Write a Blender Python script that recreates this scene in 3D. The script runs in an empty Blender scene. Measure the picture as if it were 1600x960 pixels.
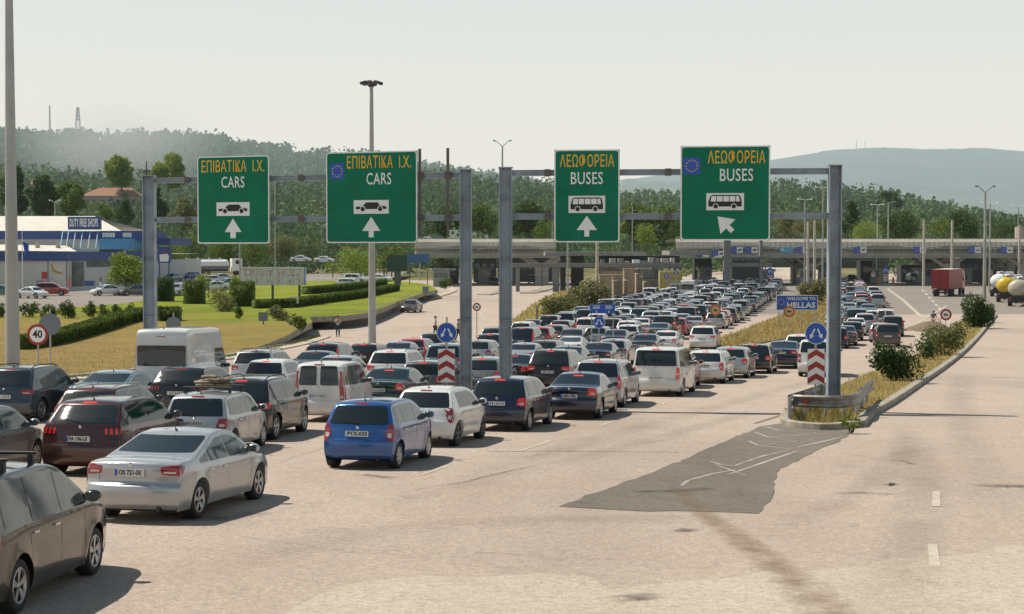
import bpy, bmesh, math, random
import numpy as np
from mathutils import Vector, Matrix
from mathutils.bvhtree import BVHTree
from mathutils.geometry import delaunay_2d_cdt

R = math.radians
random.seed(7)
NP = np.random.default_rng(11)
scene = bpy.context.scene
COL = scene.collection
PI = math.pi

# ------------------------------------------------------------------ camera model and ground profile
F = 2600.0
PITCH = math.atan(90.0 / F)
EYE = Vector((0, 0, 7.0))
GP = [(-60, 4.9), (0, 3.19), (40, 2.04), (75, 1.03), (92, .54), (106, .24), (122, .02), (142, -.12), (180, -.1), (236, .12),
      (310, .3), (345, .45), (450, 1.5), (600, 4.2), (760, 5.6), (1000, 6.0), (9000, 6.0)]
def ground(Y):
    if Y <= GP[0][0]: return GP[0][1]
    for i in range(len(GP) - 1):
        if Y <= GP[i + 1][0]:
            x0, y0 = GP[i]; x1, y1 = GP[i + 1]
            xm, ym = GP[i - 1] if i else (x0 - (x1 - x0), y0 - (y1 - y0))
            xp, yp = GP[i + 2] if i + 2 < len(GP) else (x1 + (x1 - x0), y1)
            m0 = (y1 - ym) / (x1 - xm); m1 = (yp - y0) / (xp - x0)
            if xm < x0 and i and abs((y0 - ym) / (x0 - xm) - (y1 - y0) / (x1 - x0)) < .003: m0 = (y1 - y0) / (x1 - x0)
            t = (Y - x0) / (x1 - x0); h = x1 - x0
            return ((2*t**3 - 3*t*t + 1)*y0 + (t**3 - 2*t*t + t)*h*m0 + (-2*t**3 + 3*t*t)*y1 + (t**3 - t*t)*h*m1)
    return GP[-1][1]
def ray(px, py):
    u = (px - 800) / F; v = (480 - py) / F
    c, s = math.cos(PITCH), math.sin(PITCH)
    return Vector((u, c + v * s, -s + v * c))
def atY(px, py, Y):
    d = ray(px, py); t = Y / d.y
    return EYE + d * t
def on_ground(px, py, dz=0.0):
    d = ray(px, py); lo, hi = 8.0, 900.0
    f = lambda Y: (EYE + d * (Y / d.y)).z - ground(Y) - dz
    if f(hi) > 0: return EYE + d * (hi / d.y)
    for _ in range(50):
        m = (lo + hi) / 2
        if f(m) > 0: lo = m
        else: hi = m
    return EYE + d * (lo / d.y)
def XatY(px, Y): return (px - 800) / F * Y * (math.cos(PITCH))
def project(p):
    v = Vector(p) - EYE; c, s = math.cos(PITCH), math.sin(PITCH)
    dep = v.y * c - v.z * s; up = v.y * s + v.z * c
    return 800 + F * v.x / dep, 480 - F * up / dep

# ------------------------------------------------------------------ materials
MATS = {}
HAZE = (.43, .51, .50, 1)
def new_mat(name, color=(.5, .5, .5), rough=.6, metal=0, coat=0, spec=.5, noise=None, haze=True, emis=None, bump=None, ior=None, hazeD=2300):
    """noise = (scale, strength 0..1, darker colour or None); bump = (scale, distance)"""
    if name in MATS: return MATS[name]
    m = bpy.data.materials.new(name); m.use_nodes = True
    nt = m.node_tree; nt.nodes.clear()
    N = nt.nodes.new; L = nt.links.new
    out = N('ShaderNodeOutputMaterial'); b = N('ShaderNodeBsdfPrincipled')
    b.inputs['Base Color'].default_value = (*color, 1); b.inputs['Roughness'].default_value = rough
    b.inputs['Metallic'].default_value = metal; b.inputs['Coat Weight'].default_value = coat
    b.inputs['Coat Roughness'].default_value = .03
    b.inputs['Specular IOR Level'].default_value = spec
    if ior: b.inputs['IOR'].default_value = ior
    if emis: b.inputs['Emission Color'].default_value = (*emis[0], 1); b.inputs['Emission Strength'].default_value = emis[1]
    if noise or bump:
        tc = N('ShaderNodeNewGeometry')
    if noise:
        sc, st, c2 = noise
        n = N('ShaderNodeTexNoise'); n.inputs['Scale'].default_value = sc; n.inputs['Detail'].default_value = 5; n.inputs['Roughness'].default_value = .6
        L(tc.outputs['Position'], n.inputs['Vector'])
        r = N('ShaderNodeMapRange'); r.inputs['From Min'].default_value = .35; r.inputs['From Max'].default_value = .65
        L(n.outputs['Fac'], r.inputs['Value'])
        mx = N('ShaderNodeMix'); mx.data_type = 'RGBA'
        mx.inputs['A'].default_value = (*color, 1)
        if c2 is None: c2 = tuple(c * (1 - st) for c in color)
        mx.inputs['B'].default_value = (*c2, 1)
        L(r.outputs['Result'], mx.inputs['Factor']); L(mx.outputs['Result'], b.inputs['Base Color'])
    if bump:
        n2 = N('ShaderNodeTexNoise'); n2.inputs['Scale'].default_value = bump[0]; n2.inputs['Detail'].default_value = 4
        L(tc.outputs['Position'], n2.inputs['Vector'])
        bp = N('ShaderNodeBump'); bp.inputs['Distance'].default_value = bump[1]; L(n2.outputs['Fac'], bp.inputs['Height']); L(bp.outputs['Normal'], b.inputs['Normal'])
    sh = b.outputs['BSDF']
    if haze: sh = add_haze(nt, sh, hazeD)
    L(sh, out.inputs['Surface'])
    MATS[name] = m
    return m
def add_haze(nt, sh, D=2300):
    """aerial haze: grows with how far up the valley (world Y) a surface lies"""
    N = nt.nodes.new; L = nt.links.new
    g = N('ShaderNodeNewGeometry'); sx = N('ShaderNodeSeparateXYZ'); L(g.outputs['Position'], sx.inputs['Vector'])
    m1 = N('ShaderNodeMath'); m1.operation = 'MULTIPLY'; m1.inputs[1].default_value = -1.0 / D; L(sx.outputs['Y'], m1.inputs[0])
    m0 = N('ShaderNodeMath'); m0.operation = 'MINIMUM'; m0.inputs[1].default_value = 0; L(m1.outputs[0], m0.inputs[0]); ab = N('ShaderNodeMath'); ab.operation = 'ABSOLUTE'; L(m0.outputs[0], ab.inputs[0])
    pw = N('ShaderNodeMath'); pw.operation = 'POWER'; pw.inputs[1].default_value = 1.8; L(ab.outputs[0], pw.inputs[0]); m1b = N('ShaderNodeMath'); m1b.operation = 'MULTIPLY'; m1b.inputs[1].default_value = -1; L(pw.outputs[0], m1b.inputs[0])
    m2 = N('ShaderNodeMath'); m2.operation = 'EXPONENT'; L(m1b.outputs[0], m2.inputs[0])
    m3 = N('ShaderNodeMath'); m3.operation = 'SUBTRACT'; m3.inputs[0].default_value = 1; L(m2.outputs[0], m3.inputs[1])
    e = N('ShaderNodeEmission'); e.inputs['Color'].default_value = HAZE; e.inputs['Strength'].default_value = 1  # haze painted into the material: surfaces fade to this glowing tint with distance
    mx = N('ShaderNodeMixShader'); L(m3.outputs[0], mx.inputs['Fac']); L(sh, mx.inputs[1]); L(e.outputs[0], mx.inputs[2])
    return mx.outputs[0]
def paint(name, c, metal=.35, rough=.24):
    k = 'paint_' + name
    if k in MATS: return MATS[k]
    m = new_mat(k, c, rough, metal, coat=.9, noise=(3.0, .1, None)); nt = m.node_tree; N = nt.nodes.new; L = nt.links.new
    b = next(n for n in nt.nodes if n.type == 'BSDF_PRINCIPLED'); src = b.inputs['Base Color'].links[0].from_socket   # road dust low on the body
    tc = N('ShaderNodeTexCoord'); sx = N('ShaderNodeSeparateXYZ'); L(tc.outputs['Object'], sx.inputs[0]); r = N('ShaderNodeMapRange'); r.inputs['From Min'].default_value = .85; r.inputs['From Max'].default_value = .22
    L(sx.outputs['Z'], r.inputs['Value']); g = N('ShaderNodeNewGeometry'); nz = N('ShaderNodeTexNoise'); nz.inputs['Scale'].default_value = 2.2; nz.inputs['Detail'].default_value = 6; L(g.outputs['Position'], nz.inputs['Vector'])
    mu = N('ShaderNodeMath'); mu.operation = 'MULTIPLY'; L(r.outputs['Result'], mu.inputs[0]); L(nz.outputs['Fac'], mu.inputs[1]); m2 = N('ShaderNodeMath'); m2.operation = 'MULTIPLY_ADD'; m2.inputs[1].default_value = .26; m2.inputs[2].default_value = .0; L(mu.outputs[0], m2.inputs[0])
    mx = N('ShaderNodeMix'); mx.data_type = 'RGBA'; mx.inputs['B'].default_value = (.26, .21, .155, 1); L(src, mx.inputs['A']); L(m2.outputs[0], mx.inputs['Factor']); L(mx.outputs['Result'], b.inputs['Base Color'])
    rr = N('ShaderNodeMath'); rr.operation = 'MULTIPLY_ADD'; rr.inputs[1].default_value = .9; rr.inputs[2].default_value = rough; L(m2.outputs[0], rr.inputs[0]); L(rr.outputs[0], b.inputs['Roughness'])
    cw = N('ShaderNodeMath'); cw.operation = 'MULTIPLY_ADD'; cw.inputs[1].default_value = -1.6; cw.inputs[2].default_value = .95; L(m2.outputs[0], cw.inputs[0]); L(cw.outputs[0], b.inputs['Coat Weight'])
    return m
M_TRIM = new_mat('black_trim', (.018, .018, .02), .55)
M_RUBBER = new_mat('tyre_rubber', (.022, .021, .02), .8)
M_WELL = new_mat('wheel_well', (.01, .01, .01), .9)
M_GLASS = new_mat('car_glass', (.008, .014, .016), .04, spec=.55, ior=1.6)
M_GLASS2 = new_mat('car_glass_light', (.10, .125, .12), .05, spec=.7, ior=1.6, noise=(3.2, .8, (.012, .018, .018)))
M_RED = new_mat('tail_lamp_red', (.23, .006, .006), .14, coat=1, emis=((1, .03, .01), .02))
M_REDLIT = new_mat('brake_lamp_lit', (.5, .02, .01), .15, coat=1, emis=((1, .04, .015), .55))
M_REDHALF = new_mat('tail_lamp_lit', (.36, .012, .008), .15, coat=1, emis=((1, .04, .02), .14))
M_LAMPW = new_mat('lamp_clear', (.55, .5, .48), .15, coat=1)
M_CHROME = new_mat('chrome', (.6, .6, .6), .18, 1)
M_RIM = new_mat('alloy', (.42, .42, .43), .35, .8)
M_RIMD = new_mat('dark_alloy', (.07, .07, .07), .35, .6)
M_PLATE = new_mat('plate_white', (.62, .63, .6), .5)
M_PLATEB = new_mat('plate_blue', (.02, .07, .4), .5)
M_INK = new_mat('plate_ink', (.02, .02, .02), .6)
M_WHITE = new_mat('white_paint', (.75, .75, .72), .5)
M_STEEL = new_mat('galvanised_steel', (.42, .43, .43), .45, .55, noise=(4, .25, None))
M_CONC = new_mat('concrete', (.46, .42, .36), .85, noise=(1.2, .25, None))

# ------------------------------------------------------------------ mesh builder
class MB:
    def __init__(s): s.v = []; s.f = []; s.m = []; s.sm = []
    def add(s, vs, fs, m=0, smooth=False):
        o = len(s.v); s.v += [tuple(v) for v in vs]
        for f in fs: s.f.append([i + o for i in f]); s.m.append(m); s.sm.append(smooth)
    def box(s, c, size, rz=0, m=0, rx=0, ry=0):
        hx, hy, hz = size[0]/2, size[1]/2, size[2]/2
        M = Matrix.Rotation(rz, 3, 'Z') @ Matrix.Rotation(ry, 3, 'Y') @ Matrix.Rotation(rx, 3, 'X')
        vs = [M @ Vector((x*hx, y*hy, z*hz)) + Vector(c) for x in (-1, 1) for y in (-1, 1) for z in (-1, 1)]
        s.add(vs, [(0,1,3,2), (4,6,7,5), (0,4,5,1), (2,3,7,6), (0,2,6,4), (1,5,7,3)], m)
    def bar(s, p0, p1, w, h, m=0):
        """box bar between two points; w across (horizontal), h up"""
        p0 = Vector(p0); p1 = Vector(p1); d = p1 - p0; L = d.length
        rz = math.atan2(d.y, d.x); ry = -math.asin(max(-1, min(1, d.z / L)))
        s.box((p0 + p1) / 2, (L, w, h), rz, m, ry=ry)
    def tube(s, p0, p1, r0, r1=None, n=10, m=0, cap=True, smooth=True):
        if r1 is None: r1 = r0
        p0 = Vector(p0); p1 = Vector(p1); d = (p1 - p0).normalized()
        a = d.orthogonal().normalized(); b = d.cross(a)
        vs = []
        for p, r in ((p0, r0), (p1, r1)):
            for i in range(n):
                t = 2*PI*i/n; vs.append(p + a*math.cos(t)*r + b*math.sin(t)*r)
        s.add(vs, [(i, (i+1) % n, n+(i+1) % n, n+i) for i in range(n)], m, smooth)
        if cap: s.add(vs[:n], [tuple(range(n))[::-1]], m); s.add(vs[n:], [tuple(range(n))], m)
    def path(s, pts, r, n=8, m=0):
        for a, b in zip(pts[:-1], pts[1:]): s.tube(a, b, r, r, n, m)
    def lathe(s, prof, axis='z', c=(0,0,0), n=20, m=0, smooth=True):
        vs = []; c = Vector(c)
        for (r, h) in prof:
            for i in range(n):
                t = 2*PI*i/n
                if axis == 'z': vs.append(c + Vector((r*math.cos(t), r*math.sin(t), h)))
                elif axis == 'y': vs.append(c + Vector((r*math.cos(t), h, r*math.sin(t))))
                else: vs.append(c + Vector((h, r*math.cos(t), r*math.sin(t))))
        fs = []
        for k in range(len(prof)-1):
            for i in range(n): fs.append((k*n+i, k*n+(i+1) % n, (k+1)*n+(i+1) % n, (k+1)*n+i))
        s.add(vs, fs, m, smooth)
    def prism(s, poly, z0, z1, m=0):
        n = len(poly); vs = [(x, y, z0) for x, y in poly] + [(x, y, z1) for x, y in poly]
        s.add(vs, [tuple(range(n))[::-1], tuple(range(n, 2*n))] + [(i, (i+1) % n, n+(i+1) % n, n+i) for i in range(n)], m)
    def build(s, name, mats, parent=None, loc=None, rz=0):
        me = bpy.data.meshes.new(name); me.from_pydata(s.v, [], s.f)
        for mm in (mats if isinstance(mats, (list, tuple)) else [mats]): me.materials.append(mm)
        me.polygons.foreach_set('material_index', s.m); me.polygons.foreach_set('use_smooth', s.sm)
        me.update()
        return link(name, me, parent, loc, rz)
    def mesh(s, name, mats):
        me = bpy.data.meshes.new(name); me.from_pydata(s.v, [], s.f)
        for mm in (mats if isinstance(mats, (list, tuple)) else [mats]): me.materials.append(mm)
        me.polygons.foreach_set('material_index', s.m); me.polygons.foreach_set('use_smooth', s.sm)
        me.update(); return me
def link(name, data, parent=None, loc=None, rz=0):
    o = bpy.data.objects.new(name, data); COL.objects.link(o)
    if parent is not None: o.parent = parent
    if loc is not None: o.location = loc
    if rz: o.rotation_euler = (0, 0, rz)
    return o
def tag(o, label=None, cat=None, group=None, kind=None):
    if label: o['label'] = label
    if cat: o['category'] = cat
    if group: o['group'] = group
    if kind: o['kind'] = kind
    return o
def empty(name, loc, rz=0):
    o = link(name, None, None, loc, rz); o.empty_display_size = .2; return o
def np_mesh(name, V, Fq, mats, midx=None, smooth=False):
    """fast mesh from numpy verts (n,3) and faces (m,k)"""
    me = bpy.data.meshes.new(name); nv = len(V); nf, k = Fq.shape
    me.vertices.add(nv); me.vertices.foreach_set('co', V.astype(np.float32).ravel())
    me.loops.add(nf*k); me.loops.foreach_set('vertex_index', Fq.astype(np.int32).ravel())
    me.polygons.add(nf); me.polygons.foreach_set('loop_start', np.arange(0, nf*k, k, dtype=np.int32))
    for mm in mats: me.materials.append(mm)
    if midx is not None: me.polygons.foreach_set('material_index', midx.astype(np.int32))
    if smooth: me.polygons.foreach_set('use_smooth', np.ones(nf, dtype=bool))
    me.update(calc_edges=True); me.validate(); return me
def text_mesh(txt, size=1.0, sx=1.0, off=0.0, spacing=1.0):
    cu = bpy.data.curves.new('t', 'FONT'); cu.body = txt; cu.size = size; cu.align_x = 'CENTER'; cu.align_y = 'CENTER'; cu.offset = off
    cu.resolution_u = 3; cu.space_character = spacing
    o = bpy.data.objects.new('t', cu); COL.objects.link(o)
    dg = bpy.context.evaluated_depsgraph_get(); me = bpy.data.meshes.new_from_object(o.evaluated_get(dg))
    vs = [(v.co.x*sx, v.co.y) for v in me.vertices]; fs = [tuple(p.vertices) for p in me.polygons]
    bpy.data.objects.remove(o); bpy.data.curves.remove(cu); bpy.data.meshes.remove(me)
    return vs, fs
class Plate:
    """flat sign graphics on a vertical plane: local x right, z up, facing -y; layers stand 4 mm apart"""
    def __init__(s, y=0.0): s.mb = MB(); s.y = y
    def poly(s, pts, lay, m): s.mb.add([(x, s.y - .004*lay, z) for x, z in pts], [tuple(range(len(pts)))], m)
    def rect(s, x0, z0, x1, z1, lay, m, r=0):
        if r <= 0: s.poly([(x0,z0),(x1,z0),(x1,z1),(x0,z1)], lay, m); return
        p = []
        for cx, cz, a0 in ((x1-r, z0+r, -90), (x1-r, z1-r, 0), (x0+r, z1-r, 90), (x0+r, z0+r, 180)):
            for k in range(4): a = R(a0 + 30*k); p.append((cx + r*math.cos(a), cz + r*math.sin(a)))
        s.poly(p, lay, m)
    def disc(s, cx, cz, r, lay, m, n=28): s.poly([(cx + r*math.cos(2*PI*i/n), cz + r*math.sin(2*PI*i/n)) for i in range(n)], lay, m)
    def text(s, txt, cx, cz, size, lay, m, sx=1, off=0, spacing=1):
        vs, fs = text_mesh(txt, size, sx, off, spacing)
        if not vs: return
        s.mb.add([(x + cx, s.y - .004*lay, z + cz) for x, z in vs], fs, m)
def arrow(cx, cz, L, w, head, hl, ang=0, notch=0):
    """arrow polygon pointing up (ang clockwise degrees)"""
    p = [(-w/2, -L/2), (w/2, -L/2), (w/2, L/2-hl+notch), (head/2, L/2-hl), (0, L/2), (-head/2, L/2-hl), (-w/2, L/2-hl+notch)]
    a = R(-ang); return [(cx + x*math.cos(a) - z*math.sin(a), cz + x*math.sin(a) + z*math.cos(a)) for x, z in p]
# ------------------------------------------------------------------ car body generator
def lerp(a, b, t): return a + (b - a) * t
def smooth_tab(tab, x):
    if x <= tab[0][0]: return tab[0][1]
    for (a, b), (c, d) in zip(tab[:-1], tab[1:]):
        if x <= c:
            t = (x - a) / (c - a) if c > a else 1; return lerp(b, d, t)
    return tab[-1][1]
class Spec:
    def __init__(s, kind, L, W, H, **k):
        s.kind, s.L, s.W, s.H = kind, L, W, H
        s.zb = k.get('zb', .62 * H)            # belt
        s.xt = k.get('xt', .12); s.xr = k.get('xr', .45)  # rear glass bottom / top
        s.xw = k.get('xw', L * .62); s.xc = k.get('xc', L * .79)  # windscreen top / cowl
        s.zc = k.get('zc', s.zb + .02); s.zh = k.get('zh', s.zb - .18)
        s.tr = k.get('tr', .76)                # roof/waist width ratio
        s.wx = k.get('wx', (L * .185, L * .815)); s.wr = k.get('wr', .31)
        s.trunk = k.get('trunk'); s.lamp = k.get('lamp', 'mid'); s.rim = k.get('rim', 5); s.darkrim = k.get('darkrim', False)
        s.rails = k.get('rails', False); s.clad = k.get('clad', False); s.pil = k.get('pil'); s.zwb = k.get('zwb', s.zb + .03)
        s.darkside = k.get('darkside', False); s.split = k.get('split', False); s.antenna = k.get('antenna', True)
        s.sill = k.get('sill', .21); s.curve = k.get('curve', 0.0); s.panelvan = k.get('panelvan', False)
        s.bow = k.get('bow', 1.0); s.sq = k.get('sq', False)
    def key(s):
        H, L, zb = s.H, s.L, s.zb; B = s.bow
        z0 = s.sill
        if s.trunk:   # sedan: (deck height, deck front x)
            dz, dx = s.trunk
            rear = [(.16, z0+.03, .10*B), (.04, .34, .16*B), (0, .50, .18*B), (.015, .63, .18*B), (.09, .69, .15*B), (.10, .80, .15*B), (.09, dz-.08, .15*B),
                    (.13, dz, .13*B), (.32, dz+.035, .08*B), (dx, dz+.06, .04), (dx+.10, dz+.09, .04), (s.xr, H-.10, .03), (s.xr+.14, H-.05, .02)]
        else:
            zt = s.zwb
            rear = [(.14, z0+.03, .09*B), (.03, .34, .13*B), (0, .50, .15*B), (.012, .64, .15*B), (.055, .71, .13*B), (lerp(.055, s.xt, .45), lerp(.71, zt, .5), .12*B),
                    (s.xt, zt, .10*B), (lerp(s.xt, s.xr, .5), lerp(zt, H-.10, .5) + s.curve, .07*B), (s.xr, H-.10, .05*B), (s.xr+.13, H-.045, .03*B)]
        m = (s.xr + s.xw) / 2
        mid = [(s.xr+.5, H-.012, 0), (m, H, 0), (s.xw-.35, H-.018, 0), (s.xw, H-.085, -.03)]
        n1 = lerp(s.xw, s.xc, .5)
        if s.panelvan: mid += [(s.xw+.30, 2.12, -.05)]
        mid += [(n1 + (.15 if s.panelvan else 0), (lerp(H-.085, s.zc, .5)+.025) if not s.panelvan else 1.78, -.06), (s.xc, s.zc, -.09), (s.xc+.12, s.zc-.03, -.10)]
        zf = s.zh
        front = [(lerp(s.xc+.12, L-.15, .5), lerp(s.zc-.03, zf, .5)+.035, -.14), (L-.18, zf, -.2), (L-.04, zf-.13, -.22), (L, .50, -.22), (L-.01, .36, -.2), (L-.12, z0+.03, -.16)]
        return rear + mid + front
    def top(s, x):
        """height of the upper centre line at x"""
        pts = [(a, b) for a, b, c in s.samp if b > .6]
        best = None
        for (a, b), (c, d) in zip(pts[:-1], pts[1:]):
            if min(a, c) - 1e-6 <= x <= max(a, c) + 1e-6 and abs(c - a) > 1e-6:
                z = lerp(b, d, (x - a) / (c - a)); best = z if best is None else max(best, z)
        return best if best is not None else .6
    def Wb(s, x):
        w = s.W / 2; L = s.L
        xr, xf = .8, .95
        if x < xr: w *= 1 - .055 * ((xr - x) / xr) ** 2
        if x > L - xf: w *= 1 - .12 * ((x - L + xf) / xf) ** 2.2
        return w
    def S(s, z):
        if z < s.zb:
            return smooth_tab([(.15, .90), (.22, .935), (.32, .972), (.45, .992), (.6, 1.0), (.74, .996), (s.zb-.06, .985), (s.zb, .962)], z)
        t = (z - s.zb) / (s.H - .08 - s.zb)
        return lerp(.955, s.tr, max(0, t) ** 1.12)
    def Y(s, x, z):
        y = s.Wb(x) * s.S(z)
        if z < .85:
            for w in s.wx:
                d2 = (x - w) ** 2 + (z - s.wr) ** 2; y += .022 * math.exp(-((math.sqrt(d2) - s.wr - .04) / .09) ** 2)
        return y
def catmull(P, n=4):
    out = []
    P = [np.array(p, float) for p in P]
    for i in range(len(P) - 1):
        p1, p2 = P[i], P[i+1]; p0 = P[i-1] if i else 2*p1 - p2; p3 = P[i+2] if i + 2 < len(P) else 2*p2 - p1
        d = lambda a, b: max(1e-4, np.linalg.norm(b[:2] - a[:2]) ** .5)
        t0 = 0; t1 = t0 + d(p0, p1); t2 = t1 + d(p1, p2); t3 = t2 + d(p2, p3)
        k = n if np.linalg.norm(p2[:2]-p1[:2]) < .5 else n + 3
        for j in range(k):
            t = t1 + (t2 - t1) * j / k
            A1 = (t1-t)/(t1-t0)*p0 + (t-t0)/(t1-t0)*p1; A2 = (t2-t)/(t2-t1)*p1 + (t-t1)/(t2-t1)*p2; A3 = (t3-t)/(t3-t2)*p2 + (t-t2)/(t3-t2)*p3
            B1 = (t2-t)/(t2-t0)*A1 + (t-t0)/(t2-t0)*A2; B2 = (t3-t)/(t3-t1)*A2 + (t-t1)/(t3-t1)*A3
            out.append((t2-t)/(t2-t1)*B1 + (t-t1)/(t2-t1)*B2)
    out.append(P[-1]); return [tuple(p) for p in out]
def section(s, x, z, bow):
    """half cross-section (y, z, dx) from centre top to sill"""
    r = .075 if z > s.zb + .12 else .055
    r = min(r, (z - s.sill) * .6)
    Yt = s.Y(x, z - r); cr = .045 if z > s.zb - .2 else .012
    pts = []
    yin = Yt - r * 1.15
    for t in (0, .25, .5, .75, 1):
        y = yin * t; pts.append((y, z - cr * (y / Yt) ** 2, bow * (y / Yt) ** 2.4))
    ze = z - cr * (yin / Yt) ** 2
    for k in (1, 2, 3, 4):
        a = PI/2 * k/4; y = yin + (Yt - yin) * math.sin(a); zz = (z - r) + (ze - z + r) * math.cos(a)
        pts.append((y, zz, bow * (y / Yt) ** 2.4))
    zl = z - r
    for k in range(1, 13):
        zz = lerp(zl, s.sill, (k / 12)); pts.append((s.Y(x, zz), zz, bow))
    return pts
def make_body(s):
    s.samp = catmull(s.key(), 4)
    V = []; Fc = []; n = None
    rings = []
    for (x, z, bow) in s.samp:
        half = section(s, x, z, bow)
        ring = [(x + dx, -y, zz) for (y, zz, dx) in half[::-1]] + [(x + dx, y, zz) for (y, zz, dx) in half[1:]]
        rings.append(ring)
    n = len(rings[0])
    for r in rings: V += r
    for i in range(len(rings) - 1):
        for j in range(n - 1): Fc.append((i*n+j, i*n+j+1, (i+1)*n+j+1, (i+1)*n+j))
        Fc.append((i*n+n-1, i*n, (i+1)*n, (i+1)*n+n-1))
    Fc.append(tuple(range(n))[::-1]); Fc.append(tuple((len(rings)-1)*n + k for k in range(n)))
    me = bpy.data.meshes.new('body'); me.from_pydata(V, [], Fc)
    bm = bmesh.new(); bm.from_mesh(me); bmesh.ops.recalc_face_normals(bm, faces=bm.faces); bm.to_mesh(me)
    s.bvh = BVHTree.FromBMesh(bm); bm.free()
    return me
def cut_wheels(s, me):
    for m in (M_TRIM, M_TRIM, M_WELL): me.materials.append(m)
    o = bpy.data.objects.new('tmp', me); COL.objects.link(o); cs = []
    for w in s.wx:
        for sg in (-1, 1):
            mb = MB(); y0 = sg * (s.W/2 - .27); y1 = sg * (s.W/2 + .2)
            mb.tube((w, y0, s.wr + .012), (w, y1, s.wr + .012), s.wr + .055, n=40, m=0)
            c = mb.build('cut', [M_TRIM, M_TRIM, M_WELL]); 
            for p in c.data.polygons: p.material_index = 2
            c.data.update(); bmx = bmesh.new(); bmx.from_mesh(c.data); bmesh.ops.remove_doubles(bmx, verts=bmx.verts, dist=1e-5)
            bmesh.ops.recalc_face_normals(bmx, faces=bmx.faces); bmx.to_mesh(c.data); bmx.free(); cs.append(c)
            md = o.modifiers.new('b', 'BOOLEAN'); md.operation = 'DIFFERENCE'; md.object = c; md.solver = 'EXACT'
    dg = bpy.context.evaluated_depsgraph_get(); dg.update()
    res = bpy.data.meshes.new_from_object(o.evaluated_get(dg))
    for c in cs: d = c.data; bpy.data.objects.remove(c); bpy.data.meshes.remove(d)
    bpy.data.objects.remove(o); bpy.data.meshes.remove(me)
    res.polygons.foreach_set('use_smooth', [True] * len(res.polygons))
    res.set_sharp_from_angle(angle=R(38))
    return res
def rounded(poly, r=.04, k=4):
    out = []; n = len(poly)
    for i in range(n):
        p = Vector(poly[i]); a = Vector(poly[i-1]) - p; b = Vector(poly[(i+1) % n]) - p
        la, lb = a.length, b.length
        if la < 1e-6 or lb < 1e-6: continue
        if a.normalized().dot(b.normalized()) < -.97: out.append(tuple(p)); continue
        rr = min(r, la*.45, lb*.45); p0 = p + a.normalized()*rr; p1 = p + b.normalized()*rr
        for j in range(k+1):
            t = j/k; out.append(tuple(p0*(1-t)**2 + p*2*t*(1-t) + p1*t*t))
    return out
def project_panel(s, poly, side, eps, step=.09):
    """fill a 2-D outline with triangles and lay it on the body; side in 'R','L','rear','front','top'"""
    us = [p[0] for p in poly]; vs = [p[1] for p in poly]
    pts = []; 
    for i in range(len(poly)):
        a = Vector(poly[i]); b = Vector(poly[(i+1) % len(poly)]); k = max(1, int((b-a).length/step))
        for j in range(k): pts.append(a.lerp(b, j/k))
    ne = len(pts); edges = [(i, (i+1) % ne) for i in range(ne)]
    u = min(us) + step*.5
    while u < max(us):
        v = min(vs) + step*.5
        while v < max(vs): pts.append(Vector((u, v))); v += step
        u += step
    r = delaunay_2d_cdt(pts, edges, [], 1, 1e-5)
    V = []
    for p in r[0]:
        if side in 'RL':
            sg = -1 if side == 'R' else 1
            o = Vector((p.x, sg*3, p.y)); d = Vector((0, -sg, 0))
        elif side == 'rear': o = Vector((-3, p.x, p.y)); d = Vector((1, 0, 0))
        elif side == 'front': o = Vector((s.L+3, p.x, p.y)); d = Vector((-1, 0, 0))
        else: o = Vector((p.x, p.y, 5)); d = Vector((0, 0, -1))
        hit, nrm, _, _ = s.bvh.ray_cast(o, d)
        if hit is None: V.append(None); continue
        V.append(hit - d*eps)
    ax = 1 if side in 'RL' else (0 if side in ('rear', 'front') else 2); lim = .30 if side in 'RL' else .6
    keep = []
    for f in r[2]:
        q = [V[i] for i in f]
        if any(v is None for v in q): continue
        c = [v[ax] for v in q]
        if side == 'rear' and eps >= .0069 and max(c) - min(c) > .085: continue
        if side in 'RL' and (max(c) - min(c) > .12 or min(abs(x) for x in c) < s.W*.24): continue
        keep.append(tuple(f))
    used = sorted({i for f in keep for i in f}); ix = {i: k for k, i in enumerate(used)}
    return [V[i] for i in used], [tuple(ix[i] for i in f) for f in keep]
def panel(mb, s, poly, side, eps, m=0, step=.09):
    V, fs = project_panel(s, poly, side, eps, step)
    # orient faces outward
    want = {'R': Vector((0,-1,0)), 'L': Vector((0,1,0)), 'rear': Vector((-1,0,0)), 'front': Vector((1,0,0)), 'top': Vector((0,0,1))}[side]
    ff = []
    for f in fs:
        a, b, c = (V[i] for i in f[:3]); nn = (b-a).cross(c-a)
        ff.append(f if nn.dot(want) > 0 else f[::-1])
    mb.add(V, ff, m, True)
def inset(poly, d):
    """grow (d>0) an outline about its middle, roughly"""
    cx = sum(p[0] for p in poly)/len(poly); cy = sum(p[1] for p in poly)/len(poly)
    out = []
    for x, y in poly:
        l = math.hypot(x-cx, y-cy) or 1; out.append((x + (x-cx)/l*d*1.2, y + (y-cy)/l*d*1.2))
    return out
def hit_rear(s, y, z):
    h = s.bvh.ray_cast(Vector((-3, y, z)), Vector((1, 0, 0)))[0]; return h.x if h else 0.1
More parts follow.
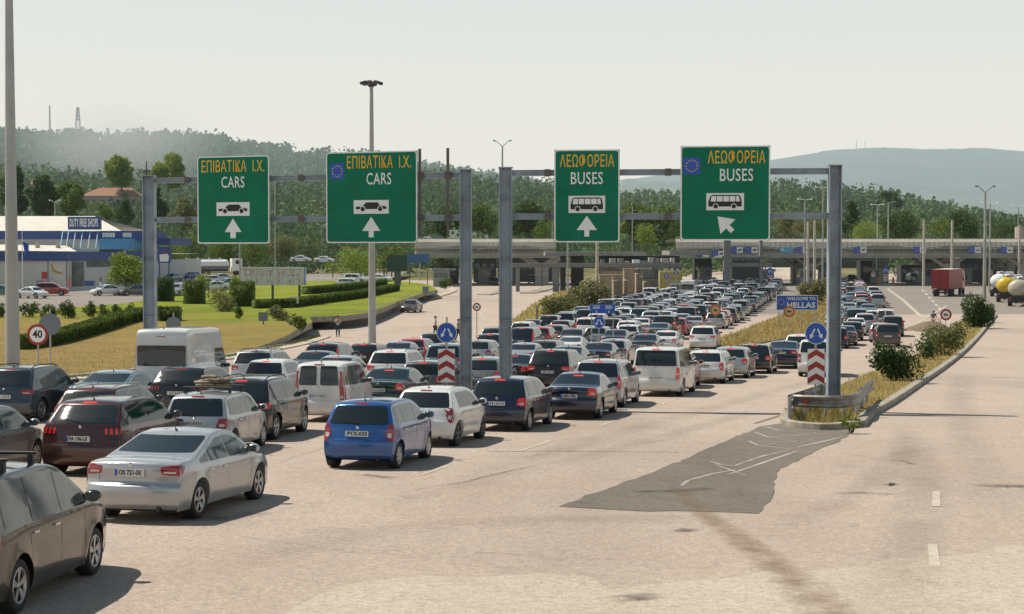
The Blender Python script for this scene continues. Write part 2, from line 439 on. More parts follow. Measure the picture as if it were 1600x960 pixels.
def wheel_mesh(s):
    r = s.wr; mb = MB(); w = .105
    prof = [(r*.64, -w*.3), (r*.66, w*.85), (r*.74, w*.98), (r*.93, w*.97), (r*.99, w*.7), (r, w*.3), (r, -w), (r*.8, -w*1.02), (r*.2, -w)]
    mb.lathe(prof, 'y', n=32)
    rb = MB(); n = s.rim
    rb.lathe([(r*.68, w*.88), (r*.66, w*.95), (r*.61, w*.93), (r*.60, w*.55)], 'y', n=32, m=0)
    rb.lathe([(r*.60, w*.45), (r*.02, w*.3)], 'y', n=24, m=1)
    rb.lathe([(.001, w*.86), (r*.13, w*.84), (r*.15, w*.6)], 'y', n=14, m=0)
    for k in range(n):
        a = 2*PI*k/n + .3
        for da, ww in ((0, .036),) if n > 6 else ((-.13, .02), (.13, .02)):
            c, sn = math.cos(a+da), math.sin(a+da); tx, tz = -sn, c
            v = []
            for rad, hw, hy in ((r*.1, ww*.9, .8), (r*.62, ww*1.1, .9)):
                for sg in (-1, 1): v.append((c*rad + tx*hw*sg, w*hy, sn*rad + tz*hw*sg))
            v += [(x, y - w*.25, z) for x, y, z in v]
            rb.add(v, [(0,1,3,2), (0,2,6,4), (1,5,7,3)], 0)
    return mb.mesh('wheel', [M_RUBBER]), rb.mesh('rim', [M_RIMD if s.darkrim else M_RIM, M_WELL])
class Proto: pass
def mirrored(poly): return [(-y, z) for y, z in poly][::-1]
def build_proto(name, s):
    P = Proto(); P.spec = s; P.parts = []      # (part name, mesh, parent index, near-only, (loc, rotz))
    me = make_body(s); me = cut_wheels(s, me)
    H, W, L = s.H, s.W, s.L
    tm = MB()                                  # trim laid on the body: m1 = black plastic
    def add(n, mesh, par=None, near=False, loc=(0,0,0), rz=0): P.parts.append([n, mesh, par, near, loc, rz]); return len(P.parts)-1
    # --- rear face
    if s.trunk: zr0, zr1 = s.trunk[0] + .095, H - .10
    else: zr0, zr1 = s.zwb + .005, H - .125
    yb = s.Y(s.xt, zr0) - (.075 if not s.sq else .07); yt = s.Y(s.xr, zr1) - (.055 if not s.sq else .06)
    if s.trunk: yb = s.Y(s.trunk[1], zr0) - .07; yt += .01
    if s.panelvan: zr0 = 1.46; zr1 = 2.16; yb = yt = W/2 - .17
    def rearwin(y0, y1, y2, y3, z0, z1): return [(y0, z0), (y1, z0), (y2, z1), (y3, z1)]
    wins = []
    if s.split: wins = [rearwin(.06, yb-.05, yt-.07, .06, zr0, zr1), rearwin(-yb+.05, -.06, -.06, -yt+.07, zr0, zr1)]
    else: wins = [rearwin(-yb, yb, yt, -yt, zr0, zr1)]
    for wn in wins:
        p = rounded(wn, .07 if s.split or s.panelvan else .06)
        pe = .010 if s.panelvan or s.sq else 0; stp = .05 if pe else .09
        panel(tm, s, inset(p, .014), 'rear', .003 + pe, 1, stp)
        g = MB(); panel(g, s, p, 'rear', .006 + pe*1.4, 0, stp); add('rear_window', g.mesh('rear_window', [M_GLASS]))
    # --- lamps
    red, redside = MB(), None
    zl = s.trunk[0] - .13 if s.trunk else s.zwb - .16
    def lamp(sg):
        g = MB(); sd = 'L' if sg > 0 else 'R'
        def rp(pts, m=0, e=.007):
            pp = [(sg*y, z) for y, z in pts]; panel(g, s, rounded(pp, .025, 2), 'rear', e, m, .035)
        def sp(pts, m=0, e=.007): panel(g, s, rounded(pts, .03, 2), sd, e, m, .035)
        ye = s.Y(.15, zl)
        if s.lamp == 'mid':     # wide wrap-round
            rp([(ye-.30, zl-.07), (ye-.012, zl-.10), (ye-.012, zl+.09), (ye-.33, zl+.06)])
            sp([(.17, zl-.10), (.30, zl-.05), (.42, zl+.07), (.19, zl+.09)])
            rp([(ye-.27, zl-.045), (ye-.07, zl-.055), (ye-.07, zl-.02), (ye-.27, zl-.015)], 1, .010)
        elif s.lamp == 'tall':  # pillar lamp beside the window
            z0, z1 = zl-.28, H-.28
            n = 8; q = []
            for i in range(n+1): z = lerp(z0, z1, i/n); q.append((s.Y(hit_rear(s, .3, z)+.1, z)-.012, z))
            rp([(a-.13 if i < n*.7 else a-.07, z) for i, (a, z) in enumerate(q)][::-1] + q)
            xs = [(hit_rear(s, s.Y(.2, z)-.05, z), z) for _, z in q]
            sp([(x+.045, z) for x, z in xs] + [(x+.16 - .06*(i/n), z) for i, (x, z) in enumerate(xs)][::-1])
            rp([(ye-.12, z0+.05), (ye-.03, z0+.05), (ye-.03, z0+.13), (ye-.12, z0+.13)], 1, .010)
        elif s.lamp == 'low':   # van: narrow upright at the corner
            z0, z1 = .68, 1.12
            rp([(ye-.15, z0), (ye-.012, z0), (ye-.012, z1), (ye-.13, z1)])
            sp([(.15, z0), (.24, z0+.02), (.24, z1-.05), (.17, z1)])
            rp([(ye-.12, z0+.16), (ye-.03, z0+.16), (ye-.03, z0+.25), (ye-.12, z0+.25)], 1, .010)
        elif s.lamp == 'tri':   # upright triangular, reaching up the corner
            rp([(ye-.10, zl-.20), (ye-.012, zl-.22), (ye-.015, zl+.17), (ye-.06, zl+.16), (ye-.19, zl-.02)])
            sp([(.15, zl-.22), (.26, zl-.18), (.30, zl), (.26, zl+.18), (.20, zl+.16)])
            rp([(ye-.12, zl-.12), (ye-.04, zl-.13), (ye-.04, zl-.02), (ye-.14, zl-.03)], 1, .010)
        elif s.lamp == 'round':
            rp([(ye-.19+.085*math.cos(t*PI/6)+.06, zl-.03+.1*math.sin(t*PI/6)) for t in range(12)])
        elif s.lamp == 'claw':
            for k in range(3): rp([(ye-.10-k*.105, zl-.06), (ye-.04-k*.105, zl-.07), (ye-.05-k*.105, zl+.07), (ye-.11-k*.105, zl+.07)], 0, .012)
            sp([(.17, zl-.07), (.28, zl-.05), (.30, zl+.05), (.19, zl+.07)])
        else:                   # block
            rp([(ye-.26, zl-.10), (ye-.012, zl-.13), (ye-.012, zl+.11), (ye-.20, zl+.11)])
            sp([(.16, zl-.13), (.27, zl-.10), (.32, zl+.09), (.18, zl+.11)])
            rp([(ye-.18, zl-.08), (ye-.05, zl-.09), (ye-.05, zl-.02), (ye-.18, zl-.02)], 1, .010)
        return g.mesh('tail_light', [M_RED, M_LAMPW])
    add('tail_light', lamp(1)); add('tail_light', lamp(-1))
    # black/dark hatch band for the claw-lamp SUV
    if s.lamp == 'claw': panel(tm, s, rounded([(-W/2+.09, zl-.095), (W/2-.09, zl-.095), (W/2-.11, zl+.12), (-W/2+.11, zl+.12)], .03), 'rear', .004, 1)
    # third brake lamp
    b = MB(); zt = (zr1 + .03) if not s.panelvan else 2.45
    if s.trunk: zt = zr1 - .025
    panel(b, s, [(-.16, zt), (.16, zt), (.15, zt+.03), (-.15, zt+.03)], 'rear', .012, 0, .08); add('brake_light', b.mesh('brake_light', [M_RED]), near=True)
    # plate recess and plate
    zp = .80 if not s.trunk else (s.trunk[0]-.17 if s.trunk[0] > 1 else .74)
    if s.panelvan or s.kind == 'van': zp = .72
    if s.lamp == 'tall': zp = .80
    panel(tm, s, rounded([(-.30, zp-.075), (.30, zp-.075), (.30, zp+.075), (-.30, zp+.075)], .02, 2), 'rear', .0035, 1)
    xp = min(hit_rear(s, 0, zp-.05), hit_rear(s, .24, zp-.05), hit_rear(s, 0, zp+.05)) - .014
    P.plate = (xp, zp)
    pm = MB(); pm.box((xp, 0, zp), (.012, .52, .112)); pm.box((xp-.0075, .236, zp), (.004, .042, .10), m=1)
    for k in range(7): pm.box((xp-.0075, .165-k*.062, zp), (.003, .026 if k != 2 else .01, .066), m=2)
    add('number_plate', pm.mesh('number_plate', [M_PLATE, M_PLATEB, M_INK]))
    # bumper trim
    zlow = .40 if (s.clad or s.panelvan) else .30
    yw = W/2 - .10
    panel(tm, s, rounded([(-yw, s.sill+.03), (yw, s.sill+.03), (yw, zlow), (-yw, zlow)], .03), 'rear', .004, 1)
    panel(tm, s, rounded([(-yw, .25), (yw, .25), (yw-.1, .36), (-yw+.1, .36)], .03), 'front', .004, 1)
    panel(tm, s, rounded([(-.42, .50), (.42, .50), (.46, .62), (-.46, .62)], .03), 'front', .004, 1)
    for sg in (-1, 1):
        g = MB(); 
        panel(g, s, rounded([(sg*(W/2-.42), s.zh-.17), (sg*(W/2-.16), s.zh-.15), (sg*(W/2-.17), s.zh-.03), (sg*(W/2-.40), s.zh-.09)], .03, 2), 'front', .007)
        add('headlight', g.mesh('headlight', [M_LAMPW]), near=True)
    # rear reflectors
    for sg in (-1, 1): panel(tm, s, [(sg*(W/2-.36), .37), (sg*(W/2-.16), .37), (sg*(W/2-.16), .41), (sg*(W/2-.36), .41)][::1], 'rear', .005, 3)
    # boot seam lines
    ln = .016
    def seam(pts, side):
        for a, b in zip(pts[:-1], pts[1:]):
            a = Vector(a); b = Vector(b); d = (b-a); l = d.length
            if l < .01: continue
            q = Vector((-d.y, d.x)).normalized()*ln/2
            panel(tm, s, [tuple(a-q), tuple(b-q), tuple(b+q), tuple(a+q)], side, .0028, 1, .12)
    zs = .66 if not s.clad else .60
    if s.trunk: seam([(-yw+.16, s.trunk[0]-.02), (-yw+.20, zs), (yw-.20, zs), (yw-.16, s.trunk[0]-.02)], 'rear')
    elif s.panelvan or s.split: seam([(0, .5), (0, H-.2)], 'rear'); seam([(-yw, .5), (yw, .5)], 'rear')
    else: seam([(-yw+.06, s.zwb-.05), (-yw+.14, zs), (yw-.14, zs), (yw-.06, s.zwb-.05)], 'rear')
    # --- windscreen
    zf0, zf1 = s.zc + .05, (H - .14 if not s.panelvan else 2.0)
    y0 = s.Y(s.xc-.1, zf0) - .09; y1 = s.Y(s.xw, zf1) - .07
    p = rounded([(-y0, zf0), (y0, zf0), (y1, zf1), (-y1, zf1)], .06)
    panel(tm, s, inset(p, .012), 'front', .003, 1); g = MB(); panel(g, s, p, 'front', .006); add('windscreen', g.mesh('windscreen', [M_GLASS]))
    # --- side windows
    pil = s.pil
    if pil is None:
        xb0 = (s.trunk[1] + .30) if s.trunk else s.xt + .42
        pil = [xb0, lerp(xb0, s.xc, .42), s.xc - .10] if s.kind != 'estate' else [s.xt+.40, s.xt+1.05, lerp(s.xt+1.05, s.xc, .45), s.xc-.10]
    def topz(x): return min(s.top(x) - .125, s.top(x + .11) - .115 if x > s.xw - .3 else 9, s.top(x - .10) - .115 if x < s.xr + .3 and not s.sq else 9, (H - .135) if not s.panelvan else 1.98)
    def botz(x): return s.zb + .012 + (.03 * max(0, (1.2 - x)))
    for sg, sd in ((1, 'L'), (-1, 'R')):
        for i, (xa, xb) in enumerate(zip(pil[:-1], pil[1:])):
            xa2, xb2 = xa + .028, xb - .028
            n = 14; q = [(lerp(xa2, xb2, k/n)) for k in range(n+1)]
            up = [(x, topz(x)) for x in q if topz(x) > botz(x) + .03]
            if len(up) < 3: continue
            lo = [(x, botz(x)) for x in (up[0][0], (up[0][0]+up[-1][0])/2, up[-1][0])]
            poly = lo + up[::-1]
            # hard corner rounding
            poly = rounded(poly, .05, 3)
            panel(tm, s, inset(poly, .020), sd, .003, 1); g = MB(); panel(g, s, poly, sd, .006)
            if s.panelvan and i < len(pil) - 2: continue
            add('side_window', g.mesh('side_window', [M_GLASS2 if not s.darkside else M_GLASS]))
        # door seams, handles, sill trim
        xs = pil[-1]
        zlo = .30
        d0 = max(s.wx[0] + s.wr + .10, pil[0]) if not s.panelvan else None
        if d0:
            xm = pil[-2]
            for xd in ([xm - .02] if len(pil) > 2 else []) + [s.wx[1]-s.wr-.14]: seam([(xd, zlo+.05), (xd, s.zb-.02)], sd)
            seam([(s.wx[0]+s.wr+.08, zlo+.04), (s.wx[1]-s.wr-.14, zlo+.04)], sd)
            seam([(s.wx[0]+s.wr+.08, zlo+.05), (s.wx[0]+s.wr*.9+.02, s.zb-.15), (s.wx[0]+s.wr*.5, s.zb)], sd)
            for xd in (xm - .22, s.wx[0] + s.wr + .14):
                hm = MB(); y = s.Y(xd, s.zb-.14)*sg; hm.box((xd, y+sg*.016, s.zb-.13), (.17, .022, .028)); add('door_handle', hm.mesh('door_handle', [M_TRIM if s.clad else M_CHROME]), near=True)
        else:
            seam([(1.9, .45), (1.9, 1.9)], sd); seam([(3.2, .45), (3.2, 1.95)], sd); seam([(1.2, 1.15), (4.1, 1.15)], sd)
        if s.clad or s.panelvan:
            panel(tm, s, rounded([(s.wx[0]+s.wr+.04, s.sill+.03), (s.wx[1]-s.wr-.04, s.sill+.03), (s.wx[1]-s.wr-.04, .40), (s.wx[0]+s.wr+.04, .40)], .02, 2), sd, .004, 1, .15)
            for w in s.wx:   # arch lip
                arc = []
                for k in range(13): a = PI*k/12; arc.append((w + (s.wr+.115)*math.cos(a), s.wr + (s.wr+.115)*math.sin(a)))
                for k in range(13): a = PI*(12-k)/12; arc.append((w + (s.wr+.055)*math.cos(a), s.wr + (s.wr+.055)*math.sin(a)))
                panel(tm, s, arc, sd, .004, 1, .2)
        # mirrors
        mm = MB(); zc = s.zb + .08; ym = (s.Y(xs, s.zb+.05) + .10)*sg; xm2 = xs - .12
        for (sz, col) in (((.16, .20, .14), 0),):
            n = 10; pr = []
            mm.lathe([(.001, -.5), (.30, -.44), (.46, -.2), (.5, .1), (.42, .4), (.2, .5), (.001, .52)], 'x', (0,0,0), 12)
            mm.v = [(xm2 + x*.17, ym + y*.24, zc + z*.17) for x, y, z in mm.v]
        mm.bar((xm2, (abs(ym)-.14)*sg, zc-.05), (xm2, ym, zc-.03), .06, .04, 1)
        mm.add([(xm2-.092, ym+a*.085, zc+b*.055) for a, b in ((-1,-1),(1,-1),(1,1),(-1,1))], [(0,1,2,3)], 2)
        add('wing_mirror', mm.mesh('wing_mirror', [M_TRIM, M_TRIM, M_GLASS2]))
        P.parts[-1].append('paint')
    # --- wheels
    wm, rm = wheel_mesh(s)
    for w in s.wx:
        for sg in (-1, 1):
            i = add('wheel', wm, None, False, (w, sg*(W/2-.125), s.wr), 0 if sg > 0 else PI)
            add('rim', rm, i)
    # --- extras
    if s.rails:
        rl = MB()
        for sg in (-1, 1):
            xs_ = [lerp(s.xr+.15, s.xw-.1, k/8) for k in range(9)]
            pts = [(x, sg*(s.Y(x, H-.12)-.10), s.top(x)-.03 + (.055 if 0 < k < 8 else 0)) for k, x in enumerate(xs_)]
            rl.path(pts, .016, 6)
        add('roof_rails', rl.mesh('roof_rails', [M_CHROME if not s.clad else M_TRIM]), near=True)
    if s.antenna:
        a = MB(); xa = s.xr + .25; a.tube((xa, 0, s.top(xa)-.005), (xa-.10, 0, s.top(xa)+.12), .012, .005, 6); a.lathe([(.03, 0), (.02, .03), (.001, .035)], 'z', (xa, 0, s.top(xa)-.004), 8)
        add('antenna', a.mesh('antenna', [M_TRIM]), near=True)
    if not s.trunk and not s.panelvan:
        wp = MB(); zz = zr0 + .02; x0 = hit_rear(s, 0, zz)-.02; x1 = hit_rear(s, .33, zz+.06)-.025
        wp.bar((x0, 0, zz), (x1, .36, zz+.05), .012, .018); add('rear_wiper', wp.mesh('rear_wiper', [M_TRIM]), near=True)
    zb_ = (s.trunk[0] - .035) if s.trunk else s.zwb - .07
    bd = MB(); xb_ = hit_rear(s, 0, zb_) - .006; bd.lathe([(.001, -.008), (.034, -.007), (.038, 0)], 'x', (xb_, 0, zb_), 14); add('badge', bd.mesh('badge', [M_CHROME]), near=True)
    ex = MB(); ex.tube((.08, -W*.28, .25), (.30, -W*.28, .25), .035, n=10); add('exhaust_pipe', ex.mesh('exhaust_pipe', [M_TRIM]), near=True)
    # join trim into body (slots: 0 paint, 1 trim, 2 well, 3 red)
    trim = tm.mesh('trim', [M_TRIM, M_TRIM, M_WELL, M_RED])
    bm = bmesh.new(); bm.from_mesh(me)
    for f in bm.faces:
        if f.material_index not in (0, 2): f.material_index = 0
        c = f.calc_center_median()
        if f.material_index == 0 and f.normal.z < -.75 and c.z < s.sill+.06: f.material_index = 1
    bm.from_mesh(trim)
    bm.to_mesh(me); bm.free(); me.name = 'body'
    me.materials.clear()
    for m in (M_TRIM, M_TRIM, M_WELL, M_RED): me.materials.append(m)
    P.body = me
    # far version: one mesh, slot 0 = paint
    mats = [M_TRIM, M_TRIM, M_WELL, M_RED]; bm = bmesh.new(); bm.from_mesh(me); 
    locs = {}
    for i, pt in enumerate(P.parts):
        n, m, par, near, loc, rz = pt[:6]
        M = Matrix.Translation(loc) @ Matrix.Rotation(rz, 4, 'Z')
        if par is not None: M = locs[par] @ M
        locs[i] = M
        if near and n not in ('brake_light', 'headlight'): continue
        k = len(bm.faces); nv = len(bm.verts); bm.from_mesh(m); bm.faces.ensure_lookup_table(); bm.verts.ensure_lookup_table()
        for v in bm.verts[nv:]: v.co = M @ v.co
        for f in bm.faces[k:]:
            mt = m.materials[f.material_index]
            if len(pt) > 6 and f.material_index == 0: f.material_index = 0; continue
            if mt not in mats[1:]: mats.append(mt)
            f.material_index = mats.index(mt, 1)
    far = bpy.data.meshes.new('car_far'); bm.to_mesh(far); bm.free()
    for m in mats: far.materials.append(m)
    P.far = far; P.name = name
    return P
SPECS = dict(
    jazz=Spec('hatch', 3.85, 1.68, 1.525, xt=.13, xr=.42, xw=2.35, xc=3.15, zb=.98, zwb=1.0, zh=.80, tr=.74, lamp='tri', wx=(.62, 3.08), wr=.295, rim=7, pil=[.52, 1.05, 1.95, 2.98]),
    swift=Spec('hatch', 3.85, 1.70, 1.50, xt=.16, xr=.50, xw=2.35, xc=3.0, zb=.96, zwb=1.0, zh=.78, tr=.75, lamp='tri', wx=(.66, 3.08), wr=.31, rim=5, darkrim=True, pil=[.78, 1.12, 2.0, 2.86], darkside=True),
    hatch=Spec('hatch', 4.05, 1.73, 1.48, xt=.15, xr=.48, xw=2.40, xc=3.15, zb=.95, zwb=.98, zh=.76, tr=.76, lamp='block', wx=(.70, 3.25), wr=.31, rim=5),
    hatchr=Spec('hatch', 3.9, 1.70, 1.51, xt=.14, xr=.46, xw=2.30, xc=3.02, zb=.96, zwb=.98, zh=.78, tr=.75, lamp='round', wx=(.66, 3.08), wr=.30, rim=5),
    sandero=Spec('hatch', 4.08, 1.73, 1.53, xt=.17, xr=.46, xw=2.45, xc=3.18, zb=.98, zwb=1.01, zh=.80, tr=.77, lamp='block', wx=(.68, 3.27), wr=.31, rim=7),
    octavia=Spec('sedan', 4.67, 1.81, 1.46, trunk=(1.03, .82), xr=1.72, xw=2.95, xc=3.62, zb=.94, zh=.76, tr=.74, lamp='mid', wx=(.98, 3.78), wr=.325, rim=5, pil=[1.02, 1.42, 2.28, 3.42]),
    sedan=Spec('sedan', 4.50, 1.75, 1.44, trunk=(.99, .86), xr=1.60, xw=2.80, xc=3.48, zb=.92, zh=.74, tr=.74, lamp='block', wx=(.95, 3.62), wr=.31, rim=5),
    rover=Spec('sedan', 4.70, 1.78, 1.42, trunk=(1.0, .98), xr=1.70, xw=2.85, xc=3.5, zb=.90, zh=.72, tr=.72, lamp='block', wx=(1.0, 3.75), wr=.315, rim=7, bow=1.2),
    prius=Spec('sedan', 4.48, 1.75, 1.49, trunk=(1.06, .55), xr=1.70, xw=2.45, xc=3.55, zb=.94, zh=.74, tr=.72, lamp='block', wx=(.85, 3.55), wr=.31, rim=7, pil=[.95, 1.35, 2.2, 3.35]),
    estate=Spec('estate', 4.50, 1.74, 1.47, xt=.15, xr=.55, xw=2.85, xc=3.52, zb=.94, zwb=.97, zh=.76, tr=.76, lamp='tri', wx=(.88, 3.55), wr=.31, rails=True),
    logan=Spec('estate', 3.95, 1.66, 1.50, xt=.14, xr=.40, xw=2.45, xc=3.08, zb=.95, zwb=.96, zh=.78, tr=.78, lamp='block', wx=(.70, 3.20), wr=.30, rim=7, pil=[.48, .95, 1.85, 2.98]),
    suv=Spec('suv', 4.45, 1.84, 1.66, xt=.17, xr=.55, xw=2.75, xc=3.45, zb=1.06, zwb=1.10, zh=.90, tr=.76, lamp='mid', wx=(.85, 3.55), wr=.35, clad=True, rails=True, darkside=True),
    crv=Spec('suv', 4.55, 1.82, 1.70, xt=.16, xr=.50, xw=2.80, xc=3.50, zb=1.08, zwb=1.12, zh=.92, tr=.77, lamp='tall', wx=(.88, 3.58), wr=.35, clad=True),
    peug=Spec('suv', 4.45, 1.84, 1.62, xt=.18, xr=.62, xw=2.70, xc=3.45, zb=1.06, zwb=1.12, zh=.90, tr=.75, lamp='claw', wx=(.85, 3.55), wr=.35, clad=True, darkside=True),
    xtrail=Spec('suv', 4.64, 1.82, 1.70, xt=.17, xr=.60, xw=2.80, xc=3.55, zb=1.07, zwb=1.11, zh=.92, tr=.76, lamp='mid', wx=(.90, 3.62), wr=.36, clad=True, rails=True),
    duster=Spec('suv', 4.32, 1.82, 1.68, xt=.16, xr=.52, xw=2.70, xc=3.38, zb=1.07, zwb=1.10, zh=.92, tr=.78, lamp='tri', wx=(.80, 3.47), wr=.35, clad=True, rails=True, darkside=True),
    touran=Spec('mpv', 4.40, 1.79, 1.66, xt=.12, xr=.38, xw=2.55, xc=3.50, zb=1.02, zwb=1.06, zh=.82, tr=.78, lamp='low', wx=(.85, 3.53), wr=.32, rim=5, pil=[.40, 1.15, 2.15, 3.30], rails=True),
    minivan=Spec('mpv', 4.60, 1.82, 1.72, xt=.12, xr=.40, xw=2.60, xc=3.65, zb=1.05, zwb=1.08, zh=.86, tr=.78, lamp='block', wx=(.88, 3.65), wr=.33, pil=[.45, 1.3, 2.3, 3.45]),
    kangoo=Spec('van', 4.03, 1.67, 1.84, xt=.07, xr=.16, xw=2.35, xc=3.10, zb=1.10, zwb=1.12, zh=.90, tr=.86, lamp='tall', wx=(.62, 3.22), wr=.30, rim=7, split=True, sq=True, pil=[.28, .95, 1.95, 2.95]),
    vito=Spec('van', 4.90, 1.93, 1.90, xt=.10, xr=.26, xw=3.10, xc=4.0, zb=1.12, zwb=1.18, zh=.94, tr=.84, lamp='low', wx=(.92, 4.05), wr=.34, rim=5, sq=True, darkside=True, pil=[.42, 1.5, 2.7, 3.85], antenna=True),
    ducato=Spec('van', 5.60, 2.05, 2.76, xt=.06, xr=.12, xw=4.12, xc=4.95, zb=1.25, zwb=1.25, zh=1.05, tr=.88, lamp='low', wx=(1.05, 4.55), wr=.35, rim=7, sq=True, panelvan=True, pil=[3.25, 3.26, 4.72], zc=1.32, darkside=True),
    pickup=Spec('suv', 4.75, 1.84, 1.80, xt=.12, xr=.30, xw=2.80, xc=3.62, zb=1.14, zwb=1.18, zh=1.0, tr=.82, lamp='low', wx=(1.0, 3.75), wr=.38, clad=True, sq=True, darkside=True),
)
PROTO = {}
def proto(k):
    if k not in PROTO: PROTO[k] = build_proto(k, SPECS[k])
    return PROTO[k]
COLS = dict(silver=(.42, .43, .44), white=(.68, .68, .66), black=(.012, .012, .014), grey=(.10, .105, .11), blue=(.008, .085, .30), navy=(.010, .016, .045), red=(.36, .02, .018),
            maroon=(.055, .014, .012), beige=(.38, .34, .27), green=(.01, .035, .03), teal=(.03, .13, .14), paleblue=(.22, .29, .34), bronze=(.09, .065, .05), slate=(.035, .05, .065), lightgrey=(.27, .28, .28))
KINDW = dict(jazz='small hatchback', swift='small hatchback', hatch='hatchback', hatchr='round-lamped hatchback', sandero='hatchback', octavia='sedan', sedan='sedan', rover='sedan', prius='fastback', estate='estate car', logan='estate car',
             suv='SUV', crv='tall SUV', peug='SUV', xtrail='SUV', duster='boxy SUV', touran='people carrier', minivan='people carrier', kangoo='small van', vito='van', ducato='high-roofed van', pickup='off-roader')
CATW = dict(kangoo='van', vito='van', ducato='van')
COLW = dict(paleblue='pale blue', lightgrey='light grey', slate='slate blue', green='dark green', navy='navy blue')
CARS = []
def obb(x, y, h, L, W):
    c, s = math.sin(h), math.cos(h); q = []
    for a, b in ((0, -.5), (L, -.5), (L, .5), (0, .5)):
        lx, ly = a, b*W; q.append((x + c*lx - s*ly, y + s*lx + c*ly))
    return q
def obb_hit(A, B, g=.0):
    for P_, Q in ((A, B), (B, A)):
        for i in range(4):
            a, b = P_[i], P_[(i+1) % 4]; nx, ny = b[1]-a[1], a[0]-b[0]; l = math.hypot(nx, ny); nx /= l; ny /= l
            pa = [p[0]*nx + p[1]*ny for p in P_]; pb = [p[0]*nx + p[1]*ny for p in Q]
            if max(pa) + g < min(pb) or max(pb) + g < min(pa): return False
    return True
def hfield(X, Y):
    h1 = min(15.5, max(6.5, 7 + .62*(X + 11)))
    h2 = 12.0
    t = min(1, max(0, (Y - 85) / 45)); return R(lerp(h1, h2, t))
def register(kind, color, X, Y, h, label=None, lit=False, force=False, gap=.12, extra=None, lane=None, cat=None, group=None, base=None):
    s = SPECS[kind]; box = obb(X, Y, h, s.L, s.W)
    bad = [c for c in CARS if obb_hit(box, c['box'], gap)]
    if bad:
        if not force: return None
        print('CLASH', label or (color, kind), [b.get('label') or (b['color'], b['kind']) for b in bad])
    for ox, oy, orad in OBST:
        b2 = [(ox-orad, oy-orad), (ox+orad, oy-orad), (ox+orad, oy+orad), (ox-orad, oy+orad)]
        if obb_hit(box, b2, .1):
            if not force: return None
            print('POST CLASH', label, ox, oy)
    d = dict(kind=kind, color=color, X=X, Y=Y, h=h, box=box, label=label, lit=lit, extra=extra, lane=lane, cat=cat, group=group, base=base)
    CARS.append(d); return d
def by_wheel(px, py, kind, h):
    """rear bumper centre from where the rear right tyre meets the road in the photo"""
    p = on_ground(px, py); s = SPECS[kind]; a, b = s.wx[0], -(s.W/2 - .1)
    c, sn = math.sin(h), math.cos(h)
    return p.x - (c*a - sn*b), p.y - (sn*a + c*b)
def by_roof(px, py, kind, h=None):
    """rear bumper centre from the middle of the roof's rear (px) and the roof's top line (py)"""
    s = SPECS[kind]; lo, hi = 18.0, 330.0; ax = s.xr + .45
    for _ in range(50):
        m = (lo + hi)/2
        zz = ground(m) + s.H - .02; y = project((0, m, zz))[1]
        if y > py: lo = m
        else: hi = m
    Ya = lo; Y = Ya - ax*.97
    X = (px - 800)/F * Y
    return X, Y
# ------------------------------------------------------------------ world, sun, camera
cam = bpy.data.cameras.new('camera'); cam.sensor_width = 36; cam.lens = F / 1600 * 36; cam.clip_start = .5; cam.clip_end = 40000
co = link('camera', cam, None, EYE); co.rotation_euler = (R(90) - PITCH, 0, 0); scene.camera = co
SUN_AZ, SUN_EL = R(67), R(55)        # measured from +Y towards -X
sun_dir = Vector((-math.sin(SUN_AZ)*math.cos(SUN_EL), math.cos(SUN_AZ)*math.cos(SUN_EL), math.sin(SUN_EL)))
sl = bpy.data.lights.new('sun', 'SUN'); sl.energy = 5.0; sl.energy *= 1.12; sl.angle = R(.5); sl.color = (1, .93, .82)
so = link('sun', sl); so.rotation_euler = sun_dir.to_track_quat('Z', 'Y').to_euler()
w = bpy.data.worlds.new('World'); scene.world = w; w.use_nodes = True; nt = w.node_tree
bg = nt.nodes['Background']
sk = nt.nodes.new('ShaderNodeTexSky'); sk.sky_type = 'NISHITA'; sk.sun_disc = False; sk.sun_elevation = SUN_EL
sk.sun_rotation = -SUN_AZ; sk.dust_density = 6; sk.air_density = 1.0; sk.ozone_density = 1.0; sk.altitude = 100
# a hazy summer sky: the clear sky is washed with milky haze, creamier towards the horizon
tc = nt.nodes.new('ShaderNodeTexCoord'); sx = nt.nodes.new('ShaderNodeSeparateXYZ'); nt.links.new(tc.outputs['Generated'], sx.inputs[0])
cr = nt.nodes.new('ShaderNodeValToRGB'); e = cr.color_ramp.elements
e[0].position = 0.0; e[0].color = (9.6, 9.35, 8.5, 1); e[1].position = .62; e[1].color = (1.3, 2.1, 3.0, 1)
m_ = e.new(.10); m_.color = (8.9, 8.95, 8.35, 1); m_ = e.new(.19); m_.color = (7.5, 8.3, 8.15, 1); m_ = e.new(.36); m_.color = (3.2, 4.2, 4.8, 1)
nt.links.new(sx.outputs['Z'], cr.inputs[0])
mx = nt.nodes.new('ShaderNodeMix'); mx.data_type = 'RGBA'; mx.inputs['Factor'].default_value = .86
nt.links.new(sk.outputs[0], mx.inputs['A']); nt.links.new(cr.outputs[0], mx.inputs['B']); nt.links.new(mx.outputs['Result'], bg.inputs[0])
bg.inputs[1].default_value = .1
scene.view_settings.view_transform = 'Standard'; scene.view_settings.look = 'None'; scene.view_settings.exposure = 0
scene.cycles.use_denoising = True; scene.cycles.max_bounces = 5; scene.cycles.diffuse_bounces = 2; scene.cycles.glossy_bounces = 2
scene.cycles.transparent_max_bounces = 4; scene.render.film_transparent = False

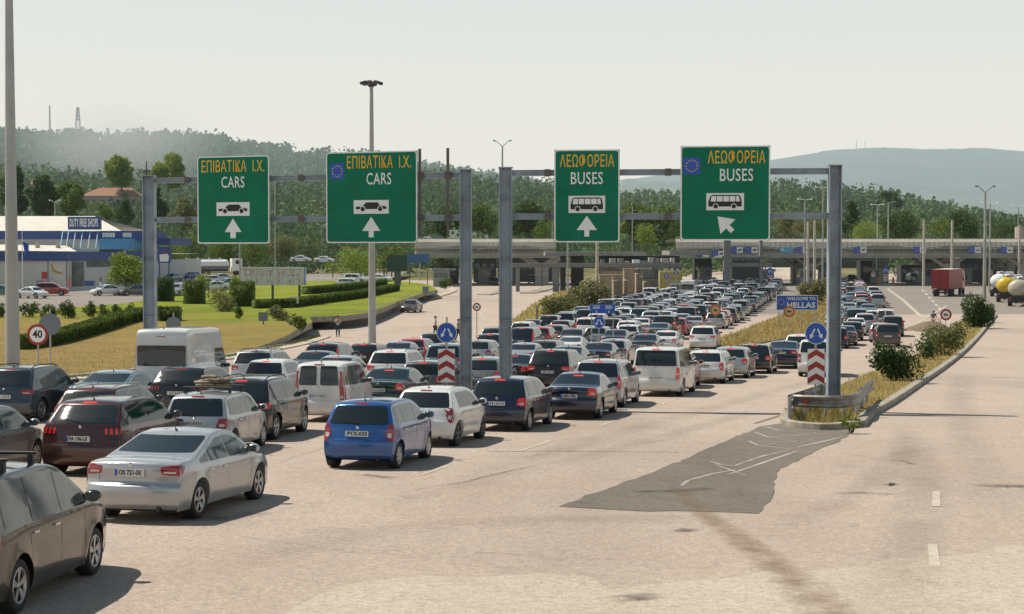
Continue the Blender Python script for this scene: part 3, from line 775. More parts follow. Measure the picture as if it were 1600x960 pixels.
# ------------------------------------------------------------------ ground sheets
def mix_rgb(nt, a, b, fac, blend='MIX'):
    m = nt.nodes.new('ShaderNodeMix'); m.data_type = 'RGBA'; m.blend_type = blend
    for k, v in (('A', a), ('B', b), ('Factor', fac)):
        if isinstance(v, (tuple, float, int)): m.inputs[k].default_value = v if not isinstance(v, tuple) else (*v[:3], 1)
        else: nt.links.new(v, m.inputs[k])
    return m.outputs['Result']
def noise(nt, scale, detail=4, lo=.35, hi=.65, rough=.6, vec=None, stretch=None):
    g = nt.nodes.new('ShaderNodeNewGeometry'); n = nt.nodes.new('ShaderNodeTexNoise')
    n.inputs['Scale'].default_value = scale; n.inputs['Detail'].default_value = detail; n.inputs['Roughness'].default_value = rough
    src = g.outputs['Position']
    if stretch:
        mp = nt.nodes.new('ShaderNodeMapping'); mp.inputs['Scale'].default_value = stretch[0]; mp.inputs['Rotation'].default_value = (0, 0, stretch[1])
        nt.links.new(src, mp.inputs['Vector']); src = mp.outputs[0]
    nt.links.new(src, n.inputs['Vector'])
    r = nt.nodes.new('ShaderNodeMapRange'); r.inputs['From Min'].default_value = lo; r.inputs['From Max'].default_value = hi
    nt.links.new(n.outputs['Fac'], r.inputs['Value']); return r.outputs['Result']
def asphalt_mat(name, base, dark, light, crack=.5, seams=False):
    m = bpy.data.materials.new(name); m.use_nodes = True; nt = m.node_tree; b = nt.nodes['Principled BSDF']; b.inputs['Roughness'].default_value = .88
    b.inputs['Specular IOR Level'].default_value = .3
    c = mix_rgb(nt, base, light, noise(nt, .22, 5, .3, .7))
    c = mix_rgb(nt, c, dark, noise(nt, .09, 4, .50, .78, stretch=((1, .28, 1), R(-12))))
    fr = nt.nodes.new('ShaderNodeMath'); fr.operation = 'MULTIPLY'; fr.inputs[1].default_value = .35; nt.links.new(noise(nt, .35, 5, .5, .75), fr.inputs[0])
    c = mix_rgb(nt, c, (base[0]*.93, base[1]*.80, base[2]*.72), fr.outputs[0])
    f = nt.nodes.new('ShaderNodeMath'); f.operation = 'MULTIPLY'; f.inputs[1].default_value = .55; nt.links.new(noise(nt, 1.1, 6, .52, .75, .7), f.inputs[0])
    c = mix_rgb(nt, c, dark, f.outputs[0])
    # aggregate grain
    f2 = nt.nodes.new('ShaderNodeMath'); f2.operation = 'MULTIPLY'; f2.inputs[1].default_value = .58; nt.links.new(noise(nt, 9, 6, .42, .66, .85), f2.inputs[0])
    c = mix_rgb(nt, c, tuple(v*.55 for v in dark), f2.outputs[0])
    f5 = nt.nodes.new('ShaderNodeMath'); f5.operation = 'MULTIPLY'; f5.inputs[1].default_value = .5; nt.links.new(noise(nt, 7.3, 6, .5, .7, .85), f5.inputs[0])
    c = mix_rgb(nt, c, tuple(min(.8, v*1.25) for v in light), f5.outputs[0])
    f6 = nt.nodes.new('ShaderNodeMath'); f6.operation = 'MULTIPLY'; f6.inputs[1].default_value = .75; nt.links.new(noise(nt, 24, 4, .5, .68, .8), f6.inputs[0])
    c = mix_rgb(nt, c, tuple(v*.5 for v in dark), f6.outputs[0])
    # cracks
    g = nt.nodes.new('ShaderNodeNewGeometry'); nz = nt.nodes.new('ShaderNodeTexNoise'); nz.inputs['Scale'].default_value = .5; nz.inputs['Detail'].default_value = 6
    nt.links.new(g.outputs['Position'], nz.inputs['Vector'])
    ad = nt.nodes.new('ShaderNodeVectorMath'); ad.operation = 'MULTIPLY_ADD'; ad.inputs[1].default_value = (3, 3, 3)
    nt.links.new(nz.outputs['Color'], ad.inputs[0]); nt.links.new(g.outputs['Position'], ad.inputs[2])
    vo = nt.nodes.new('ShaderNodeTexVoronoi'); vo.feature = 'DISTANCE_TO_EDGE'; vo.inputs['Scale'].default_value = .12; nt.links.new(ad.outputs[0], vo.inputs['Vector'])
    r = nt.nodes.new('ShaderNodeMapRange'); r.inputs['From Min'].default_value = .0; r.inputs['From Max'].default_value = .006; r.inputs['To Min'].default_value = 1; r.inputs['To Max'].default_value = 0
    nt.links.new(vo.outputs['Distance'], r.inputs['Value'])
    f3 = nt.nodes.new('ShaderNodeMath'); f3.operation = 'MULTIPLY'; nt.links.new(r.outputs['Result'], f3.inputs[0]); nt.links.new(noise(nt, .12, 2, .48, .7), f3.inputs[1])
    f4 = nt.nodes.new('ShaderNodeMath'); f4.operation = 'MULTIPLY'; f4.inputs[1].default_value = crack; nt.links.new(f3.outputs[0], f4.inputs[0])
    c = mix_rgb(nt, c, tuple(v*.45 for v in dark), f4.outputs[0])
    nt.links.new(c, b.inputs['Base Color'])
    n2 = noise(nt, 30, 4, .3, .7, .8); bp = nt.nodes.new('ShaderNodeBump'); bp.inputs['Distance'].default_value = .012; bp.inputs['Strength'].default_value = .6
    nt.links.new(n2, bp.inputs['Height']); nt.links.new(bp.outputs['Normal'], b.inputs['Normal'])
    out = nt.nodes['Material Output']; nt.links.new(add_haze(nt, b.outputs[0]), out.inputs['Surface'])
    MATS[name] = m; return m
M_ASPH = asphalt_mat('sunbleached_asphalt', (.455, .368, .298), (.31, .248, .198), (.51, .418, .342))
M_ASPH2 = asphalt_mat('plaza_asphalt', (.25, .222, .19), (.185, .165, .14), (.30, .265, .225), .3)
M_PATCH = asphalt_mat('asphalt_patch', (.185, .160, .130), (.105, .090, .072), (.25, .218, .18), .5)
M_PALE = asphalt_mat('worn_concrete_apron', (.50, .422, .335), (.38, .315, .245), (.57, .485, .395), .25)
M_PAINTL = new_mat('road_paint', (.56, .51, .43), .8, noise=(5, .5, (.42, .35, .27)))
M_PAINTF = new_mat('faded_road_paint', (.48, .42, .34), .85, noise=(3, .3, (.38, .31, .235)))
M_PATCHW = new_mat('patch_paint', (.42, .385, .33), .85, noise=(2.0, .5, (.215, .187, .152)))
M_KERB = new_mat('kerb_concrete', (.38, .34, .27), .85, noise=(2.5, .45, (.19, .165, .13)))
M_SEAM = new_mat('seam_tar', (.17, .14, .11), .8)
M_STAIN = new_mat('dirt_track', (.235, .17, .10), .9, noise=(1.5, .5, (.36, .28, .20)))
def grass_mat(name, c1, c2, c3, s1=.25):
    m = bpy.data.materials.new(name); m.use_nodes = True; nt = m.node_tree; b = nt.nodes['Principled BSDF']; b.inputs['Roughness'].default_value = .95; b.inputs['Specular IOR Level'].default_value = .1
    c = mix_rgb(nt, c1, c2, noise(nt, s1, 4, .35, .65)); c = mix_rgb(nt, c, c3, noise(nt, 2.4, 6, .5, .8, .8))
    nt.links.new(c, b.inputs['Base Color']); n2 = noise(nt, 9, 5, .3, .7, .8); bp = nt.nodes.new('ShaderNodeBump'); bp.inputs['Distance'].default_value = .12
    nt.links.new(n2, bp.inputs['Height']); nt.links.new(bp.outputs['Normal'], b.inputs['Normal'])
    nt.links.new(add_haze(nt, b.outputs[0]), nt.nodes['Material Output'].inputs['Surface']); MATS[name] = m; return m
M_DRY = grass_mat('dry_grass_soil', (.46, .34, .12), (.36, .27, .09), (.56, .44, .20))
M_FIELD = grass_mat('dry_field', (.16, .17, .07), (.30, .25, .12), (.10, .12, .05), .02)
M_LAWN = None
def lawn_mat():
    """green lawn turning to scorched orange grass towards the near kerb"""
    m = bpy.data.materials.new('lawn_grass'); m.use_nodes = True; nt = m.node_tree; b = nt.nodes['Principled BSDF']; b.inputs['Roughness'].default_value = .95; b.inputs['Specular IOR Level'].default_value = .1
    green = mix_rgb(nt, (.27, .305, .028), (.19, .235, .025), noise(nt, .12, 5, .4, .62)); dry = mix_rgb(nt, (.40, .27, .10), (.30, .215, .08), noise(nt, .3, 5))
    g = nt.nodes.new('ShaderNodeNewGeometry'); sx = nt.nodes.new('ShaderNodeSeparateXYZ'); nt.links.new(g.outputs['Position'], sx.inputs[0])
    # dry where Y - 1.1*(X) small
    a = nt.nodes.new('ShaderNodeMath'); a.operation = 'MULTIPLY_ADD'; a.inputs[1].default_value = .55; nt.links.new(sx.outputs['X'], a.inputs[0]); nt.links.new(sx.outputs['Y'], a.inputs[2])
    n = noise(nt, .07, 5, 0, 1, .65); a2 = nt.nodes.new('ShaderNodeMath'); a2.operation = 'MULTIPLY_ADD'; a2.inputs[1].default_value = 60; nt.links.new(n, a2.inputs[0]); nt.links.new(a.outputs[0], a2.inputs[2])
    r = nt.nodes.new('ShaderNodeMapRange'); r.inputs['From Min'].default_value = 136; r.inputs['From Max'].default_value = 170; nt.links.new(a2.outputs[0], r.inputs['Value'])
    c = mix_rgb(nt, dry, green, r.outputs['Result']); c = mix_rgb(nt, c, (.13, .14, .035), noise(nt, 3, 6, .5, .8, .8)); c = mix_rgb(nt, c, (.36, .28, .12), noise(nt, .35, 6, .56, .74, .75))
    nt.links.new(c, b.inputs['Base Color']); n2 = noise(nt, 9, 5, .3, .7, .8); bp = nt.nodes.new('ShaderNodeBump'); bp.inputs['Distance'].default_value = .08
    nt.links.new(n2, bp.inputs['Height']); nt.links.new(bp.outputs['Normal'], b.inputs['Normal'])
    nt.links.new(add_haze(nt, b.outputs[0]), nt.nodes['Material Output'].inputs['Surface']); return m
M_LAWN = lawn_mat()

def strip_ground(name, x0, x1, ys, dz, mat, kind='structure', rise=None):
    V = []; Fq = []
    xs = np.linspace(x0, x1, 25)
    for y in ys:
        for x in xs: V.append((x, y, ground(y) + dz + (rise(x, y) if rise else 0)))
    n = len(xs)
    for i in range(len(ys)-1):
        for j in range(n-1): Fq.append((i*n+j, i*n+j+1, (i+1)*n+j+1, (i+1)*n+j))
    me = np_mesh(name, np.array(V), np.array(Fq), [mat], smooth=True)
    return tag(link(name, me), kind=kind)
ys_near = list(np.arange(-40, 340, 3.0)) 
ys_far = [345, 380, 420, 470, 540, 620, 700, 800, 1000, 1500, 2500, 4500, 8000, 14000, 26000]
strip_ground('ground', -9000, 9000, ys_near + ys_far, -.12, M_FIELD)
def poly_sheet(name, pts, dz, mat, kind='structure', step=3.0, rise=None, thick=0, side=None, parent=None):
    """a sheet over the ground inside a world-space outline, following the ground's profile"""
    P2 = []
    for i in range(len(pts)):
        a = Vector(pts[i][:2]); b = Vector(pts[(i+1) % len(pts)][:2]); k = max(1, int((b-a).length/step))
        for j in range(k): P2.append(a.lerp(b, j/k))
    ne = len(P2); ed = [(i, (i+1) % ne) for i in range(ne)]
    xs = [p.x for p in P2]; yy = [p.y for p in P2]; x = min(xs) + step/2
    stx = max(step, (max(xs)-min(xs))/60); sty = max(step, (max(yy)-min(yy))/90)
    while x < max(xs):
        y = min(yy) + sty/2
        while y < max(yy): P2.append(Vector((x, y))); y += sty
        x += stx
    r = delaunay_2d_cdt(P2, ed, [], 1, 1e-5)
    V = [(p.x, p.y, ground(p.y) + dz + (rise(p.x, p.y) if rise else 0)) for p in r[0]]
    mb = MB(); fs = []
    for f in r[2]:
        a, b, c = (r[0][i] for i in f); cr_ = (b-a).cross(c-a); fs.append(tuple(f) if cr_ > 0 else tuple(f)[::-1])
    mb.add(V, fs, 0, True)
    mats = [mat]
    if thick:
        edges = {}
        for f in fs:
            for i in range(3): e_ = (f[i], f[(i+1) % 3]); edges[e_] = edges.get(e_, 0) + 1
        sv = []; sf = []
        for (a, b) in list(edges):
            if (b, a) in edges: continue
            k = len(sv); sv += [V[a], V[b], (V[b][0], V[b][1], V[b][2]-thick), (V[a][0], V[a][1], V[a][2]-thick)]; sf.append((k, k+3, k+2, k+1))
        mb.add(sv, sf, 1); mats.append(side or mat)
    o = mb.build(name, mats, parent)
    if kind: tag(o, kind=kind)
    return o
def W2(px, py): p = on_ground(px, py); return (p.x, p.y)
def pxpoly(lst): return [W2(*p) for p in lst]
def bezier_open(pts, n=6):
    P = catmull([(a, b, 0) for a, b in pts], n); return [(p[0], p[1]) for p in P]

random.seed(9)
def jag(lst, a, step=.5):
    out = []
    for i in range(len(lst)):
        p = Vector(lst[i]); q = Vector(lst[(i+1) % len(lst)]); k = max(1, int((q-p).length/step))
        for j in range(k): t = p.lerp(q, j/k); out.append((t.x + random.uniform(-a, a)*.4, t.y + random.uniform(-a, a)))
    return out
# asphalt: near forecourt (pale) and plaza beyond
strip_ground('road_surface', -75, 120, list(np.linspace(-30, 182, 107)), 0, M_ASPH)
strip_ground('exit_lanes', -75, 8, list(np.linspace(182, 350, 43)), 0, M_ASPH)
strip_ground('plaza_surface', 8, 150, list(np.linspace(182, 350, 43)), 0, M_ASPH2)
# mountain road climbing beyond the toll plaza
poly_sheet('far_road', [(30, 352), (66, 352), (80, 430), (92, 520), (108, 640), (100, 640), (76, 520), (54, 430)], .1, M_PALE, step=12)
poly_sheet('far_road', [(66, 352), (128, 352), (150, 420), (140, 430), (90, 400), (78, 375)], .1, M_PALE, step=12)
# pale worn concrete apron at the bottom of the view
poly_sheet('concrete_apron', jag(pxpoly([(330, 1080), (440, 960), (520, 922), (600, 905), (720, 899), (840, 899), (925, 904), (935, 912), (960, 922), (1080, 905), (1200, 896), (1300, 889), (1400, 876), (1600, 853), (1900, 830), (2300, 1100)]), .22), .006, M_PALE, step=1.2)
# dark repair patch with worn white hatching
random.seed(3)
pt = [(875, 792), (905, 780), (950, 763), (1020, 738), (1060, 722), (1120, 695), (1190, 666), (1226, 661), (1335, 672), (1312, 690), (1285, 700), (1262, 712), (1215, 735), (1209, 752), (1209, 775), (1195, 790), (1185, 803), (1100, 799), (1010, 801), (940, 797)]
poly_sheet('asphalt_patch', jag(pxpoly(pt), .10, .45), .008, M_PATCH, step=.8)
def stripe(pts, w, dz, mat, name='road_marking', taper=None):
    mb = MB(); P = [Vector(W2(*p)) for p in pts]; L = []; Rr = []
    PP = []
    for a, b in zip(P[:-1], P[1:]):
        k = max(1, int((b-a).length/2.5)); PP += [a.lerp(b, j/k) for j in range(k)]
    PP.append(P[-1])
    for i, p in enumerate(PP):
        d = (PP[min(i+1, len(PP)-1)] - PP[max(i-1, 0)]).normalized(); n = Vector((-d.y, d.x)); ww = w/2 * (taper(i/(len(PP)-1)) if taper else 1)
        L.append((*(p+n*ww), ground((p+n*ww).y)+dz)); Rr.append((*(p-n*ww), ground((p-n*ww).y)+dz))
    k = len(L); mb.add(L+Rr, [(i, k+i, k+i+1, i+1) for i in range(k-1)], 0)
    return tag(mb.build(name, [mat]), kind='structure')
for q in ([(1065, 760), (1075, 752), (1087, 748)], [(1075, 752), (1115, 741), (1150, 735)], [(1110, 722), (1128, 727), (1160, 730)], [(1118, 727), (1165, 744)], [(1140, 742), (1230, 711), (1245, 706)], [(1170, 690), (1185, 697), (1240, 703)],
          [(1185, 697), (1250, 690)], [(1180, 676), (1200, 684), (1270, 688)], [(1200, 684), (1290, 678), (1320, 681)], [(1195, 667), (1215, 673), (1260, 678)], [(1150, 728), (1190, 714), (1240, 703)], [(1245, 700), (1285, 691), (1318, 683)]):
    stripe(q, .10, .014, M_PATCHW, 'road_marking', lambda t: .5 + .7*math.sin(PI*min(1, t*1.2+.1)))
# dirt track left by lorries
def soft_mat(name, c, a, s=1.2, lo=.35, hi=.7):
    m = bpy.data.materials.new(name); m.use_nodes = True; nt = m.node_tree; b = nt.nodes['Principled BSDF']; b.inputs['Roughness'].default_value = .9; b.inputs['Base Color'].default_value = (*c, 1)
    at = nt.nodes.new('ShaderNodeAttribute'); at.attribute_name = 'soft'; tr = nt.nodes.new('ShaderNodeBsdfTransparent'); mx = nt.nodes.new('ShaderNodeMixShader')
    mu = nt.nodes.new('ShaderNodeMath'); mu.operation = 'MULTIPLY'; nt.links.new(at.outputs['Fac'], mu.inputs[0]); nt.links.new(noise(nt, s, 5, lo, hi, .7), mu.inputs[1])
    m2 = nt.nodes.new('ShaderNodeMath'); m2.operation = 'MULTIPLY'; m2.inputs[1].default_value = a; nt.links.new(mu.outputs[0], m2.inputs[0])
    nt.links.new(m2.outputs[0], mx.inputs[0]); nt.links.new(tr.outputs[0], mx.inputs[1]); nt.links.new(b.outputs[0], mx.inputs[2]); nt.links.new(mx.outputs[0], nt.nodes['Material Output'].inputs['Surface']); return m
def soft_strip(pts, w, dz, mat, name='road_stain', taper=None):
    P = [Vector(p[:2]) for p in dense_px(pts)]; V = []; A = []; n = len(P); k = 7
    for i, p in enumerate(P):
        d = (P[min(i+1, n-1)] - P[max(i-1, 0)]).normalized(); nn = Vector((-d.y, d.x)); t = i/(n-1); ww = w/2*(taper(t) if taper else 1); e = min(1, 6*t, 6*(1-t))
        for j in range(k): u = -1+2*j/(k-1); q = p + nn*ww*u; V.append((q.x, q.y, ground(q.y)+dz)); A.append(max(0, 1-abs(u)**1.5)*e)
    Fq = [(i*k+j, i*k+j+1, (i+1)*k+j+1, (i+1)*k+j) for i in range(n-1) for j in range(k-1)]
    me = np_mesh(name, np.array(V), np.array(Fq), [mat]); at = me.attributes.new('soft', 'FLOAT', 'POINT'); at.data.foreach_set('value', A); return tag(link(name, me), kind='structure')
def dense_px(pts):
    q = bezier_open(pxpoly(pts), 5); out = []
    for a, b in zip(q[:-1], q[1:]):
        a = Vector(a); b = Vector(b); m = max(1, int((b-a).length/.6)); out += [a.lerp(b, j/m) for j in range(m)]
    return out + [Vector(q[-1])]
M_SOFTBROWN = soft_mat('dirt_track', (.215, .14, .07), .58, 2.2, .3, .7); M_SOFTDARK = soft_mat('tyre_darkening', (.15, .115, .085), .20, .5, .3, .7); M_SOFTOIL = soft_mat('oil_stain', (.07, .055, .045), .6, 1.5, .35, .6); M_CRACK = soft_mat('crack', (.13, .10, .075), .75, 2.0, .35, .6)
soft_strip([(1030, 740), (1062, 768), (1100, 803), (1150, 838), (1200, 875), (1250, 915), (1300, 965), (1330, 1000)], 1.0, .014, M_SOFTBROWN, 'dirt_track', lambda t: .38 + .62*t)
for q, w_ in (([(690, 760), (820, 720), (1000, 668), (1180, 620), (1290, 590)], 1.2), ([(560, 800), (800, 742), (1010, 690), (1190, 640)], 1.0), ([(300, 900), (600, 830), (900, 812), (1200, 815)], 1.5), ([(1560, 800), (1520, 700), (1500, 640), (1505, 580)], 1.4), ([(1180, 840), (1320, 780), (1400, 720), (1420, 660)], 1.0), ([(0, 700), (200, 760), (420, 840)], 1.5), ([(1380, 1000), (1420, 860), (1440, 760), (1420, 680)], 1.3)):
    soft_strip(q, w_, .0125, M_SOFTDARK, 'tyre_darkening')
for q, w_ in (([(1300, 773), (1345, 771), (1400, 774)], .5), ([(1530, 762), (1570, 759), (1615, 763)], .7), ([(1380, 757), (1405, 759)], .5), ([(1055, 828), (1085, 831)], .6), ([(975, 930), (1010, 940)], .9), ([(985, 770), (1060, 768), (1120, 764)], .6), ([(240, 800), (330, 812), (420, 800)], .7), ([(560, 742), (620, 748)], .5)):
    soft_strip(q, w_, .016, M_SOFTOIL, 'oil_stain')
cr_ = random.Random(5)
for x0_, y0_, dx_, dy_, n_ in ((300, 718, 38, -6, 8), (395, 735, 30, -9, 6), (330, 832, 45, 6, 9), (600, 778, 40, -8, 8), (1330, 590, 1, 9, 9), (700, 860, 42, 3, 8), (1220, 700, 36, 4, 7), (900, 700, 44, -4, 7)):
    soft_strip([(x0_ + dx_*i + cr_.uniform(-9, 9)*(1 if abs(dx_) > 5 else .2), y0_ + dy_*i + cr_.uniform(-3, 3)) for i in range(n_)], .038, .018, M_CRACK, 'crack')
# lane dashes
for q in ([(1463, 792), (1463, 769)], [(1461, 887), (1457, 851)]): stripe(q, .15, .010, M_PAINTL)
for q in ([(810, 706), (862, 688)], [(940, 665), (975, 652)], [(660, 742), (700, 728)], [(1020, 636), (1060, 622)]): stripe(q, .12, .007, M_PAINTF)
# seams
for q, w_ in (([(1240, 583), (1340, 585), (1450, 589), (1560, 590), (1700, 592)], .10), ([(1326, 590), (1330, 630), (1333, 655)], .05), ([(1180, 662), (1225, 648), (1350, 588)], .14), ([(1400, 565), (1500, 566)], .06),
              ([(760, 706), (900, 706), (1060, 707)], .05)):
    stripe(q, w_, .009, M_SEAM, 'road_seam')
# plaza guide lines
stripe([(1387, 452), (1412, 470), (1436, 492), (1443, 497)], .45, .02, M_PAINTF); stripe([(1387, 452), (1340, 450)], .3, .02, M_PAINTF); stripe([(1387, 452), (1396, 449)], .4, .02, M_PAINTF)
stripe([(1421, 513), (1450, 495), (1480, 478)], .3, .02, M_PAINTF); stripe([(1420, 513), (1436, 530), (1428, 545), (1440, 560)], .2, .02, M_PAINTF)
for a in range(6):
    x0, y0 = 1441 + a*5.2, 453 + a*5.6; stripe([(x0, y0), (x0+2.6, y0+2.8)], .3, .02, M_PAINTL)
for a in range(3): stripe([(758 - a*5, 484 + a*5), (754 - a*5, 488 + a*5)], .18, .02, M_PAINTL)
# ------------------------------------------------------------------ lawns and kerbs (left)
def ss(a, b, t): t = max(0, min(1, (t-a)/(b-a))); return t*t*(3-2*t)
def lawn_rise(x, y): return 1.05 * ss(112, 138, y + .2*(x+30))
LAWN = [(-60, 612), (0, 604), (60, 596), (120, 590), (200, 582), (280, 566), (340, 560), (400, 548), (450, 538), (488, 527)]
LAWN_B = [(484, 514), (482, 509)]
def raised(lst, h):  # pixels that lie on a surface h above the ground
    return [tuple(on_ground(px, py, h)[:2]) for px, py in lst]
wall_top = [(484, 496), (540, 494), (577, 489), (600, 481), (624, 471), (645, 464), (662, 458), (684, 454)]
lawn_pts = pxpoly(LAWN + LAWN_B) + raised(wall_top, 1.15) + raised([(672, 449), (655, 445), (600, 440), (520, 441), (400, 446), (300, 458), (200, 478), (120, 484), (0, 500), (-90, 512)], .9)
poly_sheet('lawn', lawn_pts, .14, M_LAWN, step=3, rise=lawn_rise, thick=.5, side=M_KERB)
def kerb(name, pts, w, h, mat=M_KERB, dz=0, label=None, rise=None):
    mb = MB(); P = [Vector(p) for p in pts]; prof = [(-w/2, -.05), (-w/2, h-.02), (-w/2+.02, h), (w/2-.02, h), (w/2, h-.02), (w/2, -.05)]; rings = []
    for i, p in enumerate(P):
        d = (P[min(i+1, len(P)-1)] - P[max(i-1, 0)]).normalized(); n = Vector((-d.y, d.x))
        rings.append([(*(p + n*a), ground(p.y) + b + dz + (rise(p.x, p.y) if rise else 0)) for a, b in prof])
    V = [v for r in rings for v in r]; k = len(prof)
    mb.add(V, [(i*k+j, i*k+j+1, (i+1)*k+j+1, (i+1)*k+j) for i in range(len(P)-1) for j in range(k-1)]); mb.add(rings[0], [tuple(range(k))]); mb.add(rings[-1], [tuple(range(k))[::-1]])
    return tag(mb.build(name, [mat]), kind='structure')
def dense(pts, step=1.2):
    out = []
    for a, b in zip(pts[:-1], pts[1:]):
        a = Vector(a); b = Vector(b); k = max(1, int((b-a).length/step)); out += [tuple(a.lerp(b, j/k)) for j in range(k)]
    out.append(tuple(pts[-1])); return out
kerb('kerb', dense(bezier_open(pxpoly(LAWN), 3)), .5, .16)
# pale footway strip and weeds outside the lawn kerb
def offset_line(pts, d):
    P = [Vector(p) for p in pts]; out = []
    for i, p in enumerate(P):
        t = (P[min(i+1, len(P)-1)] - P[max(i-1, 0)]).normalized(); out.append(tuple(p + Vector((t.y, -t.x))*d))
    return out
lk = dense(bezier_open(pxpoly(LAWN), 3), 2)
poly_sheet('footway', lk + offset_line(lk, 1.5)[::-1], .07, M_PALE, thick=.1, side=M_KERB)
# retaining wall round the lawn's far end
M_WALL = new_mat('retaining_wall', (.13, .105, .085), .85, noise=(.9, .5, (.19, .16, .13)))
wb = dense(bezier_open(pxpoly([(484, 511), (505, 512), (540, 510), (575, 505), (600, 495), (624, 484), (645, 473), (664, 464)]), 4), 1.5)
mbw = MB(); Pw = [Vector(p) for p in wb]
for i, (a, b) in enumerate(zip(Pw[:-1], Pw[1:])):
    f0 = 1 - .55*ss(.75, 1, i/len(Pw)); h0 = 1.22*f0
    d = (b-a).normalized(); n = Vector((d.y, -d.x))*-.12
    za, zb2 = ground(a.y), ground(b.y)
    mbw.add([(a.x, a.y, za-.1), (b.x, b.y, zb2-.1), (b.x, b.y, zb2+h0), (a.x, a.y, za+h0), (a.x+n.x*2, a.y+n.y*2, za+h0), (b.x+n.x*2, b.y+n.y*2, zb2+h0), (b.x+n.x*2, b.y+n.y*2, zb2-.1), (a.x+n.x*2, a.y+n.y*2, za-.1)],
            [(0,1,2,3), (3,2,5,4), (4,5,6,7)])
tag(mbw.build('retaining_wall', [M_WALL]), 'low dark concrete retaining wall curving round the raised green lawn', 'wall')
kerb('kerb', dense(bezier_open(pxpoly([(668, 468), (690, 462), (708, 455), (700, 448)]), 4)), 1.2, .14, M_PALE)
# service road and car park behind the lawn (left)
poly_sheet('car_park', raised([(-120, 520), (0, 505), (100, 488), (200, 478), (300, 462), (420, 452), (600, 440), (640, 425), (420, 432), (300, 440), (230, 450), (0, 466), (-160, 476)], .9), 1.08, M_ASPH2, step=4)
# traffic islands in the exit lanes (left plaza)
for isl in ([(745, 461), (765, 462), (785, 458), (790, 452), (782, 452), (765, 459)], [(812, 459), (838, 459), (862, 453), (870, 447), (850, 448), (835, 455)]):
    poly_sheet('traffic_island', pxpoly(isl), .15, M_KERB, step=2, thick=.16, side=M_KERB)
# grass median between the two bundles of lanes
MED = [(1070, 548), (1092, 541), (1130, 529), (1160, 518), (1190, 507), (1222, 494), (1250, 484), (1278, 468), (1294, 455), (1302, 468), (1304, 500), (1296, 519), (1235, 529), (1180, 539), (1120, 547)]
medw = pxpoly(MED)
poly_sheet('grass_median', medw, .12, M_DRY, step=1.5, thick=.14, side=M_KERB)
# right island
ISL = [(1226, 663), (1232, 646), (1290, 616), (1350, 590), (1385, 578), (1432, 556), (1470, 528), (1500, 505), (1522, 488), (1545, 482), (1556, 496), (1541, 512), (1510, 545), (1475, 574), (1430, 604), (1385, 634), (1358, 650), (1342, 668), (1290, 669)]
islw = pxpoly(ISL)
poly_sheet('right_island', islw, .13, M_DRY, step=1.0, thick=.15, side=M_KERB)
kerb('kerb', dense(bezier_open(pxpoly([(1342, 668), (1358, 651), (1390, 632), (1432, 604), (1476, 574), (1511, 545), (1541, 512), (1556, 494)]), 4)), .34, .20)
kerb('kerb', dense(bezier_open(pxpoly([(1342, 668), (1290, 672), (1240, 668), (1226, 662), (1231, 647)]), 4), .4), .25, .19)
# oleander verge left of the car queue
VERGE = [(748, 541), (790, 510), (830, 478), (868, 459), (905, 447), (945, 444), (975, 443), (1010, 446), (985, 455), (955, 466), (925, 478), (885, 492), (850, 502), (820, 512), (792, 523)]
poly_sheet('verge', pxpoly(VERGE), .12, M_DRY, step=2, thick=.13, side=M_KERB)
poly_sheet('gravel_bank', pxpoly([(945, 463), (985, 446), (1040, 436), (1062, 440), (1050, 450), (1010, 455), (980, 462)]), .16, M_PALE, step=2)
# dirt mound
mb = MB(); c = on_ground(1452, 517); 
V = []; n = 20
for k, (r_, h_) in enumerate(((2.0, 0), (1.6, .28), (1.1, .55), (.6, .75), (.05, .85))):
    for i in range(n): a = 2*PI*i/n; q = 1 + .15*math.sin(3*a + k) + random.uniform(-.06, .06); V.append((c.x + r_*q*math.cos(a), c.y + 1.3*r_*q*math.sin(a), c.z + h_))
mb.add(V, [(k*n+i, k*n+(i+1) % n, (k+1)*n+(i+1) % n, (k+1)*n+i) for k in range(4) for i in range(n)], 0, True)
tag(mb.build('earth_mound', [new_mat('brown_earth', (.13, .095, .065), .95, noise=(3, .4, (.2, .15, .1)), bump=(6, .1))]), 'small heap of brown earth at the edge of the exit lanes', 'mound')

# ------------------------------------------------------------------ foliage
def fol(name, c1, c2, c3=None, D=3400):
    """leaf colour varying clump by clump"""
    m = bpy.data.materials.new(name); m.use_nodes = True; nt = m.node_tree; b = nt.nodes['Principled BSDF']; b.inputs['Roughness'].default_value = .7; b.inputs['Specular IOR Level'].default_value = .2
    c = mix_rgb(nt, c1, c2, noise(nt, .8, 3, .38, .62)); c = mix_rgb(nt, c, c3 or tuple(v*.5 for v in c1), noise(nt, 4, 3, .5, .7))
    nt.links.new(c, b.inputs['Base Color'])
    tr = nt.nodes.new('ShaderNodeBsdfTranslucent'); nt.links.new(c, tr.inputs[0]); mx = nt.nodes.new('ShaderNodeMixShader'); mx.inputs[0].default_value = .3
    nt.links.new(b.outputs[0], mx.inputs[1]); nt.links.new(tr.outputs[0], mx.inputs[2])
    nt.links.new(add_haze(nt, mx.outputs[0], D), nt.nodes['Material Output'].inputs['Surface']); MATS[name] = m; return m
L_DARK = fol('leaf_dark', (.05, .09, .025), (.09, .135, .035)); L_MID = fol('leaf_mid', (.115, .175, .03), (.18, .24, .045)); L_BRIGHT = fol('leaf_bright', (.20, .28, .04), (.29, .35, .07), (.10, .14, .025))
L_OLIVE = fol('leaf_olive', (.15, .17, .065), (.24, .235, .09), (.06, .07, .03)); L_PINE = fol('leaf_pine', (.045, .085, .04), (.09, .13, .05), D=1500); L_HEDGE = fol('leaf_hedge', (.07, .11, .022), (.14, .19, .04))
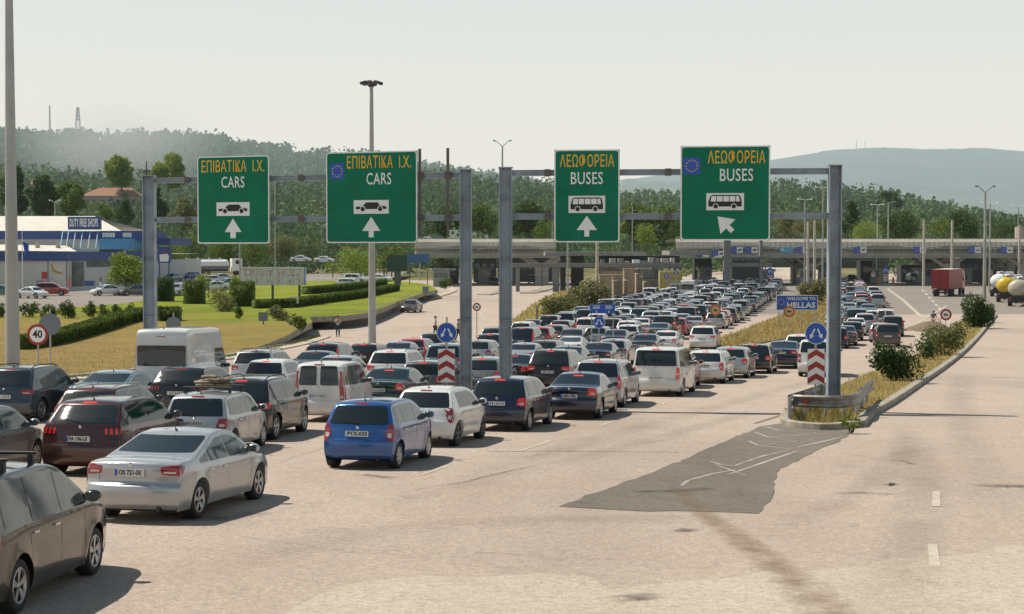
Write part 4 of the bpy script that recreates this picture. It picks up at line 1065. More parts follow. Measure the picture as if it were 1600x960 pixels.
L_CYP = fol('leaf_cypress', (.045, .085, .025), (.085, .13, .035)); L_DRY = fol('dry_stalks', (.52, .40, .16), (.42, .32, .12), (.34, .26, .10)); L_FLOWER = new_mat('pale_flower', (.62, .50, .42), .8)
M_BARK = new_mat('bark', (.09, .065, .045), .9, noise=(6, .4, None))
def cloud(cs, rs, dens, size, rng, shell=.45, squash=.8, nz=None):
    """leaf quads spread through a union of blobs; returns verts (n,4,3)"""
    out = []
    for c, r in zip(cs, rs):
        r = np.array(r if hasattr(r, '__len__') else (r, r, r), float); n = max(6, int(dens * (r[0]*r[1]*r[2]) ** (2/3)))
        d = rng.normal(size=(n, 3)); d /= np.linalg.norm(d, axis=1)[:, None]
        rad = shell + (1-shell) * rng.random(n) ** .6; bump = 1 + .18*np.sin(d[:, 0]*5 + c[0]) * np.cos(d[:, 2]*6 + c[1])
        p = np.array(c) + d * (rad*bump)[:, None] * r
        nrm = d + rng.normal(size=(n, 3))*.7; nrm /= np.linalg.norm(nrm, axis=1)[:, None]
        a = np.cross(nrm, rng.normal(size=(n, 3))); a /= np.linalg.norm(a, axis=1)[:, None]; b = np.cross(nrm, a)
        sz = size * (.6 + .8*rng.random(n))[:, None]
        out.append(np.stack([p - a*sz*.5, p + b*sz*.38, p + a*sz*.5, p - b*sz*.38], 1))
    return np.concatenate(out)
def cloud_mesh(name, Q, mats, midx=None):
    n = len(Q); return np_mesh(name, Q.reshape(-1, 3), np.arange(n*4).reshape(n, 4), mats, midx)
def bush(name, c, r, leaf, dens, mat, label, cat='bush', group=None, seed=0, lobes=9, stems=True, flower=0, pointed=0, parent_name=None):
    rng = np.random.default_rng(seed + 100); cs = []; rs = []
    rx, ry, rz = r
    for k in range(lobes):
        a = rng.random()*2*PI; q = rng.random()**.5*.62; h = rng.random()
        lr = .30 + .22*rng.random()
        cs.append((rx*q*math.cos(a), ry*q*math.sin(a), rz*(.35 + h*1.15)*(1 if not pointed else 1) ))
        rs.append((rx*lr*(1-.25*h), ry*lr*(1-.25*h), rz*lr*(1.2 + pointed)))
    cs.append((0, 0, rz*.75)); rs.append((rx*.62, ry*.62, rz*.75))
    Q = cloud(cs, rs, dens, leaf, rng); Q[:, :, 2] = np.maximum(Q[:, :, 2], .02)
    root = empty(name, c); tag(root, label, cat, group)
    mats = [mat, L_FLOWER]; mi = (rng.random(len(Q)) < flower).astype(int)
    link('foliage', cloud_mesh('foliage', Q, mats, mi), root)
    if stems:
        mb = MB()
        for k in range(5): a = k*1.3; mb.tube((rx*.1*math.cos(a), ry*.1*math.sin(a), -.1), (rx*.4*math.cos(a), ry*.4*math.sin(a), rz*.9), .03*rz+.01, .01, 6)
        mb.build('stem', [M_BARK], root)
    return root
def hedge(name, pts, w, h, leaf, dens, mat, label, cat='hedge', base=None, group=None, seed=1):
    """clipped hedge along a world polyline: an inner core of leaves plus a leafy skin"""
    rng = np.random.default_rng(seed); Qs = []; core = MB()
    z = base or (lambda x, y: ground(y))
    for a, b in zip(pts[:-1], pts[1:]):
        a = np.array(a[:2]); b = np.array(b[:2]); L_ = np.linalg.norm(b-a); n = int(dens*L_*(w + 2*h)); t = rng.random(n); side = rng.random(n); d = (b-a)/L_; nn = np.array([-d[1], d[0]])
        per = w + 2*h; u = side*per; x = np.where(u < h, -w/2, np.where(u < h+w, u-h-w/2, w/2)); zz = np.where(u < h, u, np.where(u < h+w, h, per-u))
        x = x + rng.normal(size=n)*.05*h; zz = zz + rng.normal(size=n)*.04*h
        p = np.column_stack([a[0] + d[0]*t*L_ + nn[0]*x, a[1] + d[1]*t*L_ + nn[1]*x, np.array([z(*(a + (b-a)*tt)) for tt in t]) + np.maximum(zz, .02)])
        A = rng.normal(size=(n, 3)); A /= np.linalg.norm(A, axis=1)[:, None]; B = np.cross(A, rng.normal(size=(n, 3))); B /= np.linalg.norm(B, axis=1)[:, None]; s = leaf*(.6+.8*rng.random(n))[:, None]
        Qs.append(np.stack([p-A*s*.5, p+B*s*.4, p+A*s*.5, p-B*s*.4], 1))
        za, zb_ = z(*a), z(*b); q = nn*w*.42
        core.add([(a[0]-q[0], a[1]-q[1], za), (a[0]+q[0], a[1]+q[1], za), (a[0]+q[0], a[1]+q[1], za+h*.93), (a[0]-q[0], a[1]-q[1], za+h*.93), (b[0]-q[0], b[1]-q[1], zb_), (b[0]+q[0], b[1]+q[1], zb_), (b[0]+q[0], b[1]+q[1], zb_+h*.93), (b[0]-q[0], b[1]-q[1], zb_+h*.93)],
                 [(0,1,2,3), (7,6,5,4), (3,2,6,7), (0,3,7,4), (1,5,6,2)])
    Q = np.concatenate(Qs); nq = len(Q)
    V = np.concatenate([Q.reshape(-1, 3), np.array(core.v)]); Fq = [list(f) for f in np.arange(nq*4).reshape(nq, 4)] + [[i + nq*4 for i in f] for f in core.f]
    me = np_mesh(name, V, np.array(Fq), [mat]); o = link(name, me); return tag(o, label, cat, group)
def tree(name, c, H, rad, mat, label, leaf=.5, dens=60, trunk=.25, seed=0, shape='round', group=None, lean=0, low=.3, cat='tree'):
    rng = np.random.default_rng(seed + 500); cs = []; rs = []; rad *= 1.22
    n = 16 if shape != 'thin' else 9
    for k in range(n):
        h = (k + rng.random())/n
        if shape == 'round': env = math.sin(PI*(.12 + .84*h))**.6
        elif shape == 'cone': env = (1-h)**.8 + .08
        elif shape == 'umbrella': env = (.4 + .6*math.sin(PI*h)) if h > .4 else .35
        elif shape == 'poplar': env = math.sin(PI*(.1+.85*h))**.5
        else: env = .8
        a = rng.random()*2*PI; q = rad*env*(.25 + .5*rng.random())
        cs.append((q*math.cos(a) + lean*h, q*math.sin(a), H*(low + (1-low)*h*.93))); lr = rad*(.30 + .22*rng.random())*(.55+.45*env); rs.append((lr, lr, lr*.85))
    Q = cloud(cs, rs, dens, leaf, rng)
    root = empty(name, c); tag(root, label, cat, group)
    link('crown', cloud_mesh('crown', Q, [mat]), root)
    mb = MB(); top = (lean*.6, 0, H*.75); mb.tube((0, 0, -.3), (lean*.25, 0, H*low), trunk, trunk*.75, 8); mb.tube((lean*.25, 0, H*low), top, trunk*.75, trunk*.2, 8)
    for k in range(0, n, 3): mb.tube((lean*.3, 0, H*(low + .05)), cs[k], trunk*.4, .03, 5)
    mb.build('trunk', [M_BARK], root); return root
def copy_tree(o, parent=None):
    c = o.copy(); COL.objects.link(c); c.parent = parent
    for ch in o.children: copy_tree(ch, c)
    return c
# ------------------------------------------------------------------ gantries
M_GANT = new_mat('gantry_paint', (.34, .41, .475), .45, .0, noise=(1.6, .4, (.24, .28, .32)))
M_RUST = new_mat('rusty_bracket', (.13, .12, .105), .8)
M_GREEN = new_mat('sign_green', (.0, .185, .10), .55, spec=.25, noise=(1.1, .22, None))
M_SWHITE = new_mat('sign_white', (.80, .82, .80), .5)
M_SYEL = new_mat('sign_yellow', (.80, .46, .02), .5)
M_SBLUE = new_mat('sign_blue', (.012, .085, .42), .4)
M_SBLACK = new_mat('sign_black', (.012, .012, .015), .5)
M_SRED = new_mat('sign_red', (.34, .022, .02), .45)
M_SORANGE = new_mat('sign_orange', (.46, .115, .04), .5)
M_SCREAM = new_mat('sign_cream', (.55, .40, .22), .5)
M_SBACK = new_mat('sign_back', (.17, .20, .23), .5, .3)
def gpost(mb, p, ztop, w=.40, d=.40):
    """H-section post, open towards the camera"""
    z0 = ground(p[1]) - .1; zc = (z0+ztop)/2; h = ztop - z0
    for sg in (-1, 1): mb.box((p[0]+sg*(w/2-.015), p[1], zc), (.03, d, h))
    mb.box((p[0], p[1]+d*.18, zc), (w-.07, .03, h))
    for k in range(4): mb.box((p[0], p[1]-.02, z0 + h*(k+.5)/4), (w-.066, d*.34, .02))
def gantry(pL, pR, label, brackets=()):
    root = empty('sign_gantry', ((pL[0]+pR[0])/2, (pL[1]+pR[1])/2, ground(pL[1]))); root_l = root.location.copy()
    tag(root, label, 'gantry', 'sign gantries over the lanes')
    def fin(mb, n, mats):
        o = mb.build(n, mats, root); o.data.transform(Matrix.Translation(-root_l)); return o
    for p, wd in ((pL, .46), (pR, .42)):
        mb = MB(); gpost(mb, p, 9.78, wd); mb.box((p[0], p[1], ground(p[1])+.03), (.75, .75, .08))
        for zz in (9.6, 8.12, 7.9, 9.35):
            for xx in (-.13, .13): mb.tube((p[0]+xx, p[1]-.22, zz), (p[0]+xx, p[1]-.17, zz), .022, n=6)
        o = fin(mb, 'post', [M_GANT])
        mb = MB(); mb.box((p[0], p[1], 9.79), (wd+.04, .44, .03)); fin(mb, 'post_cap', [M_GANT])
    for z in (9.60, 8.12):
        mb = MB(); a = Vector((*pL, z)); b = Vector((*pR, z)); d = (b-a).normalized()
        a += d*.2; b -= d*.2
        for dz in (-.09, .09): mb.bar(a+Vector((0,0,dz)), b+Vector((0,0,dz)), .22, .025)
        mb.bar(a, b, .03, .16); fin(mb, 'crossbeam', [M_GANT])
    for t in brackets:
        q = Vector((*pL, 0)).lerp(Vector((*pR, 0)), t); mb = MB()
        mb.box((q.x, q.y-.15, 9.0), (.10, .10, 3.1)); 
        for z in (9.6, 8.12): mb.box((q.x, q.y-.08, z), (.24, .20, .28))
        fin(mb, 'bracket', [M_RUST])
    for t in (.13, .34, .5, .78):
        q = Vector((*pL, 0)).lerp(Vector((*pR, 0)), t)
        for z in (9.6, 8.12): mb = MB(); mb.box((q.x, q.y-.02, z), (.20, .27, .24)); fin(mb, 'clamp', [M_RUST])
    return root
GA = ((-13.75, 63.2), (-1.62, 58.4)); GB = ((-.22, 56.9), (10.72, 55.4))
gantry(*GA, 'blue steel gantry over the left lanes carrying the two car signs', (.70+.165, .948))
gantry(*GB, 'blue steel gantry over the right lanes carrying the two bus signs')
mb = MB(); mb.tube((-13.85, 63.2, 9.8), (-13.85, 63.2, 10.35), .04, .02, 6); mb.box((-13.85, 63.2, 9.95), (.22, .22, .12)); 
o = tag(mb.build('loudspeaker_stub', [M_RUST]), 'dark stub fitting on top of the left gantry\'s outer post', 'fitting')
def gantry_frame(G, x_px, y_px, off=.34):
    """world point on the gantry's sign plane under a photo point"""
    (x0, y0), (x1, y1) = G; n = Vector((y1-y0, -(x1-x0))).normalized()
    if n.y > 0: n = -n
    P0 = Vector((x0, y0)) + n*off; d = ray(x_px, y_px); t = ((P0.x*n.x + P0.y*n.y)) / (d.x*n.x + d.y*n.y)
    return EYE + d*t, math.atan2(y1-y0, x1-x0)
def big_sign(G, px, label, name_gr, name_en, pict, arrow_dir, eu=False):
    (xl, yt, xr, yb) = px
    a, ang = gantry_frame(G, xl, yb); b, _ = gantry_frame(G, xr, yb); c, _ = gantry_frame(G, (xl+xr)/2, yt)
    W = (Vector((b.x, b.y)) - Vector((a.x, a.y))).length; H = c.z - (a.z+b.z)/2
    root = empty('lane_sign', (a+b)/2 + Vector((0, 0, 0)), ang); root.location.z = (a.z+b.z)/2
    tag(root, label, 'sign', 'green overhead lane signs')
    mb = MB(); mb.box((0, .03, H/2), (W, .05, H)); 
    for z in (H*.1, H*.35, H*.65, H*.9): mb.box((0, .10, z), (W*.95, .09, .06))
    mb.build('panel', [M_STEEL], root)
    P = Plate(0); r = .10
    P.rect(-W/2, 0, W/2, H, .5, M_SWHITE and 0, .12); P.rect(-W/2+.045, .045, W/2-.045, H-.045, 1.2, 1, .09)
    for q in ((-.17, .17) if eu else (.0,)):
        P.rect(W*q-.006, .06, W*q+.006, H-.06, 1.6, 6)
    u = W/2 if not eu else W*.60; x0 = 0 if not eu else W*.085
    gx = 0 if not eu else W*(.085 if pict == 'car' else .125)
    tw = W*((.875 if pict == 'car' else .83) if not eu else (.70 if pict == 'car' else .64))
    def fit(txt, cx, cz, size, lay, m, width, off=.012):
        vs, fs = text_mesh(txt, size, 1, off*size, 1.06); xs = [v[0] for v in vs]; k = width/(max(xs)-min(xs)); mid = (max(xs)+min(xs))/2
        P.mb.add([((x-mid)*k + cx, -.004*lay, z + cz) for x, z in vs], fs, m)
    if pict == 'car': fit('ΕΠΙΒΑΤΙΚΑ  I.X.', gx, H*.875, H*.185, 2, 2, tw, .006); fit(name_en, gx, H*.695, H*.18, 2, 3, W*(.32 if not eu else .27), .006)
    else: fit('ΛΕΩΦΟΡΕΙΑ', gx, H*.87, H*.18, 2, 2, tw, .008); fit(name_en, gx, H*.685, H*.185, 2, 3, W*(.49 if not eu else .37), .006)
    bw, bh = (W*.46, H*.155) if not eu else (W*.385, H*.15)
    if pict == 'bus': bw, bh = (W*.56, H*.185) if not eu else (W*.42, H*.18)
    cz = H*.395 if pict == 'car' else H*.41
    P.rect(x0*0-bw/2, cz-bh/2, bw/2, cz+bh/2, 2, 3)
    def Q(l): return [(x*bw*.5, cz + z*bh*.5) for x, z in l]
    if pict == 'car':
        P.poly(Q([(-.86, -.32), (-.88, .02), (-.62, .08), (-.48, .16), (-.28, .66), (.38, .66), (.50, .20), (.80, .10), (.88, -.05), (.86, -.32)]), 3, 4)
        for x in (-.48, .52):
            P.mb.add([(x*bw*.5 + math.cos(t*PI/10)*bh*.23, -.004*4, cz - bh*.15 + math.sin(t*PI/10)*bh*.23) for t in range(20)], [tuple(range(20))], 3)
            P.mb.add([(x*bw*.5 + math.cos(t*PI/10)*bh*.17, -.004*5, cz - bh*.15 + math.sin(t*PI/10)*bh*.17) for t in range(20)], [tuple(range(20))], 4)
    else:
        P.poly(Q([(-.88, -.58), (-.90, -.05), (-.78, .68), (-.68, .80), (.74, .80), (.82, .62), (.88, -.05), (.88, -.58)]), 3, 4)
        xs = [-.80, -.46, -.12, .22, .56, .80]
        for i, (xa, xb) in enumerate(zip(xs[:-1], xs[1:])):
            P.poly(Q([(xa+.02, .02), (xb-.02, .02), (xb-.02 - (.05 if i == 4 else 0), .66), (xa+.02 + (.06 if i == 0 else 0), .66)]), 4, 3)
        for x in (-.50, .46):
            P.mb.add([(x*bw*.5 + math.cos(t*PI/10)*bh*.17, -.004*5, cz - bh*.27 + math.sin(t*PI/10)*bh*.17) for t in range(20)], [tuple(range(20))], 3)
            P.mb.add([(x*bw*.5 + math.cos(t*PI/10)*bh*.13, -.004*6, cz - bh*.27 + math.sin(t*PI/10)*bh*.13) for t in range(20)], [tuple(range(20))], 4)
    az = H*.175
    P.poly(arrow(0, az, H*.225, W*.055 if eu else W*.075, H*.22, H*.155, -45 if arrow_dir == 'ul' else 0), 2, 3)
    if eu:
        ex, ez, es = -W*.375, H*.79, H*.088; P.rect(ex-es, ez-es, ex+es, ez+es, 2, 5)
        for k in range(12):
            a_ = 2*PI*k/12; sx_, sz_ = ex + es*.68*math.cos(a_), ez + es*.68*math.sin(a_); st = []
            for j in range(10): rr = es*.13 if j % 2 == 0 else es*.055; st.append((sx_ + rr*math.sin(PI*j/5), sz_ + rr*math.cos(PI*j/5)))
            P.poly(st, 3, 2)
    P.mb.build('face', [M_SWHITE, M_GREEN, M_SYEL, M_SWHITE, M_SBLACK, M_SBLUE, new_mat('panel_seam', (.0, .11, .06), .6)], root)
    return root
big_sign(GA, (309, 244, 421, 381), 'green CARS sign with Greek lettering and no flag, on the left gantry', '', 'CARS', 'car', 'up')
big_sign(GA, (510, 237, 652, 380), 'wide green CARS sign with a ring-of-stars flag, on the left gantry', '', 'CARS', 'car', 'up', True)
big_sign(GB, (866, 234, 968, 379), 'narrow green BUSES sign with an upright arrow, on the right gantry', '', 'BUSES', 'bus', 'up')
big_sign(GB, (1063, 228, 1203, 376), 'wide green BUSES sign with a slanting arrow and ring-of-stars flag', '', 'BUSES', 'bus', 'ul', True)

# ------------------------------------------------------------------ small signs
OBST = []
def round_sign(px, py, r_px, Y, kind, label, board=None, post_px=None, group=None, cat='road sign'):
    """post with a round disc; kind picks the face"""
    c = atY(px, py, Y); s = F/Y; r = r_px/s; g = ground(Y); OBST.append((c.x, Y, .2))
    root = empty('road_sign', (c.x, Y, g)); tag(root, label, cat, group); h = c.z - g
    mb = MB(); mb.tube((0, .04, -.1), (0, .04, h + r + (.18 if kind in ('split', 'back') else .03)), .035, n=10); mb.build('post', [M_STEEL], root)
    mb = MB(); mb.lathe([(.001, 0), (r, 0), (r, .02), (.001, .02)], 'y', (0, -.02, h), 32, 0, False)
    P = Plate(-.022); a = h
    if kind in ('split', 'splitw'):
        P.disc(0, a, r*.985, 1, 1); P.disc(0, a, r*.93, 2, 2) 
        for sg in (-1, 1):
            P.poly([(x*1.0, z) for x, z in arrow(sg*r*.34, a - r*.05, r*1.0, r*.13, r*.42, r*.40, 180 - sg*25 if False else (180+25*(-sg)))], 3, 1)
        if kind == 'splitw': P.poly([(-r*.22, a+r*.36), (r*.22, a+r*.36), (r*.26, a+r*.48), (-r*.26, a+r*.48)], 3, 1)
        mats = [M_SBACK, M_SWHITE, M_SBLUE]
    elif kind == '40':
        P.disc(0, a, r, 1, 2); P.disc(0, a, r*.74, 2, 1); P.text('40', 0, a - r*.0, r*1.0, 3, 3, .92, .012); mats = [M_SBACK, M_SWHITE, M_SRED, M_SBLACK]
    elif kind == 'truck':
        P.disc(0, a, r, 1, 2); P.disc(0, a, r*.68, 2, 1); P.rect(-r*.36, a-r*.12, r*.16, a+r*.16, 3, 3); P.rect(r*.18, a-r*.12, r*.38, a+r*.06, 3, 3)
        for x in (-.22, .22): P.disc(x*r, a-r*.16, r*.09, 3.5, 3, 10)
        mats = [M_SBACK, M_SCREAM if 'orange' in label else M_SWHITE, M_SORANGE if 'orange' in label else M_SRED, M_SBLACK]
    elif kind == 'arrowsq': P.disc(0, a, r, 1, 1); P.poly(arrow(0, a, r*1.2, r*.25, r*.7, r*.5), 2, 2); mats = [M_SBACK, M_SBLUE, M_SWHITE]
    else: mats = [M_SBACK]
    mb.add([], []); 
    o_ = len(mb.v); mb.v += P.mb.v; mb.f += [[i + o_ for i in f] for f in P.mb.f]; mb.m += P.mb.m; mb.sm += P.mb.sm
    mb.build('disc', mats, root)
    if board:
        x0, y0, x1, y1 = board; w_ = (x1-x0)/s; zt = atY(px, y0, Y).z - g; zb_ = atY(px, y1, Y).z - g; off = ((x0+x1)/2 - px)/s
        b = MB(); b.box((off, 0, (zt+zb_)/2), (w_, .03, zt-zb_)); P = Plate(-.016); P.rect(off-w_/2+.01, zb_+.01, off+w_/2-.01, zt-.01, 1, 1)
        H_ = zt-zb_; n = 3; st = H_/n
        for k in range(n):
            z0 = zb_ + .02 + k*st; t = st*.48; up = st*.42; e = w_/2-.015
            q = [(off-e, z0), (off, z0+up), (off+e, z0), (off+e, z0+t), (off, min(z0+up+t, zt-.02)), (off-e, z0+t)]
            P.poly([q[0], q[1], q[4], q[5]], 2, 2); P.poly([q[1], q[2], q[3], q[4]], 2, 2)
        o_ = len(b.v); b.v += P.mb.v; b.f += [[i + o_ for i in f] for f in P.mb.f]; b.m += P.mb.m; b.sm += P.mb.sm
        b.build('chevron_board', [M_SBACK, M_SWHITE, M_SRED], root)
    return root
round_sign(698, 520, 16, 58.0, 'split', 'blue disc with two white down arrows above a chevron board, beside the left gantry', (684, 545, 711, 598), cat='road sign')
round_sign(1275, 521, 17.5, 53.2, 'split', 'blue disc with two white down arrows above a chevron board, behind the guard rail', (1262, 545, 1289, 601))
round_sign(59, 523, 16.5, 65, '40', 'round red-rimmed white 40 speed limit sign beside the left lamp mast')
round_sign(78, 507, 17, 69, 'back', 'grey back of a round road sign just behind the 40 sign')
round_sign(271, 507, 12, 80, 'back', 'grey back of a round road sign seen over the high white van')
round_sign(936, 504, 9.5, 103, 'splitw', 'small blue disc with a white arrow pair under the blue board among the cars')
round_sign(1118, 485, 9, 148, 'truck', 'orange-rimmed no-lorries sign standing among the queueing cars')
round_sign(1233, 487, 9, 139, 'truck', 'orange-rimmed no-lorries sign just in front of the welcome board')
round_sign(1478, 492, 9, 150, 'truck', 'round red-rimmed no-lorries sign on the right island')
round_sign(745, 480, 6.5, 118, 'truck', 'small red-rimmed no-lorries sign behind the left gantry\'s right post')
# blue board above the small disc
root = empty('direction_board', (5.4, 103.6, ground(103.6))); tag(root, 'small blue two-panel board on posts above the queueing cars', 'sign'); s = F/103.6; OBST += [(4.9, 103.6, .2), (6.3, 103.6, .2)]
h0, h1 = atY(940, 490, 103.6).z - ground(103.6), atY(940, 475.5, 103.6).z - ground(103.6); xa, xb = (922-800)/s - 5.4, (961-800)/s - 5.4
mb = MB(); mb.box(((xa+xb)/2, 0, (h0+h1)/2), (xb-xa, .04, h1-h0)); P = Plate(-.022); P.rect(xa, h0, xb, h1, 1, 1)
for q in (.25, .75):
    cx = lerp(xa, xb, q)
    for k in range(3): P.rect(cx-.22, h1-.13-.075*k, cx+.22, h1-.10-.075*k, 2, 0)
    P.poly(arrow(cx, h0+.10, .16, .04, .12, .08, 180), 2, 0)
o_ = len(mb.v); mb.v += P.mb.v; mb.f += [[i + o_ for i in f] for f in P.mb.f]; mb.m += P.mb.m; mb.sm += P.mb.sm
mb.build('panel', [M_SWHITE, M_SBLUE], root)
for x in (xa+.1, xb-.1): b = MB(); b.tube((x, .05, -.1), (x, .05, h1), .03, n=8); b.build('post', [M_STEEL], root)
# welcome board
Yw = 150.5; s = F/Yw; root = empty('welcome_board', ((1245.5-800)/s, Yw, ground(Yw))); tag(root, 'blue WELCOME TO HELLAS board on three posts in the dry grass median', 'sign'); g = ground(Yw)
x0, x1 = (1213-1245.5)/s, (1278-1245.5)/s; z0, z1 = atY(1245, 485, Yw).z - g, atY(1245, 461.5, Yw).z - g
mb = MB(); mb.box(((x0+x1)/2, 0, (z0+z1)/2), (x1-x0, .05, z1-z0)); P = Plate(-.028); P.rect(x0, z0, x1, z1, 1, 0); P.rect(x0+.05, z0+.05, x1-.05, z1-.05, 2, 1)
def fit2(P, txt, cx, cz, size, lay, m, width, off=.02):
    vs, fs = text_mesh(txt, size, 1, off*size, 1.05); xs = [v[0] for v in vs]; k = width/(max(xs)-min(xs)); mid = (max(xs)+min(xs))/2
    P.mb.add([((x-mid)*k + cx, P.y - .004*lay, z + cz) for x, z in vs], fs, m)
H_ = z1-z0; fit2(P, 'WELCOME TO', x0+(x1-x0)*.60, z0+H_*.76, H_*.27, 3, 0, (x1-x0)*.68); fit2(P, 'HELLAS', x0+(x1-x0)*.60, z0+H_*.32, H_*.50, 3, 0, (x1-x0)*.68, .03)
for k in range(12): a = 2*PI*k/12; P.disc(x0+(x1-x0)*.12 + .26*math.cos(a), z0+H_*.55+.26*math.sin(a), .035, 3, 2, 6)
o_ = len(mb.v); mb.v += P.mb.v; mb.f += [[i + o_ for i in f] for f in P.mb.f]; mb.m += [m_ if m_ else 0 for m_ in P.mb.m]; mb.sm += P.mb.sm
mb.build('panel', [M_SWHITE, M_SBLUE, M_SYEL], root)
for q in (.07, .62, .93): b = MB(); b.tube((lerp(x0, x1, q), .07, -.1), (lerp(x0, x1, q), .07, z1), .045, n=8); b.build('post', [M_STEEL], root)

# ------------------------------------------------------------------ guard rail round the island's tip
def rail_pts(lst): return [Vector((*W2(*p), 0)) for p in lst]
rl = bezier_open([tuple(W2(1234, 664)), tuple(W2(1236, 660)), tuple(W2(1262, 661)), tuple(W2(1300, 662)), tuple(W2(1328, 660)), tuple(W2(1343, 648)), tuple(W2(1352, 637)), tuple(W2(1361, 630))], 5)
rl2 = bezier_open([tuple(W2(1236, 660)), tuple(W2(1262, 650)), tuple(W2(1300, 632))], 5)
root = empty('guard_rail', (rl[0][0], rl[0][1], ground(rl[0][1]))); tag(root, 'galvanised guard rail bent round the tip of the right island', 'guard rail')
prof = [(0, .80), (.05, .775), (.07, .72), (.02, .665), (.0, .61), (.02, .555), (.07, .50), (.05, .445), (0, .42)]
for L_, sgn in ((rl, 1), (rl2, -1)):
    mb = MB(); PP = [Vector(p) for p in L_]; V = []
    for i, p in enumerate(PP):
        d = (PP[min(i+1, len(PP)-1)] - PP[max(i-1, 0)]).normalized(); n_ = Vector((d.y, -d.x))*sgn
        lift = .0
        for o_, z in prof: V.append(Vector((p.x + n_.x*(o_+.05), p.y + n_.y*(o_+.05), ground(p.y) + z + .05 + lift)) - root.location)
    k = len(prof); mb.add(V, [(i*k+j, i*k+j+1, (i+1)*k+j+1, (i+1)*k+j) for i in range(len(PP)-1) for j in range(k-1)], 0, True)
    mb.build('rail_beam', [new_mat('weathered_rail', (.27, .275, .27), .5, .5, noise=(3, .4, (.16, .13, .10)))], root)
    for i in range(1, len(PP), 7 if sgn > 0 else 6):
        b = MB(); q = PP[i]; b.box(Vector((q.x, q.y+.05, ground(q.y)+.38)) - root.location, (.10, .12, .86)); b.build('post', [M_STEEL], root)
b = MB(); q = PP[0]; b.box(Vector((W2(1256, 661)[0], W2(1256, 661)[1]-.13, ground(52)+.69)) - root.location, (.16, .02, .10)); b.build('reflector', [M_SRED], root)

# ------------------------------------------------------------------ lamp masts and poles
M_GALV = new_mat('mast_steel', (.40, .40, .385), .5, .35, noise=(.7, .18, None)); M_CPOLE = new_mat('concrete_pole', (.50, .45, .37), .8, noise=(.8, .15, None)); M_DARKM = new_mat('lamp_dark', (.05, .05, .05), .6)
M_DPOLE = new_mat('dark_pole', (.10, .105, .11), .6)
def mast(px, y_top, y_base, Y, r0, r1, head, label, mat=None, group=None, cat='lamp mast', name='lamp_mast'):
    X = atY(px, y_base, Y).x; zt = atY(px, y_top, Y).z; g = ground(Y); root = empty(name, (X, Y, g)); tag(root, label, cat, group); h = zt - g
    mb = MB(); mb.tube((0, 0, -.2), (0, 0, h), r0, r1, 14); mb.build('pole', [mat or M_GALV], root)
    if head == 'crown':
        mb = MB(); mb.lathe([(r1+.03, -.25), (.30, -.15), (.30, -.05), (r1, .02)], 'z', (0, 0, h), 14); mb.build('lamp_ring', [M_DARKM], root)
        for k in range(6):
            a = 2*PI*k/6+.3; b = MB(); c_ = (.62*math.cos(a), .62*math.sin(a), h+.06); b.bar((.1*math.cos(a), .1*math.sin(a), h-.05), c_, .07, .07); b.box(c_, (.44, .32, .20), a, ry=.3); b.build('floodlight', [M_DARKM], root)
    elif head in ('Y', 'T', 'twin'):
        for sg in (-1, 1):
            b = MB(); up = .75 if head == 'Y' else (.05 if head == 'T' else .35); l = 1.0 if head != 'twin' else .8
            b.tube((0, 0, h-.1), (sg*l, 0, h+up), .05, .04, 8); b.lathe([(.001, -.12), (.20, -.10), (.26, .0), (.14, .10), (.001, .12)], 'x', (0, 0, 0), 10)
            n0 = len(b.v) - 50; b.v[n0:] = [(sg*(l+.2) + x*3.4*.5+0, y*.8, h+up + z*.45) for x, y, z in b.v[n0:]]
            b.build('lamp_arm', [M_DARKM if head == 'Y' else M_WHITE], root)
    elif head == 'single':
        b = MB(); b.tube((0, 0, h-.1), (.9, 0, h+.2), .04, .03, 8); b.box((1.2, 0, h+.22), (.7, .25, .12)); b.build('lamp_arm', [M_STEEL], root)
    return root
def ob(X, Y, r=.3): OBST.append((X, Y, r))
mast(581.5, 131, 534, 122, .30, .13, 'crown', 'very tall grey floodlight mast behind the star-flagged CARS sign'); ob(atY(581.5, 534, 122).x, 122)
mast(20, -120, 577, 74, .33, .14, 'crown', 'thick pale mast rising out of the picture at its left edge'); ob(atY(20, 577, 74).x, 74)
mast(785, 228, 452, 250, .22, .12, 'Y', 'tall thin mast with two raised lamps, behind the posts where the gantries meet')
mast(1538, 300, 470, 225, .26, .14, 'Y', 'tall pale mast with two lamps in a Y, behind the rightmost bush')
mast(1546, 318, 458, 262, .16, .10, 'T', 'thinner twin-lamp mast just right of the Y-shaped one')
mast(1285, 293, 442, 285, .17, .10, 'T', 'pale twin-lamp mast seen just left of the right gantry post')
mast(1257, 312, 442, 300, .16, .10, 'T', 'slim twin-lamp mast near the welcome board\'s right end')
mast(1370, 320, 452, 330, .15, .10, 'T', 'slender twin-lamp mast behind the canopy, left of a pair')
mast(1387, 317, 452, 322, .15, .10, 'single', 'slender single-lamp mast behind the canopy, right of a pair')
mast(1590, 324, 452, 345, .15, .10, 'twin', 'far twin-lamp mast above the canopy near the right edge')
